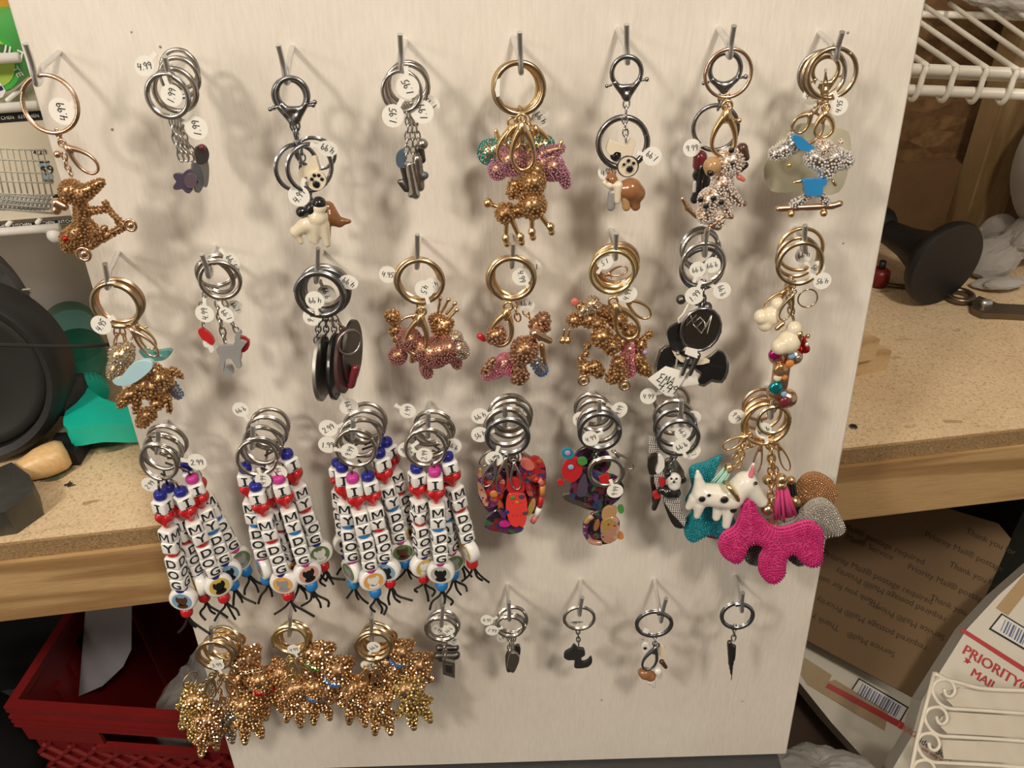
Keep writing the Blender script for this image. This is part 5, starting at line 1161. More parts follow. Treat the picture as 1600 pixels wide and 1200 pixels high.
for a, b, c, d in ((684, 490, 688, 466), (690, 488, 701, 468), (698, 490, 711, 474), (702, 496, 714, 484)): k.blob('crown_point', [(a, b, 0, 2.5, c, d, 0, 2), (c, d, 0, 3.5)], 'gold', dn=0, k=.8, res=14)
k = KC('gold keychain with gold paw and ball charms, left of the mauve dog', 650, 402, .034, G, 'rose_gold')
k.ring(654, 436, 33, -3, thick=.13, yaw=-8); k.clasp(652, 490, 625, 515, 24, 0, knob=0); k.tag(676, 446, 13, 150, 3, '4.99', 60)
k.blob('gold_dog', [(613, 494, 0, 10), (618, 516, 0, 9), (625, 530, 0, 10), (645, 560, 0, 5)], 'rose_gold', dn=-1, gems='gold', gsize=4.2); k.sph('foot', 644, 563, 5, 'gold', 0)
# 5 - rose jewelled dogs
G = 'jewelled dog keychains, fifth hook of the second row'
k = KC('gold keychain with rose gold jewelled poodle in front', 798, 402, .043, G, 'bronze_gold')
k.ring(800, 436, 34, 1, thick=.15); k.clasp(793, 482, 778, 540, 42, 8, knob=0, metal='gold'); k.tag(815, 432, 15, -150, -2, '4.99', 70)
k.blob('poodle', [(820, 545, 3, 19), (812, 555, 3, 14), (770, 562, 2, 5, 756, 580, 2, 5), (812, 575, 3, 9), (805, 588, 3, 5, 802, 594, 3, 4), (818, 585, 3, 8, 812, 596, 3, 5), (775, 522, 4, 14), (840, 520, 2, 10)], 'rose_gold', dn=4, gems='rose', gsize=4.4)
k.blob('muzzle', [(835, 518, 6, 7, 858, 530, 5, 5)], 'rose_gold', dn=5, res=18)
k = KC('gold keychain with pink jewelled dachshund behind the rose poodle', 795, 400, .038, G, 'gold')
k.ring(796, 434, 34, -3, thick=.15, yaw=7); k.chain([(802, 470), (810, 500)], 8); k.blob('dachshund', [(790, 568, 0, 15), (775, 578, 0, 12), (762, 585, 0, 9), (800, 575, 0, 12)], 'rose_gold', dn=0, gems='pink', gsize=3.6); k.blob('red_stone', [(750, 525, 0, 5, 756, 530, 0, 4)], 'en_red', dn=2, res=12)
k.blob('gold_dog', [(848, 500, 0, 11), (838, 508, 0, 10), (852, 512, 0, 7)], 'rose_gold', dn=-1, gems='rose', gsize=4.2)
k = KC('gold keychain with blue jewelled charm, right of the rose poodle', 802, 398, .033, G, 'gold')
k.ring(803, 432, 33, -2, thick=.13, yaw=-8); k.tag(832, 418, 14, 120, -4, '1.99', 70, oval=1.2); k.tag(822, 474, 13, 120, 3, '4.99', 60, oval=1.2); k.chain([(808, 470), (830, 500)], 7)
k.blob('blue_charm', [(838, 568, 0, 8, 846, 578, 0, 9)], 'gold', dn=1, gems='blue', gsize=3.8); k.blob('gold_side', [(846, 540, 0, 5, 852, 575, 0, 4), (846, 584, 0, 5)], 'gold', dn=0, res=18)
# 6 - gold jewelled animals
G = 'gold jewelled animal keychains, sixth hook of the second row'
k = KC('gold keychain with gold dog on a little car, front of its hook', 958, 390, .043, G, 'yellow_gold')
k.ring(957, 425, 34, 1, thick=.13); k.tag(945, 409, 13, 150, 0, '1.5', 60); k.clasp(960, 474, 990, 528, 42, 8, knob=0, metal='gold')
k.blob('dog', [(940, 525, 4, 15), (955, 540, 4, 12), (918, 540, 2, 5), (935, 505, 2, 9), (915, 552, 2, 5)], 'gold', dn=3, gems='gold', gsize=4.4); k.blob('car', [(915, 575, 2, 10), (935, 580, 2, 9), (955, 590, 2, 8), (965, 585, 2, 12, 965, 565, 2, 9), (930, 570, 2, 8), (910, 565, 2, 5, 905, 558, 2, 3)], 'gold', dn=3, gems='gold', gsize=4.2)
for x, y in ((912, 594), (976, 602)): k.ring(x, y, 8, 7, 'rose_gold', thick=.45, turns=1, name='wheel'); k.sph('wheel_hub', x, y, 5, 'gold', 8, flat=.6)
k = KC('gold keychain with silver jewelled dog and dangling feet, upper left of the car dog', 955, 385, .038, G, 'gold')
k.ring(962, 418, 34, -3, thick=.15, yaw=6); k.tag(980, 460, 14, 15, 4, '4.99', 60, oval=1.15); k.blob('dog_head', [(925, 476, 0, 12), (912, 485, 0, 9)], 'gold', dn=1, gems='silver', gsize=4); k.sph('coral_stone', 898, 472, 7, 'en_coral', 1, flat=.6); k.blob('dog', [(897, 500, 0, 10), (920, 500, 0, 11), (905, 478, 0, 6)], 'gold', dn=1, gems='gold', gsize=4.2)
for x in (882, 890): k.blob('leg', [(x, 515, 0, 2, x - 3, 530, 0, 2), (x - 3, 532, 0, 5.5)], 'gold', dn=1, k=1, res=16)
k = KC('gold keychain with pink and gold jewelled animal at the right of the car dog', 962, 384, .034, G, 'gold')
k.ring(960, 415, 33, -4, thick=.15, yaw=-8); k.clasp(975, 465, 1015, 495, 26, 4, knob=0); k.blob('animal', [(995, 560, 0, 12), (1005, 575, 0, 10), (1000, 540, 0, 9), (1010, 582, 0, 5, 1018, 587, 0, 3), (1005, 530, 0, 4, 1015, 522, 0, 5)], 'gold', dn=0, gems='gold', gsize=4.2); k.blob('pink_side', [(980, 555, 2, 10, 982, 580, 2, 9), (983, 545, 2, 8)], 'gold', dn=2, gems='pink', gsize=3.8); k.sph('lilac_stone', 1008, 550, 4, 'en_lilac', 5)
k = KC('gold keychain with gold jewelled head and swivel bars at the back of its hook', 958, 384, .030, G, 'rose_gold')
k.ring(966, 412, 32, -3, thick=.15, yaw=10); k.clasp(945, 430, 980, 420, 18, 2, knob=1); k.blob('head', [(945, 490, 0, 12), (965, 500, 0, 13), (985, 520, 0, 12), (970, 535, 0, 12)], 'gold', dn=1, gems='gold', gsize=4.4); k.sph('black_stone', 928, 479, 4, 'en_black', 5)
# 7 - black terriers
G = 'black terrier keychains'
for j, (x, y, r, dn, lab) in enumerate(((1099, 412, 33, 2, 'silver keychain with dark oval medallion scratched with a zigzag emblem'), (1097, 420, 33, -3, 'gunmetal keychain with large flat black terrier, lowest of its hook'), (1095, 392, 30, -9, 'silver keychain with black terrier and white collar behind the medallion'), (1093, 386, 30, -13, 'gunmetal keychain with white paper label marked 4.49'))):
    k = KC(lab, x, y - r, .042, G, ('chrome', 'gunmetal', 'nickel', 'gunmetal')[j]); k.ring(x, y, r, dn, thick=.13, yaw=5 * j)
    k.chain([(1099, 440), (1098 - 6 * j, 462), (1095 + 4 * (j % 2), 485)], 9, dn=dn, metal='gunmetal')
    if j == 0:
        out = [(1095 + math.cos(q * PI / 8) * 30 - math.sin(q * PI / 8) * 9, 515 + math.sin(q * PI / 8) * 33 + math.cos(q * PI / 8) * 4) for q in range(16)]
        k.plate('medallion', out, 'dark_pewter', 8, 2.5, curve=2)
        rim = MB().tube([k.P(a, b, 9.3) for a, b in out], .0011, 6, True); part('medallion_rim', rim, 'gunmetal', k.root)
        zz = MB(); zz.tube([k.P(a, b, 9.6) for a, b in ((1077, 487), (1071, 510), (1088, 493), (1087, 513), (1099, 500), (1105, 522), (1112, 493))], .0006, 5); zz.tube([k.P(a, b, 9.6) for a, b in ((1077, 487), (1083, 506), (1096, 521), (1107, 503), (1112, 493))], .0006, 5); zz.tube([k.P(a, b, 9.6) for a, b in ((1083, 506), (1094, 496), (1105, 508), (1095, 522), (1083, 506))], .0006, 5)
        part('engraved_emblem', zz, 'pewter', k.root); k.tag(1090, 421, 13, 170, 4, '9.99', 20); k.tag(1113, 414, 13, 140, 2, '9.99', 50)
    if j == 1:
        k.plate('terrier_backing', [(1022, 575), (1030, 545), (1048, 537), (1072, 548), (1098, 562), (1122, 545), (1137, 555), (1138, 580), (1128, 598), (1112, 596), (1100, 604), (1088, 598), (1095, 585), (1075, 575), (1055, 572), (1040, 585), (1026, 586)], 'chrome', 2, 2.5, curve=2)
        k.plate('terrier', [(1026, 575), (1033, 549), (1048, 541), (1072, 552), (1098, 566), (1122, 549), (1134, 558), (1134, 579), (1126, 594), (1112, 592), (1100, 600), (1091, 596), (1098, 582), (1075, 571), (1055, 568), (1040, 580), (1030, 582)], 'en_black', 3.6, 1.6, curve=2)
    if j == 2:
        k.plate('terrier_head', [(1042, 518), (1050, 508), (1066, 505), (1072, 530), (1066, 546), (1050, 545), (1044, 532)], 'en_black', 4, 3, curve=3); k.plate('collar', [(1050, 548), (1066, 556), (1082, 562), (1104, 560), (1108, 566), (1084, 570), (1062, 564)], 'en_cream', 5.5, 2, curve=2)
        for x_, y_ in ((1059, 552), (1080, 566)): k.sph('stud', x_, y_, 3, 'chrome', 7)
        k.tag(1085, 462, 15, -20, 4, '1.99', 70); k.tag(1128, 454, 14, 60, 2, '9.99', 50)
    if j == 3:
        k.plate('paper_label', [(1012, 592), (1040, 572), (1060, 578), (1072, 585), (1052, 620), (1040, 618)], 'tag_paper', 7, .5, curve=0); ink2 = MB()
        handwriting('EMA', .0065, ink2, k.P(1041, 593, 7.4), (U * .9 - VB * .35).normalized(), (VB * .9 + U * .35).normalized(), .0004); handwriting('4.49', .0065, ink2, k.P(1044, 606, 7.4), (U * .9 - VB * .35).normalized(), (VB * .9 + U * .35).normalized(), .0004)
        part('handwriting', ink2, 'ink', k.root); part('label_string', MB().tube([k.P(1078, 470, 2), k.P(1068, 490, 6), k.P(1060, 498, 5), k.P(1064, 520, 3), k.P(1055, 580, 6)], .0007, 6), 'cord_white', k.root)
        k.plate('white_card', [(1062, 586), (1086, 578), (1092, 600), (1066, 604)], 'tag_paper', 5, .5, curve=0); k.blob('steel_tool', [(1075, 560, 0, 4, 1066, 585, 0, 3), (1090, 555, 0, 5, 1078, 585, 0, 3)], 'gunmetal', dn=9, res=20); k.plate('price_sticker', [(1072, 542), (1090, 546), (1090, 560), (1070, 553)], 'tag_paper', 11, .5, curve=0); k.sph('bell', 1064, 468, 8, 'dark_pewter', 0); k.sph('bell', 1104, 480, 9, 'dark_pewter', 0)
# 8 - gem-set bone and plain cream drops
k = KC('gold keychain with plain cream drop charm and gem-set bone', 1253, 384, .043, 'cream drop keychains', 'bronze_gold')
k.ring(1250, 412, 34, 2, thick=.13); k.tag(1285, 439, 14, 60, 5, '4.95', 120); k.chain([(1240, 440), (1232, 470), (1240, 500)], 8); k.clasp(1240, 458, 1222, 500, 22, 4, knob=0); k.ring(1262, 466, 15, 0, 'bronze_gold', thick=.16, turns=1, name='jump_ring')
k.blob('cream_drop', [(1240, 512, 3, 11), (1230, 532, 5, 17), (1216, 538, 8, 12)], 'en_cream', dn=5, label='plain cream drop charm'); k.blob('gold_flap', [(1248, 520, 4, 5, 1245, 532, 4, 5)], 'gold', dn=8, res=16); k.blob('gold_flap', [(1214, 512, 2, 4, 1222, 505, 2, 4)], 'gold', dn=8, res=16)
k.blob('bone', [(1215, 556, 0, 13), (1240, 556, 0, 13), (1222, 570, 0, 12, 1218, 600, 0, 12), (1212, 612, 0, 13), (1230, 622, 0, 14)], 'rose_gold', dn=2)
for x, y, r, m_ in ((1211, 554, 10, 'gem_hot'), (1234, 568, 7, 'en_orange'), (1237, 556, 6, 'en_sky'), (1219, 578, 12, 'gem_copper'), (1215, 590, 7, 'en_cream'), (1226, 590, 5, 'en_orange'), (1212, 606, 11, 'gem_teal'), (1225, 616, 5, 'en_sky'), (1226, 628, 10, 'en_burgundy'), (1248, 560, 5, 'gem_silver')): k.sph('set_stone', x, y, r, m_, 8.5, flat=.55)
k.blob('side_charm', [(1252, 530, 0, 6, 1258, 545, 0, 7)], 'gem_red', dn=2, res=16); k.sph('side_bead', 1262, 525, 4, 'gold', 2); k.sph('side_bead', 1260, 538, 4, 'gem_clear', 4)
k = KC('gold keychain with plain cream drop charm hanging left of the gem-set bone', 1250, 362, .035, 'cream drop keychains', 'gold')
k.ring(1251, 390, 34, -3, thick=.11); k.ring(1246, 402, 32, -1, 'bronze_gold', thick=.12); k.chain([(1236, 436), (1224, 462)], 8); k.clasp(1228, 452, 1196, 484, 22, 3, knob=0); k.tag(1256, 398, 14, 180, -3, '4.99', 10); k.tag(1276, 420, 13, 60, 2, '4.95', 80)
k.blob('cream_drop', [(1214, 474, 3, 10), (1204, 492, 4, 14), (1188, 492, 7, 11), (1194, 504, 5, 11)], 'en_cream', dn=2, label='plain cream drop charm')
# ================================================================== third row: letter bead strings
def rounded_cube():
    bm = bmesh.new(); bmesh.ops.create_cube(bm, size=1.0); bmesh.ops.bevel(bm, geom=bm.edges[:], offset=.2, segments=4, affect='EDGES', profile=.6)
    me = bpy.data.meshes.new('letter_bead'); bm.to_mesh(me); bm.free(); me.polygons.foreach_set('use_smooth', [True] * len(me.polygons)); me.set_sharp_from_angle(angle=math.radians(50)); me.materials.append(MATS['bead_white']); return me
CUBE = rounded_cube(); LET = {}
for ch in 'IMYDOG':
    bm = bmesh.new()
    for q in range(4):
        if ch == 'I':
            t = bpy.data.meshes.new('tmp'); mb = MB(); mb.box((0, 0, 0), (.15, .66, .01)); mb.box((0, .31, 0), (.38, .10, .01)); mb.box((0, -.31, 0), (.38, .10, .01)); t = mb.mesh('tmp', None, False)
        elif ch == 'M':
            mb = MB(); w_ = .12
            for x_ in (-.3, .3): mb.box((x_, 0, 0), (w_, .66, .01))
            for s_ in (-1, 1): mb.slab([V((s_ * .34, .33, .005)), V((s_ * .2, .33, .005)), V((-s_ * .04, -.2, .005)), V((s_ * .0 + s_ * .06, -.2, .005))], (0, 0, -.009))
            t = mb.mesh('tmp', None, False)
        else: t = text_mesh(ch, .98, 'ink', .006, bold=.022).copy(); 
        # upright on the four sides: x -> across, y -> up
        Rm = Matrix.Rotation(q * PI / 2, 4, 'Z') @ Matrix.Translation((0, -.503, 0)) @ Matrix.Rotation(PI / 2, 4, 'X')
        t.transform(Rm); bm.from_mesh(t); bpy.data.meshes.remove(t)
    me = bpy.data.meshes.new('letter_' + ch); bm.to_mesh(me); bm.free(); me.materials.clear(); me.materials.append(MATS['ink']); LET[ch] = me
def barrel(m_):
    mb = MB(); mb.lathe([(.12, -.5), (.40, -.48), (.5, -.3), (.52, 0), (.5, .3), (.40, .48), (.12, .5)], (0, 0, 0), (0, 0, 1), 20); return mb.mesh('barrel_' + m_, m_, True, None, True)
BAR = {m_: barrel(m_) for m_ in ('bead_red', 'bead_blue', 'bead_sky', 'bead_pink')}
hv, hf = blob_np([(np.array((-.24, 0, .2)), .30, np.array((0, 0, -.26)), .16), (np.array((.24, 0, .2)), .30, np.array((0, 0, -.26)), .16)], .08, 26); HEART = mesh_np('heart', hv, hf.ravel(), 4, 'bead_red', True)
mb = MB(); mb.lathe([(.0004, -.20), (.42, -.20), (.49, -.16), (.51, -.08), (.51, .08), (.49, .16), (.42, .20), (.0004, .20)], (0, 0, 0), (0, 1, 0), 32); DISC = mb.mesh('picture_bead', 'bead_white', True, None, True, 50)
mat('pic_blue', (.20, .36, .52), .3); mat('pic_orange', (.72, .38, .12), .3); mat('pic_green', (.12, .20, .08), .3); mat('pic_gold', (.62, .45, .12), .3); mat('pic_rose', (.66, .36, .30), .3); mat('pic_grey', (.45, .45, .42), .3)
def pic_mesh(m_):
    mb = MB(); mb.lathe([(.0004, -.207), (.36, -.207), (.365, -.2)], (0, 0, 0), (0, 1, 0), 28, caps=True); return mb.mesh('pic_' + m_, m_, False, None, True)
def dogface_mesh(m_, seed):
    r = random.Random(seed); mb = MB(); y = -.209
    def el(cx, cz, rx, rz, dy): mb.slab([V((cx + math.cos(2 * PI * k / 14) * rx, y - dy, cz + math.sin(2 * PI * k / 14) * rz)) for k in range(14)], (0, .002, 0))
    el(0, -.02, .17, .20, 0); el(0, -.22, .20, .12, 0); s = r.choice((1, -1)); el(-.15, .08, .07, .14, .001); el(.15, .08, .07, .14, .001); el(.03 * s, -.1, .09, .08, .002)
    return mb.mesh('dogface', m_, False, None, True)
PICS = {p: pic_mesh(p) for p in ('pic_blue', 'pic_orange', 'pic_green', 'pic_gold', 'pic_rose', 'pic_grey')}
FACES = {p: dogface_mesh(p, i) for i, p in enumerate(('en_black', 'en_dkbrown', 'en_white', 'en_grey', 'en_tan'))}
NOSE = None
def string(label, hook, x0, y0, x1, y1, n0, n1, spc, end, pic, face, yaw, ring, tag=None, pyaw=0, group=None):
    rx, ry, rr, rdn, rp = ring
    k = KC(label, rx, ry - rr, .042, group, 'nickel'); k.ring(rx, ry, rr, rdn, thick=.14, pitch=rp, yaw=random.uniform(-12, 12))
    A, B = pt(x0, y0, n0), pt(x1, y1, n1)      # centre of the first letter, centre of the picture bead
    d = (B - A); pitch_ = d.length / 7.75; d.normalize(); w = .0117
    sdv = (U - d * U.dot(d)).normalized(); Rz = Matrix.Rotation(math.radians(yaw), 3, d); X = Rz @ sdv; Z = -d; Y = Z.cross(X)
    o = k.root.location; pos = A.copy()
    def put(nm, me, c, sx, sy, sz, parent=None): return link(nm, me, k.root, M4(X * sx, Y * sy, Z * sz, c - o))
    t = -0.75
    put('spacer_bead', BAR[spc[0]], A - d * pitch_ * .78, w * .78, w * .78, pitch_ * .62)
    part('wire_loop', MB().tube([A - d * pitch_ * 1.0, A - d * pitch_ * 1.3 + (pt(rx, ry + rr * .9, .04) - A) * .1, pt(rx, ry + rr * .95, .042 + rdn * .001)], .0009, 6), 'dark_pewter', k.root)
    seqn = [('I', 0, .98), ('H', 1.12, .95), ('M', 2.24, .96), ('Y', 3.19, .94), ('s', 3.80, .42), ('D', 4.48, .95), ('O', 5.38, .93), ('G', 6.28, .93), ('s2', 6.86, .42)]
    for ch, tt_, hgt in seqn:
        c = A + d * pitch_ * tt_; jy = random.uniform(-14, 14); Rj = Matrix.Rotation(math.radians(jy), 3, d); Xs, Ys = X, Y; 
        if ch == 'H': ob = link('heart_bead', HEART, k.root, M4(sdv * w * 1.14, Z.cross(sdv) * w * 1.7, Z * pitch_ * 1.5, c - o))
        elif ch in ('s', 's2'): put('spacer_bead', BAR[spc[1] if ch == 's' else spc[2]], c, w * .82, w * .82, pitch_ * hgt)
        else:
            Xj, Yj = Rj @ X, Rj @ Y; ob = link('letter_bead', CUBE, k.root, M4(Xj * w, Yj * w, Z * pitch_ * hgt * .98, c - o)); link('letter_print', LET[ch], ob)
    # picture bead faces out
    Zp = -d; Yp = -(NB - d * NB.dot(d)).normalized(); Rp = Matrix.Rotation(math.radians(pyaw), 3, d); Yp = Rp @ Yp; Xp = Yp.cross(Zp); S = .0212
    ob = link('picture_bead', DISC, k.root, M4(Xp * S, Yp * S, Zp * S, B - o)); link('picture', PICS[pic], ob); link('dog_picture', FACES[face], ob)
    e = B + d * S * .66; link('end_bead', BAR[end], k.root, M4(X * w * .8, Y * w * .8, Z * w * .7, e - o))
    for q in range(3):
        sgn = (-1, 1, .3)[q]; L = random.uniform(.013, .022); p0 = e + d * w * .3
        part('cord_end', MB().tube(smooth_path([p0, p0 + d * L * .35 + sdv * sgn * .002, p0 + d * L * .7 + sdv * sgn * .006 * random.uniform(.6, 1.6), p0 + d * L + sdv * sgn * .010 * random.uniform(.3, 1.6) + NB * random.uniform(-.002, .003)], 4), .0010, 6), 'cord_black', k.root)
    if tag: k.tag(*tag)
    return k
SB_, SR, SS, SP = 'bead_blue', 'bead_red', 'bead_sky', 'bead_pink'
STR = {1: [((254, 789), (287, 934), .050, .050, (SB_, SR, SB_), SR, 'pic_blue', 'en_dkbrown', 8), ((288, 782), (341, 912), .046, .046, (SB_, SR, SB_), SR, 'pic_gold', 'en_black', -30), ((268, 776), (312, 910), .036, .040, (SB_, SR, SB_), SR, 'pic_gold', 'en_dkbrown', 30), ((306, 762), (356, 892), .038, .038, (SP, SS, SB_), SS, 'pic_blue', 'en_black', -20), ((300, 742), (373, 872), .030, .026, (SB_, SS, SP), SS, 'pic_green', 'en_grey', -30)],
       2: [((404, 774), (444, 908), .050, .050, (SB_, SR, SB_), SR, 'pic_orange', 'en_grey', -12), ((440, 762), (480, 893), .046, .046, (SP, SS, SP), SS, 'pic_rose', 'en_black', -28), ((386, 746), (413, 884), .040, .036, (SB_, SS, SP), SS, 'pic_blue', 'en_tan', -8), ((453, 724), (498, 862), .034, .034, (SB_, SR, SB_), SR, 'pic_green', 'en_white', -35), ((420, 764), (458, 884), .036, .034, (SB_, SR, SB_), SB_, 'pic_orange', 'en_dkbrown', 20), ((446, 730), (484, 852), .026, .024, (SP, SR, SB_), SR, 'pic_gold', 'en_black', 25)],
       3: [((554, 762), (582, 903), .050, .050, (SP, SS, SP), SS, 'pic_orange', 'en_white', -18), ((578, 758), (605, 888), .046, .045, (SB_, SR, SB_), SR, 'pic_blue', 'en_black', -22), ((536, 745), (551, 890), .040, .038, (SB_, SS, SP), SS, 'pic_green', 'en_grey', -10), ((596, 722), (628, 858), .038, .034, (SB_, SS, SP), SS, 'pic_green', 'en_dkbrown', -25), ((607, 704), (640, 828), .028, .026, (SB_, SR, SB_), SR, 'pic_gold', 'en_black', -40), ((529, 735), (541, 848), .026, .024, (SB_, SR, SB_), SB_, 'pic_grey', 'en_black', 25)],
       4: [((680, 752), (689, 892), .050, .050, (SP, SS, SP), SS, 'pic_grey', 'en_black', -15), ((652, 746), (661, 881), .044, .042, (SB_, SR, SB_), SR, 'pic_gold', 'en_white', -35), ((702, 727), (733, 858), .040, .038, (SB_, SR, SB_), SR, 'pic_gold', 'en_white', -25), ((690, 738), (706, 876), .034, .032, (SP, SS, SP), SS, 'pic_green', 'en_grey', 25), ((697, 730), (714, 846), .026, .024, (SB_, SR, SB_), SB_, 'pic_grey', 'en_tan', 30)]}
HRING = {1: (248, 722, 28, 3.5, -8.5), 2: (402, 715, 28, 4, -10), 3: (556, 700, 29, 3.5, -8.5), 4: (665, 700, 29, 3.5, -8.0)}
HTAG = {1: {0: (234, 757, 13, -40, 6, '2.99', 80), 1: (308, 722, 15, 80, 4, '2.99', -80, 0, 0, 1.0)}, 2: {0: (411, 750, 13, 10, 8, '4.99', 70), 1: (436, 738, 13, 60, 4, '2.99', 30), 2: (376, 640, 13, 200, -8, '9.99', 0)},
        3: {0: (546, 705, 14, 80, 6, '9.99', -20), 2: (512, 695, 15, -80, -2, '1.99', 80), 3: (513, 669, 15, -80, -8, '2.99', 110), 4: (545, 635, 14, 30, -12, '4.99', 70, 0, 0, 1.1)}, 4: {0: (663, 711, 13, 60, 6, '2.99', 20), 1: (635, 703, 14, -55, 3, '9.99', 60), 4: (637, 642, 13, 60, -12, '1.99', 20), 3: (708, 697, 13, 70, -4, '9.99', 80, 0, 0, 1.1)}}
WHO = {'pic_blue': 'blue', 'pic_orange': 'orange', 'pic_green': 'dark green', 'pic_gold': 'yellow', 'pic_rose': 'rose', 'pic_grey': 'grey'}
PLC = ['frontmost', 'second from front', 'third from front', 'fourth from front', 'fifth from front', 'hindmost']
for h in STR:
    hx, hy, hr, dx, dy = HRING[h]
    for j, (a, b_, n0, n1, spc, end, pic, face, yaw) in enumerate(STR[h]):
        string('letter bead string with %s picture bead, %s, %s string hook' % (WHO[pic], PLC[j], ORD[h - 1]), h, *a, *b_, n0, n1, spc, end, pic, face, yaw, (hx + dx * j, hy + dy * j, hr * (1.0 if j % 2 else 1.06), 4 - 4.2 * j, (-6, 14, -14, 20, 8, -8)[j]), HTAG[h].get(j), pyaw=(0, -30, 55, -25, -45, 20)[j] if h != 3 else (-20, 10, 45, -15, -50, 0)[j], group='I MY DOG bead strings')

# ================================================================== third row, enamel and stuffed charms
def ell(cx, cy, rx, ry, rot=0, n=12): return [(cx + math.cos(2 * PI * q / n) * rx * math.cos(rot) - math.sin(2 * PI * q / n) * ry * math.sin(rot), cy + math.cos(2 * PI * q / n) * rx * math.sin(rot) + math.sin(2 * PI * q / n) * ry * math.cos(rot)) for q in range(n)]
G = 'painted cat keychains'
LAB5 = ['silver keychain with bright red painted cat and striped tail', 'silver keychain with red and purple painted charm, left of the red cat', 'silver keychain with orange and purple painted charm, right of the red cat', 'silver keychain with blue mosaic painted charm below the red cat', 'silver keychain with dark painted charm at the back of the red cat']
for j, (x, y, r, dn) in enumerate(((793, 682, 32, 3), (791, 668, 32, -3), (797, 655, 31, -8), (795, 645, 30, -12), (799, 650, 31, -15))):
    k = KC(LAB5[j], x, y - r, .042, G, 'gunmetal' if j == 0 else 'nickel'); k.ring(x, y, r, dn, thick=.17, yaw=3 * j); k.chain([(785 + 5 * j, 708), (788 + 6 * j, 735)], 7, dn=dn)
    if j == 0:
        k.clasp(803, 722, 808, 765, 20, 9, metal='chrome', knob=0)
        k.plate('cat_head', [(792, 752), (800, 746), (812, 748), (820, 756), (818, 768), (804, 770), (793, 766)], 'en_red', 7, 2.5, curve=3); k.plate('cat_body', [(794, 772), (806, 768), (820, 772), (824, 790), (822, 812), (817, 822), (811, 820), (808, 822), (800, 820), (795, 812), (790, 792)], mat('en_scarlet', (.72, .05, .04), .25, coat=.5), 7, 3, curve=3)
        for sx in (801, 807, 813): k.blob('painted_line', [(sx, 785, 0, .8, sx, 812, 0, .8)], 'en_black', dn=8.6, res=10, k=.2)
        for x_, y_, r_, m_ in ((801, 778, 4, 'en_green'), (815, 776, 5, 'en_purple'), (792, 800, 4, 'en_navy'), (820, 802, 4, 'en_purple'), (808, 785, 3, 'en_orange')): k.sph('painted_dot', x_, y_, r_, m_, 8.6, flat=.25)
        k.plate('ear', ell(783, 760, 5, 11, .4), 'enamel_tan_mix', 6, 2.5, curve=2); k.plate('ear', ell(827, 764, 5, 13, -.3), 'enamel_red_mix', 6, 2.5, curve=2); k.plate('arm', ell(784, 796, 5, 15, -.3), 'enamel_red_mix', 6, 2.5, curve=2); k.plate('arm', ell(830, 792, 5, 14, .4), 'enamel_tan_mix', 6, 2.5, curve=2); k.plate('foot', ell(789, 818, 9, 4), 'en_magenta', 6, 2.5, curve=2)
        tl = [(832, 816), (838, 806), (843, 792), (847, 775), (848, 758), (842, 748), (834, 750)]
        cols = ['en_coral', 'en_white', 'en_red', 'en_orange', 'en_coral', 'en_red']
        for q in range(6): part('tail_band', MB().tube([k.P(*tl[q], 6), k.P(*tl[q + 1], 6)], .0022, 8), cols[q], k.root)
    if j == 1: k.tag(772, 717, 14, -20, 6, '4.99', 60); k.clasp(775, 715, 758, 760, 22, 6, metal='chrome', knob=0); k.plate('painted_charm', ell(768, 765, 20, 28, .2), 'enamel_red_mix', 2, 3, curve=2); k.plate('striped_band', [(746, 740), (752, 732), (756, 760), (764, 785), (758, 790), (748, 770)], 'enamel_tan_mix', 4, 2.5, curve=2); k.sph('painted_dot', 765, 745, 6, 'en_purple', 5, flat=.3); k.sph('painted_dot', 772, 772, 7, 'en_orange', 5, flat=.3)
    if j == 2: k.tag(750, 679, 14, -75, 2, '4.95', -80); k.clasp(790, 715, 782, 768, 22, 6, metal='chrome', knob=0); k.plate('painted_charm', [(808, 730), (835, 712), (852, 728), (852, 765), (845, 795), (825, 800), (812, 770)], 'enamel_red_mix', -2, 3, curve=3); k.plate('painted_ear', ell(824, 725, 12, 8, .5), 'en_coral', 0, 2.5, curve=2)
    if j == 3: k.tag(750, 650, 14, -75, -5, '4.99', -80); k.clasp(815, 705, 836, 735, 20, -2, knob=0); k.plate('mosaic_charm', [(757, 815), (775, 795), (800, 805), (818, 825), (802, 833), (780, 830), (762, 826)], 'enamel_purple_mix', 0, 3, curve=3)
    if j == 4: k.tag(813, 641, 14, 130, -8, '4.99', 50); k.clasp(770, 700, 752, 728, 18, -4, knob=0); k.plate('painted_charm', ell(795, 765, 46, 48, 0, 14), 'enamel_purple_mix', -9, 3, curve=2)
G = 'painted dog keychains'
LAB6 = ['silver keychain with tan painted cat hanging lowest', 'silver keychain with red headed painted dog', 'silver keychain with purple painted dog behind a silver ring', 'silver keychain with dark painted charm at the back of the painted dogs']
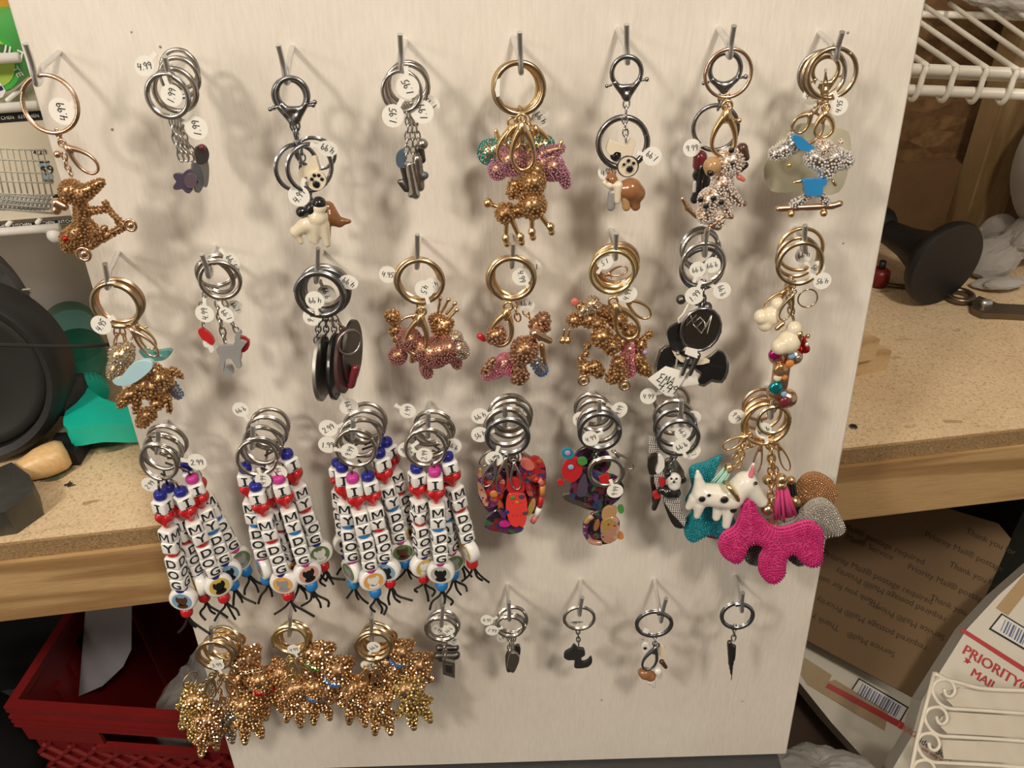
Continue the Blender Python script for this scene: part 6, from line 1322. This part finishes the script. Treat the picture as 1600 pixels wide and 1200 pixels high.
for j, (x, y, r, dn) in enumerate(((937, 674, 31, 3), (935, 664, 30, -3), (930, 650, 28, -8), (926, 640, 27, -13))):
    k = KC(LAB6[j], x, y - r, .042, G, 'gunmetal' if j == 0 else 'nickel'); k.ring(x, y, r, dn, thick=.17, yaw=-4 * j); k.chain([(932, 700), (930 + 4 * j, 722)], 7, dn=dn)
    if j == 0:
        k.ring(947, 737, 26, 5, 'nickel', thick=.2); k.tag(961, 767, 13, 20, 8, '9.99', 60); k.chain([(947, 763), (950, 788)], 6, dn=6, metal='dark_pewter')
        k.plate('charm_backing', ell(941, 823, 27, 27, 0, 14), 'enamel_purple_mix', 3, 2.5, curve=2); k.plate('cat_head', [(942, 796), (952, 790), (964, 794), (960, 808), (948, 814), (940, 808)], 'en_tan', 7, 2.5, curve=3); k.plate('cat_body', [(940, 815), (955, 806), (968, 814), (965, 838), (958, 845), (950, 848), (940, 842), (938, 828)], 'enamel_tan_mix', 7, 3, curve=3); k.plate('cat_ear', ell(970, 795, 5, 6), 'en_green', 6, 2.5, curve=2)
        part('tail_band', MB().tube(smooth_path([k.P(a, b, 6) for a, b in ((940, 848), (925, 846), (915, 832), (916, 815), (926, 806))], 6), .0022, 8), 'enamel_tan_mix', k.root); k.plate('cat_arm', ell(932, 820, 4, 9, .4), 'en_brown', 6, 2.5, curve=2); k.plate('cat_foot', ell(968, 836, 7, 5, .6), 'en_yel' if 'en_yel' in MATS else 'en_orange', 6, 2.5, curve=2)
    if j == 1: k.tag(923, 685, 13, -60, 5, '4.99', 80, 0, 0, 1.1); k.plate('dog_head', [(880, 745), (878, 730), (886, 718), (900, 714), (910, 722), (908, 740), (895, 752)], 'en_red', 4, 3, curve=3); k.plate('dog_ear', ell(887, 708, 10, 8, .4), 'en_teal', 5, 2.5, curve=2); k.sph('painted_dot', 887, 708, 5, 'en_lilac', 7, flat=.3); k.sph('painted_dot', 892, 730, 5, 'en_sky', 6.5, flat=.3); k.plate('red_tab', ell(876, 753, 6, 4), 'en_red', 3, 2.5, curve=2); k.plate('dog_leaf', ell(910, 720, 8, 6), 'en_green', 7, 2, curve=2)
    if j == 2: k.tag(967, 641, 13, 60, -4, '9.99', 10, 0, 0, 1.15); k.clasp(960, 706, 988, 732, 18, 3, knob=0); k.plate('dog_body', [(895, 745), (912, 730), (940, 738), (965, 745), (975, 765), (960, 785), (935, 795), (905, 782), (890, 775)], 'enamel_purple_mix', 1, 3, curve=3); k.plate('dog_leg', [(908, 745), (916, 742), (918, 768), (908, 776), (900, 770)], 'en_purple', 4, 2.5, curve=2); k.plate('painted_patch', [(935, 745), (950, 738), (955, 752), (940, 758)], 'en_red', 4, 2, curve=0)
    if j == 3: k.tag(908, 656, 13, -70, -6, '4.99', 60, 0, 0, 1.15); k.plate('charm_base', [(880, 772), (900, 770), (930, 775), (945, 788), (930, 798), (900, 788), (882, 780)], 'pewter', -2, 2.5, curve=2); k.plate('dark_charm', ell(925, 720, 30, 24), 'enamel_purple_mix', -6, 3, curve=2)
G = 'checkered dog keychains'
LAB7 = ['silver keychain with black and white dog face charm', 'gunmetal keychain with checkered dog body hanging lowest', 'silver keychain with checkered square charm at the left', 'silver keychain with white bone and red charm']
for j, (x, y, r, dn) in enumerate(((1060, 684, 31, 3), (1055, 668, 31, -4), (1052, 652, 29, -9), (1049, 626, 26, -14))):
    k = KC(LAB7[j], x, y - r, .042, G, 'gunmetal' if j < 2 else 'nickel'); k.ring(x, y, r, dn, thick=.15, yaw=-3 * j); k.chain([(1055, 708), (1050 - 2 * j, 725), (1045 - 4 * j, 745)], 7, dn=dn)
    if j == 0: k.tag(1065, 697, 14, 200, 6, '9.99', 10); k.blob('dog_face', [(1053, 748, 2, 10), (1053, 755, 3, 9)], 'en_white', dn=5, res=20); k.sph('ear', 1066, 750, 7, 'en_black', 6, flat=.6); k.sph('ear', 1044, 742, 5, 'en_black', 6, flat=.6); k.sph('eye', 1049, 748, 2, 'en_black', 12); k.sph('eye', 1057, 748, 2, 'en_black', 12); k.sph('nose', 1053, 753, 2.2, 'en_black', 13); k.blob('dog_body', [(1045, 768, 0, 10), (1055, 770, 0, 8), (1033, 766, 0, 6)], 'en_black', dn=4, res=22)
    if j == 1: k.plate('pewter_dog', [(1036, 722), (1052, 716), (1064, 728), (1070, 744), (1060, 760), (1044, 756)], 'pewter', -3, 3, curve=2); k.plate('pewter_dog', [(1016, 745), (1028, 738), (1036, 752), (1030, 776), (1020, 790), (1018, 765)], 'dark_pewter', -4, 3, curve=2); k.tag(1067, 676, 13, 60, 0, '4.99', 60); k.plate('dog_body', [(1036, 778), (1058, 772), (1064, 790), (1072, 812), (1066, 822), (1054, 818), (1044, 804)], 'houndstooth', 0, 3, curve=2); k.plate('dog_legs', [(1036, 782), (1044, 806), (1054, 822), (1068, 824), (1060, 812), (1048, 800)], 'dark_pewter', 1, 3, curve=2)
    if j == 2: k.tag(1083, 652, 13, 60, -6, '4.95', 60, 0, 0, .9); k.plate('square_charm', [(1014, 682), (1030, 684), (1030, 704), (1012, 706)], 'houndstooth', -2, 3, curve=0); k.plate('dark_dog', [(1012, 716), (1026, 708), (1034, 720), (1028, 738), (1014, 740)], 'dark_pewter', -1, 3, curve=2); k.plate('dark_dog', [(1022, 742), (1036, 738), (1040, 756), (1026, 764)], 'houndstooth', 0, 3, curve=2)
    if j == 3: k.tag(1013, 619, 13, -75, 0, '4.99', 70, 0, 0, 1.1); k.tag(1082, 706, 12, 60, 2, '1.99', 60, 0, 0, 1.2); k.plate('bone_charm', [(1028, 710), (1036, 712), (1038, 728), (1030, 738), (1024, 736), (1028, 722)], 'en_white', 2, 3, curve=2); k.plate('red_charm', ell(1034, 752, 5, 7), 'en_red', 2, 3, curve=2); k.plate('red_charm', [(1020, 770), (1030, 766), (1032, 776), (1022, 778)], 'en_red', 3, 3, curve=2); k.blob('dark_leg', [(1028, 776, 0, 5, 1022, 794, 0, 4)], 'dark_pewter', dn=0, res=16)
G = 'stuffed dog keychains'
z4 = lambda L: [(1000 + a / 3.75, 600 + b / 3.75) for a, b in L]
k = KC('gold keychain with big hot pink beaded dog and pink tassel', 1209, 632, .043, G, 'gold')
k.ring(1208, 657, 24, 4, 'bronze_gold', thick=.13); k.chain([(1206, 690), (1204, 720), (1205, 760), (1204, 800), (1211, 820)], 8, dn=10); k.ring(1206, 773, 8, 11, 'gold', thick=.18, turns=1, name='jump_ring'); k.tassel(1221, 760, 1227, 808, 15, 34, 'suede_pink', 10); k.ball(1199, 795, 11, 'bronze_gold', 8); k.ball(1221, 748, 9, 'gold', 11)
k.puffy('pink_dog', z4([(640, 650), (668, 680), (690, 740), (725, 785), (790, 832), (860, 830), (930, 805), (990, 795), (1045, 825), (1072, 870), (1075, 960), (1060, 1050), (1000, 1070), (940, 1040), (910, 1003), (880, 1000), (855, 1045), (850, 1110), (800, 1163), (740, 1155), (692, 1090), (695, 1010), (718, 965), (690, 938), (640, 950), (612, 1010), (580, 1045), (530, 1040), (472, 990), (456, 930), (482, 870), (545, 832), (578, 770), (600, 690)]), 'suede_pink', 'hot', dn=12, T=8, wd=13, gsize=3.9, label='hot pink beaded dog shape')
k = KC('gold keychain with glossy white bull terrier with black spots', 1190, 636, .041, G, 'gold')
k.ring(1196, 663, 36, 1, thick=.10); k.clasp(1170, 680, 1130, 700, 22, 3, knob=-1); k.chain([(1160, 685), (1158, 715), (1152, 730)], 8, dn=3); k.tag(1193, 672, 14, 200, 5, '9.99', 10, 0, 0, .9)
k.blob('bull_terrier', [(1100, 772, 0, 20, 1142, 776, 2, 21), (1146, 770, 3, 20, 1162, 752, 4, 19), (1164, 752, 4, 19, 1188, 780, 5, 11), (1095, 768, 0, 14, 1091, 745, 0, 6), (1091, 745, 0, 5, 1090, 736, 0, 3), (1086, 780, 0, 12, 1076, 792, 0, 6), (1092, 785, 6, 10, 1088, 802, 6, 6), (1122, 790, 0, 9, 1119, 808, 0, 7), (1138, 790, 7, 10, 1133, 816, 7, 7), (1170, 740, 5, 7, 1176, 722, 5, 3)], mat('glossy_white', (.84, .81, .74), .15, coat=.6), dn=10, k=4, res=56, label='glossy white dog body', grow=.93)
part('collar', MB().tube(smooth_path([k.P(x, y, 10 + o_ * .44) for x, y, o_ in ((1133, 754, 6), (1138, 760, 20), (1146, 769, 25), (1152, 779, 21), (1156, 788, 8))], 5), .0021, 8), 'yellow_gold', k.root); k.blob('ear_lining', [(1171, 738, 9, 4, 1175, 725, 8, 2.5)], 'en_pink', dn=11, res=16)
for x, y, r, dn in ((1097, 780, 5.5, 19), (1108, 774, 3, 19.5), (1132, 781, 6.5, 20.5), (1146, 797, 5.5, 18)): k.sph('spot', x, y, r, 'en_black', dn, flat=.5)
k.sph('eye', 1181, 755, 3, 'en_black', 20)
k = KC('gold keychain with teal beaded dog and mint tassel', 1192, 640, .036, G, 'gold')
k.ring(1200, 660, 34, -3, thick=.10); k.chain([(1180, 692), (1160, 700), (1145, 715)], 8); k.tassel(1138, 732, 1108, 772, 14, 24, 'suede_mint', 4); k.tag(1151, 651, 13, -70, -4, '9.99', 20)
k.puffy('teal_dog', z4([(290, 490), (390, 450), (482, 412), (455, 480), (430, 580), (480, 680), (530, 740), (560, 830), (500, 900), (440, 905), (390, 890), (310, 925), (262, 885), (262, 800), (300, 740), (265, 680), (300, 600)]), mat('suede_teal', (.02, .22, .27), .8), 'teal', dn=0, T=7, wd=12, gsize=3.6, label='teal beaded dog shape'); k.blob('burgundy_bead', [(1108, 836, 0, 4, 1118, 838, 0, 4)], 'gem_red', dn=1, res=14)
k = KC('gold keychain with silver beaded dog at the right of the pink dog', 1198, 634, .034, G, 'gold')
k.ring(1194, 655, 34, -4, thick=.10); k.chain([(1200, 690), (1210, 730), (1225, 790)], 8); k.ball(1241, 783, 10, 'gold', 6); k.tassel(1236, 752, 1240, 800, 12, 18, 'suede_black', 2)
k.puffy('silver_dog', z4([(740, 790), (800, 800), (880, 780), (930, 740), (1000, 680), (1070, 665), (1130, 700), (1175, 770), (1202, 840), (1170, 882), (1090, 900), (1050, 960), (960, 980), (850, 920), (760, 860)]), mat('suede_grey', (.35, .33, .29), .8), 'silver', dn=4, T=8, wd=13, gsize=3.6, label='silver beaded dog shape')
k = KC('gold keychain with copper beaded dog at the far right', 1200, 632, .028, G, 'gold')
k.ring(1190, 645, 30, -3, thick=.10); k.clasp(1214, 690, 1232, 735, 16, 4, knob=1); k.chain([(1205, 680), (1214, 700)], 7)
k.puffy('copper_dog', z4([(860, 640), (900, 600), (960, 530), (1040, 515), (1120, 560), (1160, 630), (1130, 700), (1040, 740), (930, 760), (870, 720)]), mat('suede_copper', (.30, .16, .07), .8), 'copper', dn=-2, T=7, wd=12, gsize=3.5, label='copper beaded dog shape')
k = KC('gold keychain with dark grey beaded dog behind the pink dog', 1188, 606, .030, G, 'rose_gold')
k.ring(1188, 632, 27, -2, thick=.11); k.clasp(1190, 690, 1180, 740, 16, 4, knob=0); k.chain([(1188, 660), (1190, 688)], 7); k.ball(1200, 750, 9, 'gold', 6)
k.puffy('dark_dog', z4([(600, 920), (700, 880), (850, 900), (960, 980), (980, 1040), (930, 1065), (880, 1040), (830, 1000), (740, 1050), (680, 1062), (620, 1040), (600, 980)]), mat('suede_dark', (.08, .08, .08), .8), 'dark', dn=10, T=5, wd=10, gsize=3.5, label='dark grey beaded dog shape')

# ================================================================== bottom row: jewelled bears
def bear_np():
    pr = [((0, 0, 1.25), .62, (0, 0, 1.25), .62), ((0, -.42, 1.1), .30, (0, -.5, 1.08), .26), ((-.5, .05, 1.62), .2, (-.58, .05, 1.5), .24), ((.5, .05, 1.62), .2, (.58, .05, 1.5), .24), ((0, 0, .10), .55, (0, 0, .55), .45),
          ((-.35, -.15, .45), .2, (-.72, -.25, .2), .18), ((.35, -.15, .45), .2, (.72, -.25, .2), .18), ((-.28, -.1, -.25), .26, (-.40, -.2, -.85), .2), ((.28, -.1, -.25), .26, (.40, -.2, -.85), .2)]
    return [(np.array(a), r, np.array(b), q) for a, r, b, q in pr]
bvs, bfs = blob_np(bear_np(), .12, 34)
BEAR = {}
def bear_meshes(gem):
    if gem not in BEAR:
        np.random.seed(11); C = scatter(bvs, bfs, .14, 1200); v, f = beads_np(C, .080)
        BEAR[gem] = (mesh_np('bear', bvs, bfs.ravel(), 4, 'setting_gold', True), mesh_np('rhinestones', v, f, 3, 'gem_' + gem, False))
    return BEAR[gem]
def bear_sub(nm, items, material):
    mb = MB()
    for c, r in items: mb.sphere(c, r, 10, 8)
    return mb.mesh(nm, material, True, None, True)
BEYE = bear_sub('eyes', [((-.22, -.57, 1.38), .085), ((.22, -.57, 1.38), .085)], 'en_black'); BNOSE = bear_sub('nose', [((0, -.76, 1.16), .085)], 'en_black'); BFEET = bear_sub('foot_balls', [((-.42, -.22, -1.1), .17), ((.42, -.22, -1.1), .17)], 'gold')
def sash(gem):
    np.random.seed(5); P = np.array([(math.cos(a) * .56, math.sin(a) * .56, .82 + z) for a in np.linspace(0, 2 * PI, 26, endpoint=False) for z in (-.07, .05)]); v, f = beads_np(P, .085); return mesh_np('collar_stones', v, f, 3, 'gem_' + gem, False)
SASH = {g: sash(g) for g in ('blue', 'green', 'red')}
BOT = {1: [((326, 1124), (324, 1170), 'gold', 0, 40, None, .050), ((383, 1100), (395, 1150), 'bright', 0, 25, None, .047), ((304, 1092), (299, 1134), 'yellow', 0, -40, None, .040), ((349, 1109), (351, 1156), 'silver', 0, 15, None, .036), ((409, 1061), (424, 1104), 'gold', 1, 30, 'red', .036), ((386, 1030), (372, 1066), 'copper', 0, 60, None, .028)],
       2: [((460, 1076), (462, 1114), 'gold', 0, -20, None, .048), ((499, 1022), (490, 1062), 'gold', 0, 30, 'green', .038), ((528, 1046), (520, 1084), 'copper', 1, 35, 'blue', .040), ((494, 1072), (500, 1108), 'gold', 0, 20, 'blue', .046), ((440, 1050), (445, 1090), 'copper', 0, -50, None, .032)],
       3: [((594, 1092), (598, 1130), 'bright', 1, 0, None, .050), ((555, 1074), (560, 1120), 'gold', 0, -10, None, .046), ((637, 1074), (650, 1106), 'yellow', 1, 18, None, .044), ((627, 1018), (620, 1060), 'gold', 0, 40, 'blue', .034), ((655, 1038), (645, 1074), 'gold', 0, 30, None, .030), ((600, 1036), (596, 1072), 'copper', 0, -30, None, .032)]}
BR = {1: (335, 1024, 27, 4, -5), 2: (452, 1000, 26, 2.5, -1.5), 3: (583, 1010, 27, 2, -3)}
BNAME = {'gold': 'amber', 'bright': 'bright gold', 'yellow': 'yellow gold', 'silver': 'silvery', 'copper': 'copper'}
ODD = {(1, 4): 'red collar', (2, 1): 'green collar', (2, 2): 'blue collar and black eyes', (2, 3): 'blue collar'}
for h in BOT:
    bx, by, br, dx, dy = BR[h]
    for j, (hd_, bd_, gem, face, yaw, sa, n) in enumerate(BOT[h]):
        m_ = 'yellow_gold' if (h == 2 and j == 0) else ('bronze_gold' if j % 2 == 0 else 'gold')
        k = KC('%s bear keychain%s, %s, %s hook of bottom row' % (BNAME[gem], (' with ' + {'red': 'red', 'green': 'green', 'blue': 'blue'}[sa] + ' collar') if sa else '', PLC[j], ORD[h - 1]), bx + dx * j, by + dy * j - br, .042, 'jewelled bear keychains', m_)
        k.ring(bx + dx * j, by + dy * j, br * (1 - .02 * (j % 3)), 3 - 4 * j, thick=.13, pitch=(-5, 8, -12, 15, -18, 20)[j], yaw=(0, 8, -10, 12, -14, 5)[j])
        top = pt(hd_[0], hd_[1], n); bot = pt(bd_[0], bd_[1], n); d = (top - bot); s_ = d.length / 1.05; Zb = d.normalized(); Yb = -(NB - Zb * NB.dot(Zb)).normalized(); Yb = Matrix.Rotation(math.radians(yaw), 3, Zb) @ Yb; Xb = Yb.cross(Zb); s_ = .0172 * (1 + .05 * ((j * 7) % 3 - 1))
        o = top - Zb * 1.25 * s_
        me, ge = bear_meshes(gem); ob = link('bear', me, k.root, M4(Xb * s_, Yb * s_, Zb * s_, o - k.root.location)); g = link('rhinestones', ge, ob); g['kind'] = 'stuff'
        link('nose', BNOSE, ob)
        if face: link('eyes', BEYE, ob)
        link('foot_balls', BFEET, ob)
        if sa: link('collar_stones', SASH[sa], ob)
        hx_, hy_ = hd_; k.chain([(bx + dx * j, by + dy * j + br), ((bx + hx_) / 2, (by + br + hy_) / 2 - 4), (hx_, hy_ - 14)], 6, dn=(n - .042) * 500)
        if j in (0, 1): k.clasp((bx * .6 + hx_ * .4), by + br + 6, (bx * .3 + hx_ * .7), by + br + 40, 20, 9, knob=0)
        if (h, j) == (1, 0): k.tag(339, 1039, 11.5, 190, 6, '3.99', 180); k.ring(298, 1062, 13, 0, 'bronze_gold', thick=.16, turns=1, name='jump_ring', yaw=55)
        if (h, j) == (2, 0): k.tag(459, 1015, 10, 190, 6, '4.99', 180); k.ring(455, 1065, 14, 8, 'gold', thick=.15, turns=1, name='jump_ring', yaw=25)
        if (h, j) == (3, 0): k.tag(584, 1011, 11, 150, 5, '9.99', 60)
        if (h, j) == (3, 1): k.tag(575, 1040, 10, -30, 4, '4.95', 60, 0, 0, 1.2)
# pewter tags
G = 'pewter tag keychains'
for j, lab in enumerate(('silver keychain with square pewter tag hanging lowest', 'silver keychain with dark bone charm above the square tag', 'silver keychain with dark oval charm behind the square tag')):
    k = KC(lab, 690, 955, .042 - .005 * j, G); k.ring(689 + 2 * j, 983 - 4 * j, 24, -1, thick=.15, pitch=(0, 8, -10)[j], yaw=(0, 8, -6)[j]); k.chain([(694 + j, 1003), (696, 1028 - 12 * j)], 6, dn=2 - 3 * j)
    if j == 0: k.tag(701, 984, 10, 200, 4, '9.99', 20); k.plate('square_tag', [(691, 1028), (711, 1033), (711, 1058), (692, 1052)], 'pewter', 0, 3, curve=0); k.plate('tag_relief', [(696, 1037), (706, 1039), (707, 1052), (697, 1049)], 'dark_pewter', 1.2, 1.5, curve=0)
    if j == 1: k.tag(684, 984, 10, -60, -2, '4.99', 20, 0, 0, 1.1); k.blob('bone_charm', [(684, 1024, 0, 6, 712, 1024, 0, 6), (688, 1030, 0, 4), (714, 1022, 0, 4)], 'dark_pewter', dn=-1, res=24)
    if j == 2: k.tag(710, 1002, 9, 50, -2, '1.99', 20); k.blob('oval_charm', [(686, 1012, 0, 5, 712, 1012, 0, 5)], 'dark_pewter', dn=-4, res=20)
G = 'pewter dog keychains'
for j, lab in enumerate(('silver keychain with pewter dog and wagging tag at left', 'silver keychain with narrow pewter charm turned sideways', 'silver keychain with dark pewter charm behind the pewter dog')):
    k = KC(lab, 796, 948, .042 - .005 * j, G); k.ring(797 + 1.5 * j, 979 - 5 * j, 21 + j, -1, thick=.16, pitch=(0, 8, -8)[j], yaw=(0, -8, 8)[j]); k.chain([(796 + 3 * j, 994), (797 + 3 * j, 1022)], 6, dn=2 - 3 * j)
    if j == 0: k.tag(769, 985, 10.5, -75, 4, '1.99', 60); k.plate('dog_charm', [(796, 1022), (804, 1018), (812, 1026), (808, 1040), (802, 1050), (796, 1046), (792, 1040)], 'pewter', 1, 3, curve=2)
    if j == 1: k.tag(761, 969, 10, -75, 0, '4.95', 70, 0, 0, 1.1); k.plate('narrow_charm', [(790, 1024), (798, 1018), (800, 1044), (792, 1048)], 'dark_pewter', -2, 3, curve=2, yaw=40)
    if j == 2: k.tag(785, 997, 9, -40, -3, '1.99', 60); k.plate('dark_charm', [(804, 1010), (812, 1008), (813, 1020), (806, 1028)], 'dark_pewter', -3, 3, curve=2)
k = KC('silver keychain with one flat matte black dog silhouette', 905, 950, .042); k.ring(905, 966, 23.5, 0, thick=.14); k.tag(901, 972, 9, 170, 2, '1.99', 10, 0, 30, 1.2); k.chain([(903, 984), (904, 1008)], 5, dn=0, metal='dark_pewter')
k.plate('dog_silhouette', [(881, 1026), (883, 1018), (892, 1013), (897, 1006), (903, 1012), (912, 1013), (914, 1022), (908, 1026), (910, 1034), (918, 1032), (924, 1026), (925, 1034), (918, 1041), (904, 1043), (897, 1041), (898, 1030), (888, 1030)], mat('matte_black', (.025, .025, .025), .5), -3, 3, curve=2)
k = KC('silver keychain with brown and white dog, bone and small clasp', 1024, 955, .042, metal='gunmetal'); k.ring(1022, 975, 27, 0, thick=.15, pitch=5); k.plate('tag_fold', [(1006, 981), (1014, 984), (1012, 990), (1004, 987)], 'tag_paper', 3, 1.2, curve=0); k.chain([(1023, 991), (1023, 1008)], 6, dn=0, metal='chrome')
k.clasp(1025, 1010, 1010, 1046, 26, 4, knob=0); k.plate('paw_disc', ell(1009, 1012, 7, 8), 'en_white', 0, 2.5, curve=2); k.sph('paw_mark', 1008, 1013, 3, 'en_black', 1.6, flat=.4); k.plate('bone_charm', ell(1034, 1016, 6, 9), 'en_cream', 0, 4, curve=2)
k.blob('dog', [(1008, 1052, 0, 9), (1016, 1056, 0, 8), (1002, 1050, 0, 5)], 'en_brown', dn=0, res=22); k.blob('white_legs', [(1020, 1062, 0, 4, 1022, 1072, 0, 3), (1028, 1048, 0, 6, 1030, 1056, 0, 4), (1014, 1064, 0, 4, 1016, 1068, 0, 3)], 'en_white', dn=1, res=22); k.blob('dark_ear', [(1034, 1034, 0, 4, 1040, 1042, 0, 3)], 'en_dkbrown', dn=0, res=14)
k = KC('silver keychain with one pointed charm seen edge-on, far right', 1158, 942, .042, metal='gunmetal'); k.ring(1152, 962, 24, 0, thick=.17, pitch=-3); k.chain([(1148, 977), (1146, 1000)], 6, dn=0, metal='pewter')
k.blob('pointed_charm', [(1140, 1004, 0, 4, 1142, 1036, 0, 4), (1146, 1010, 0, 4, 1146, 1030, 0, 3), (1142, 1036, 0, 3.5, 1143, 1064, 0, .8)], 'dark_pewter', dn=-2, k=2, res=34)
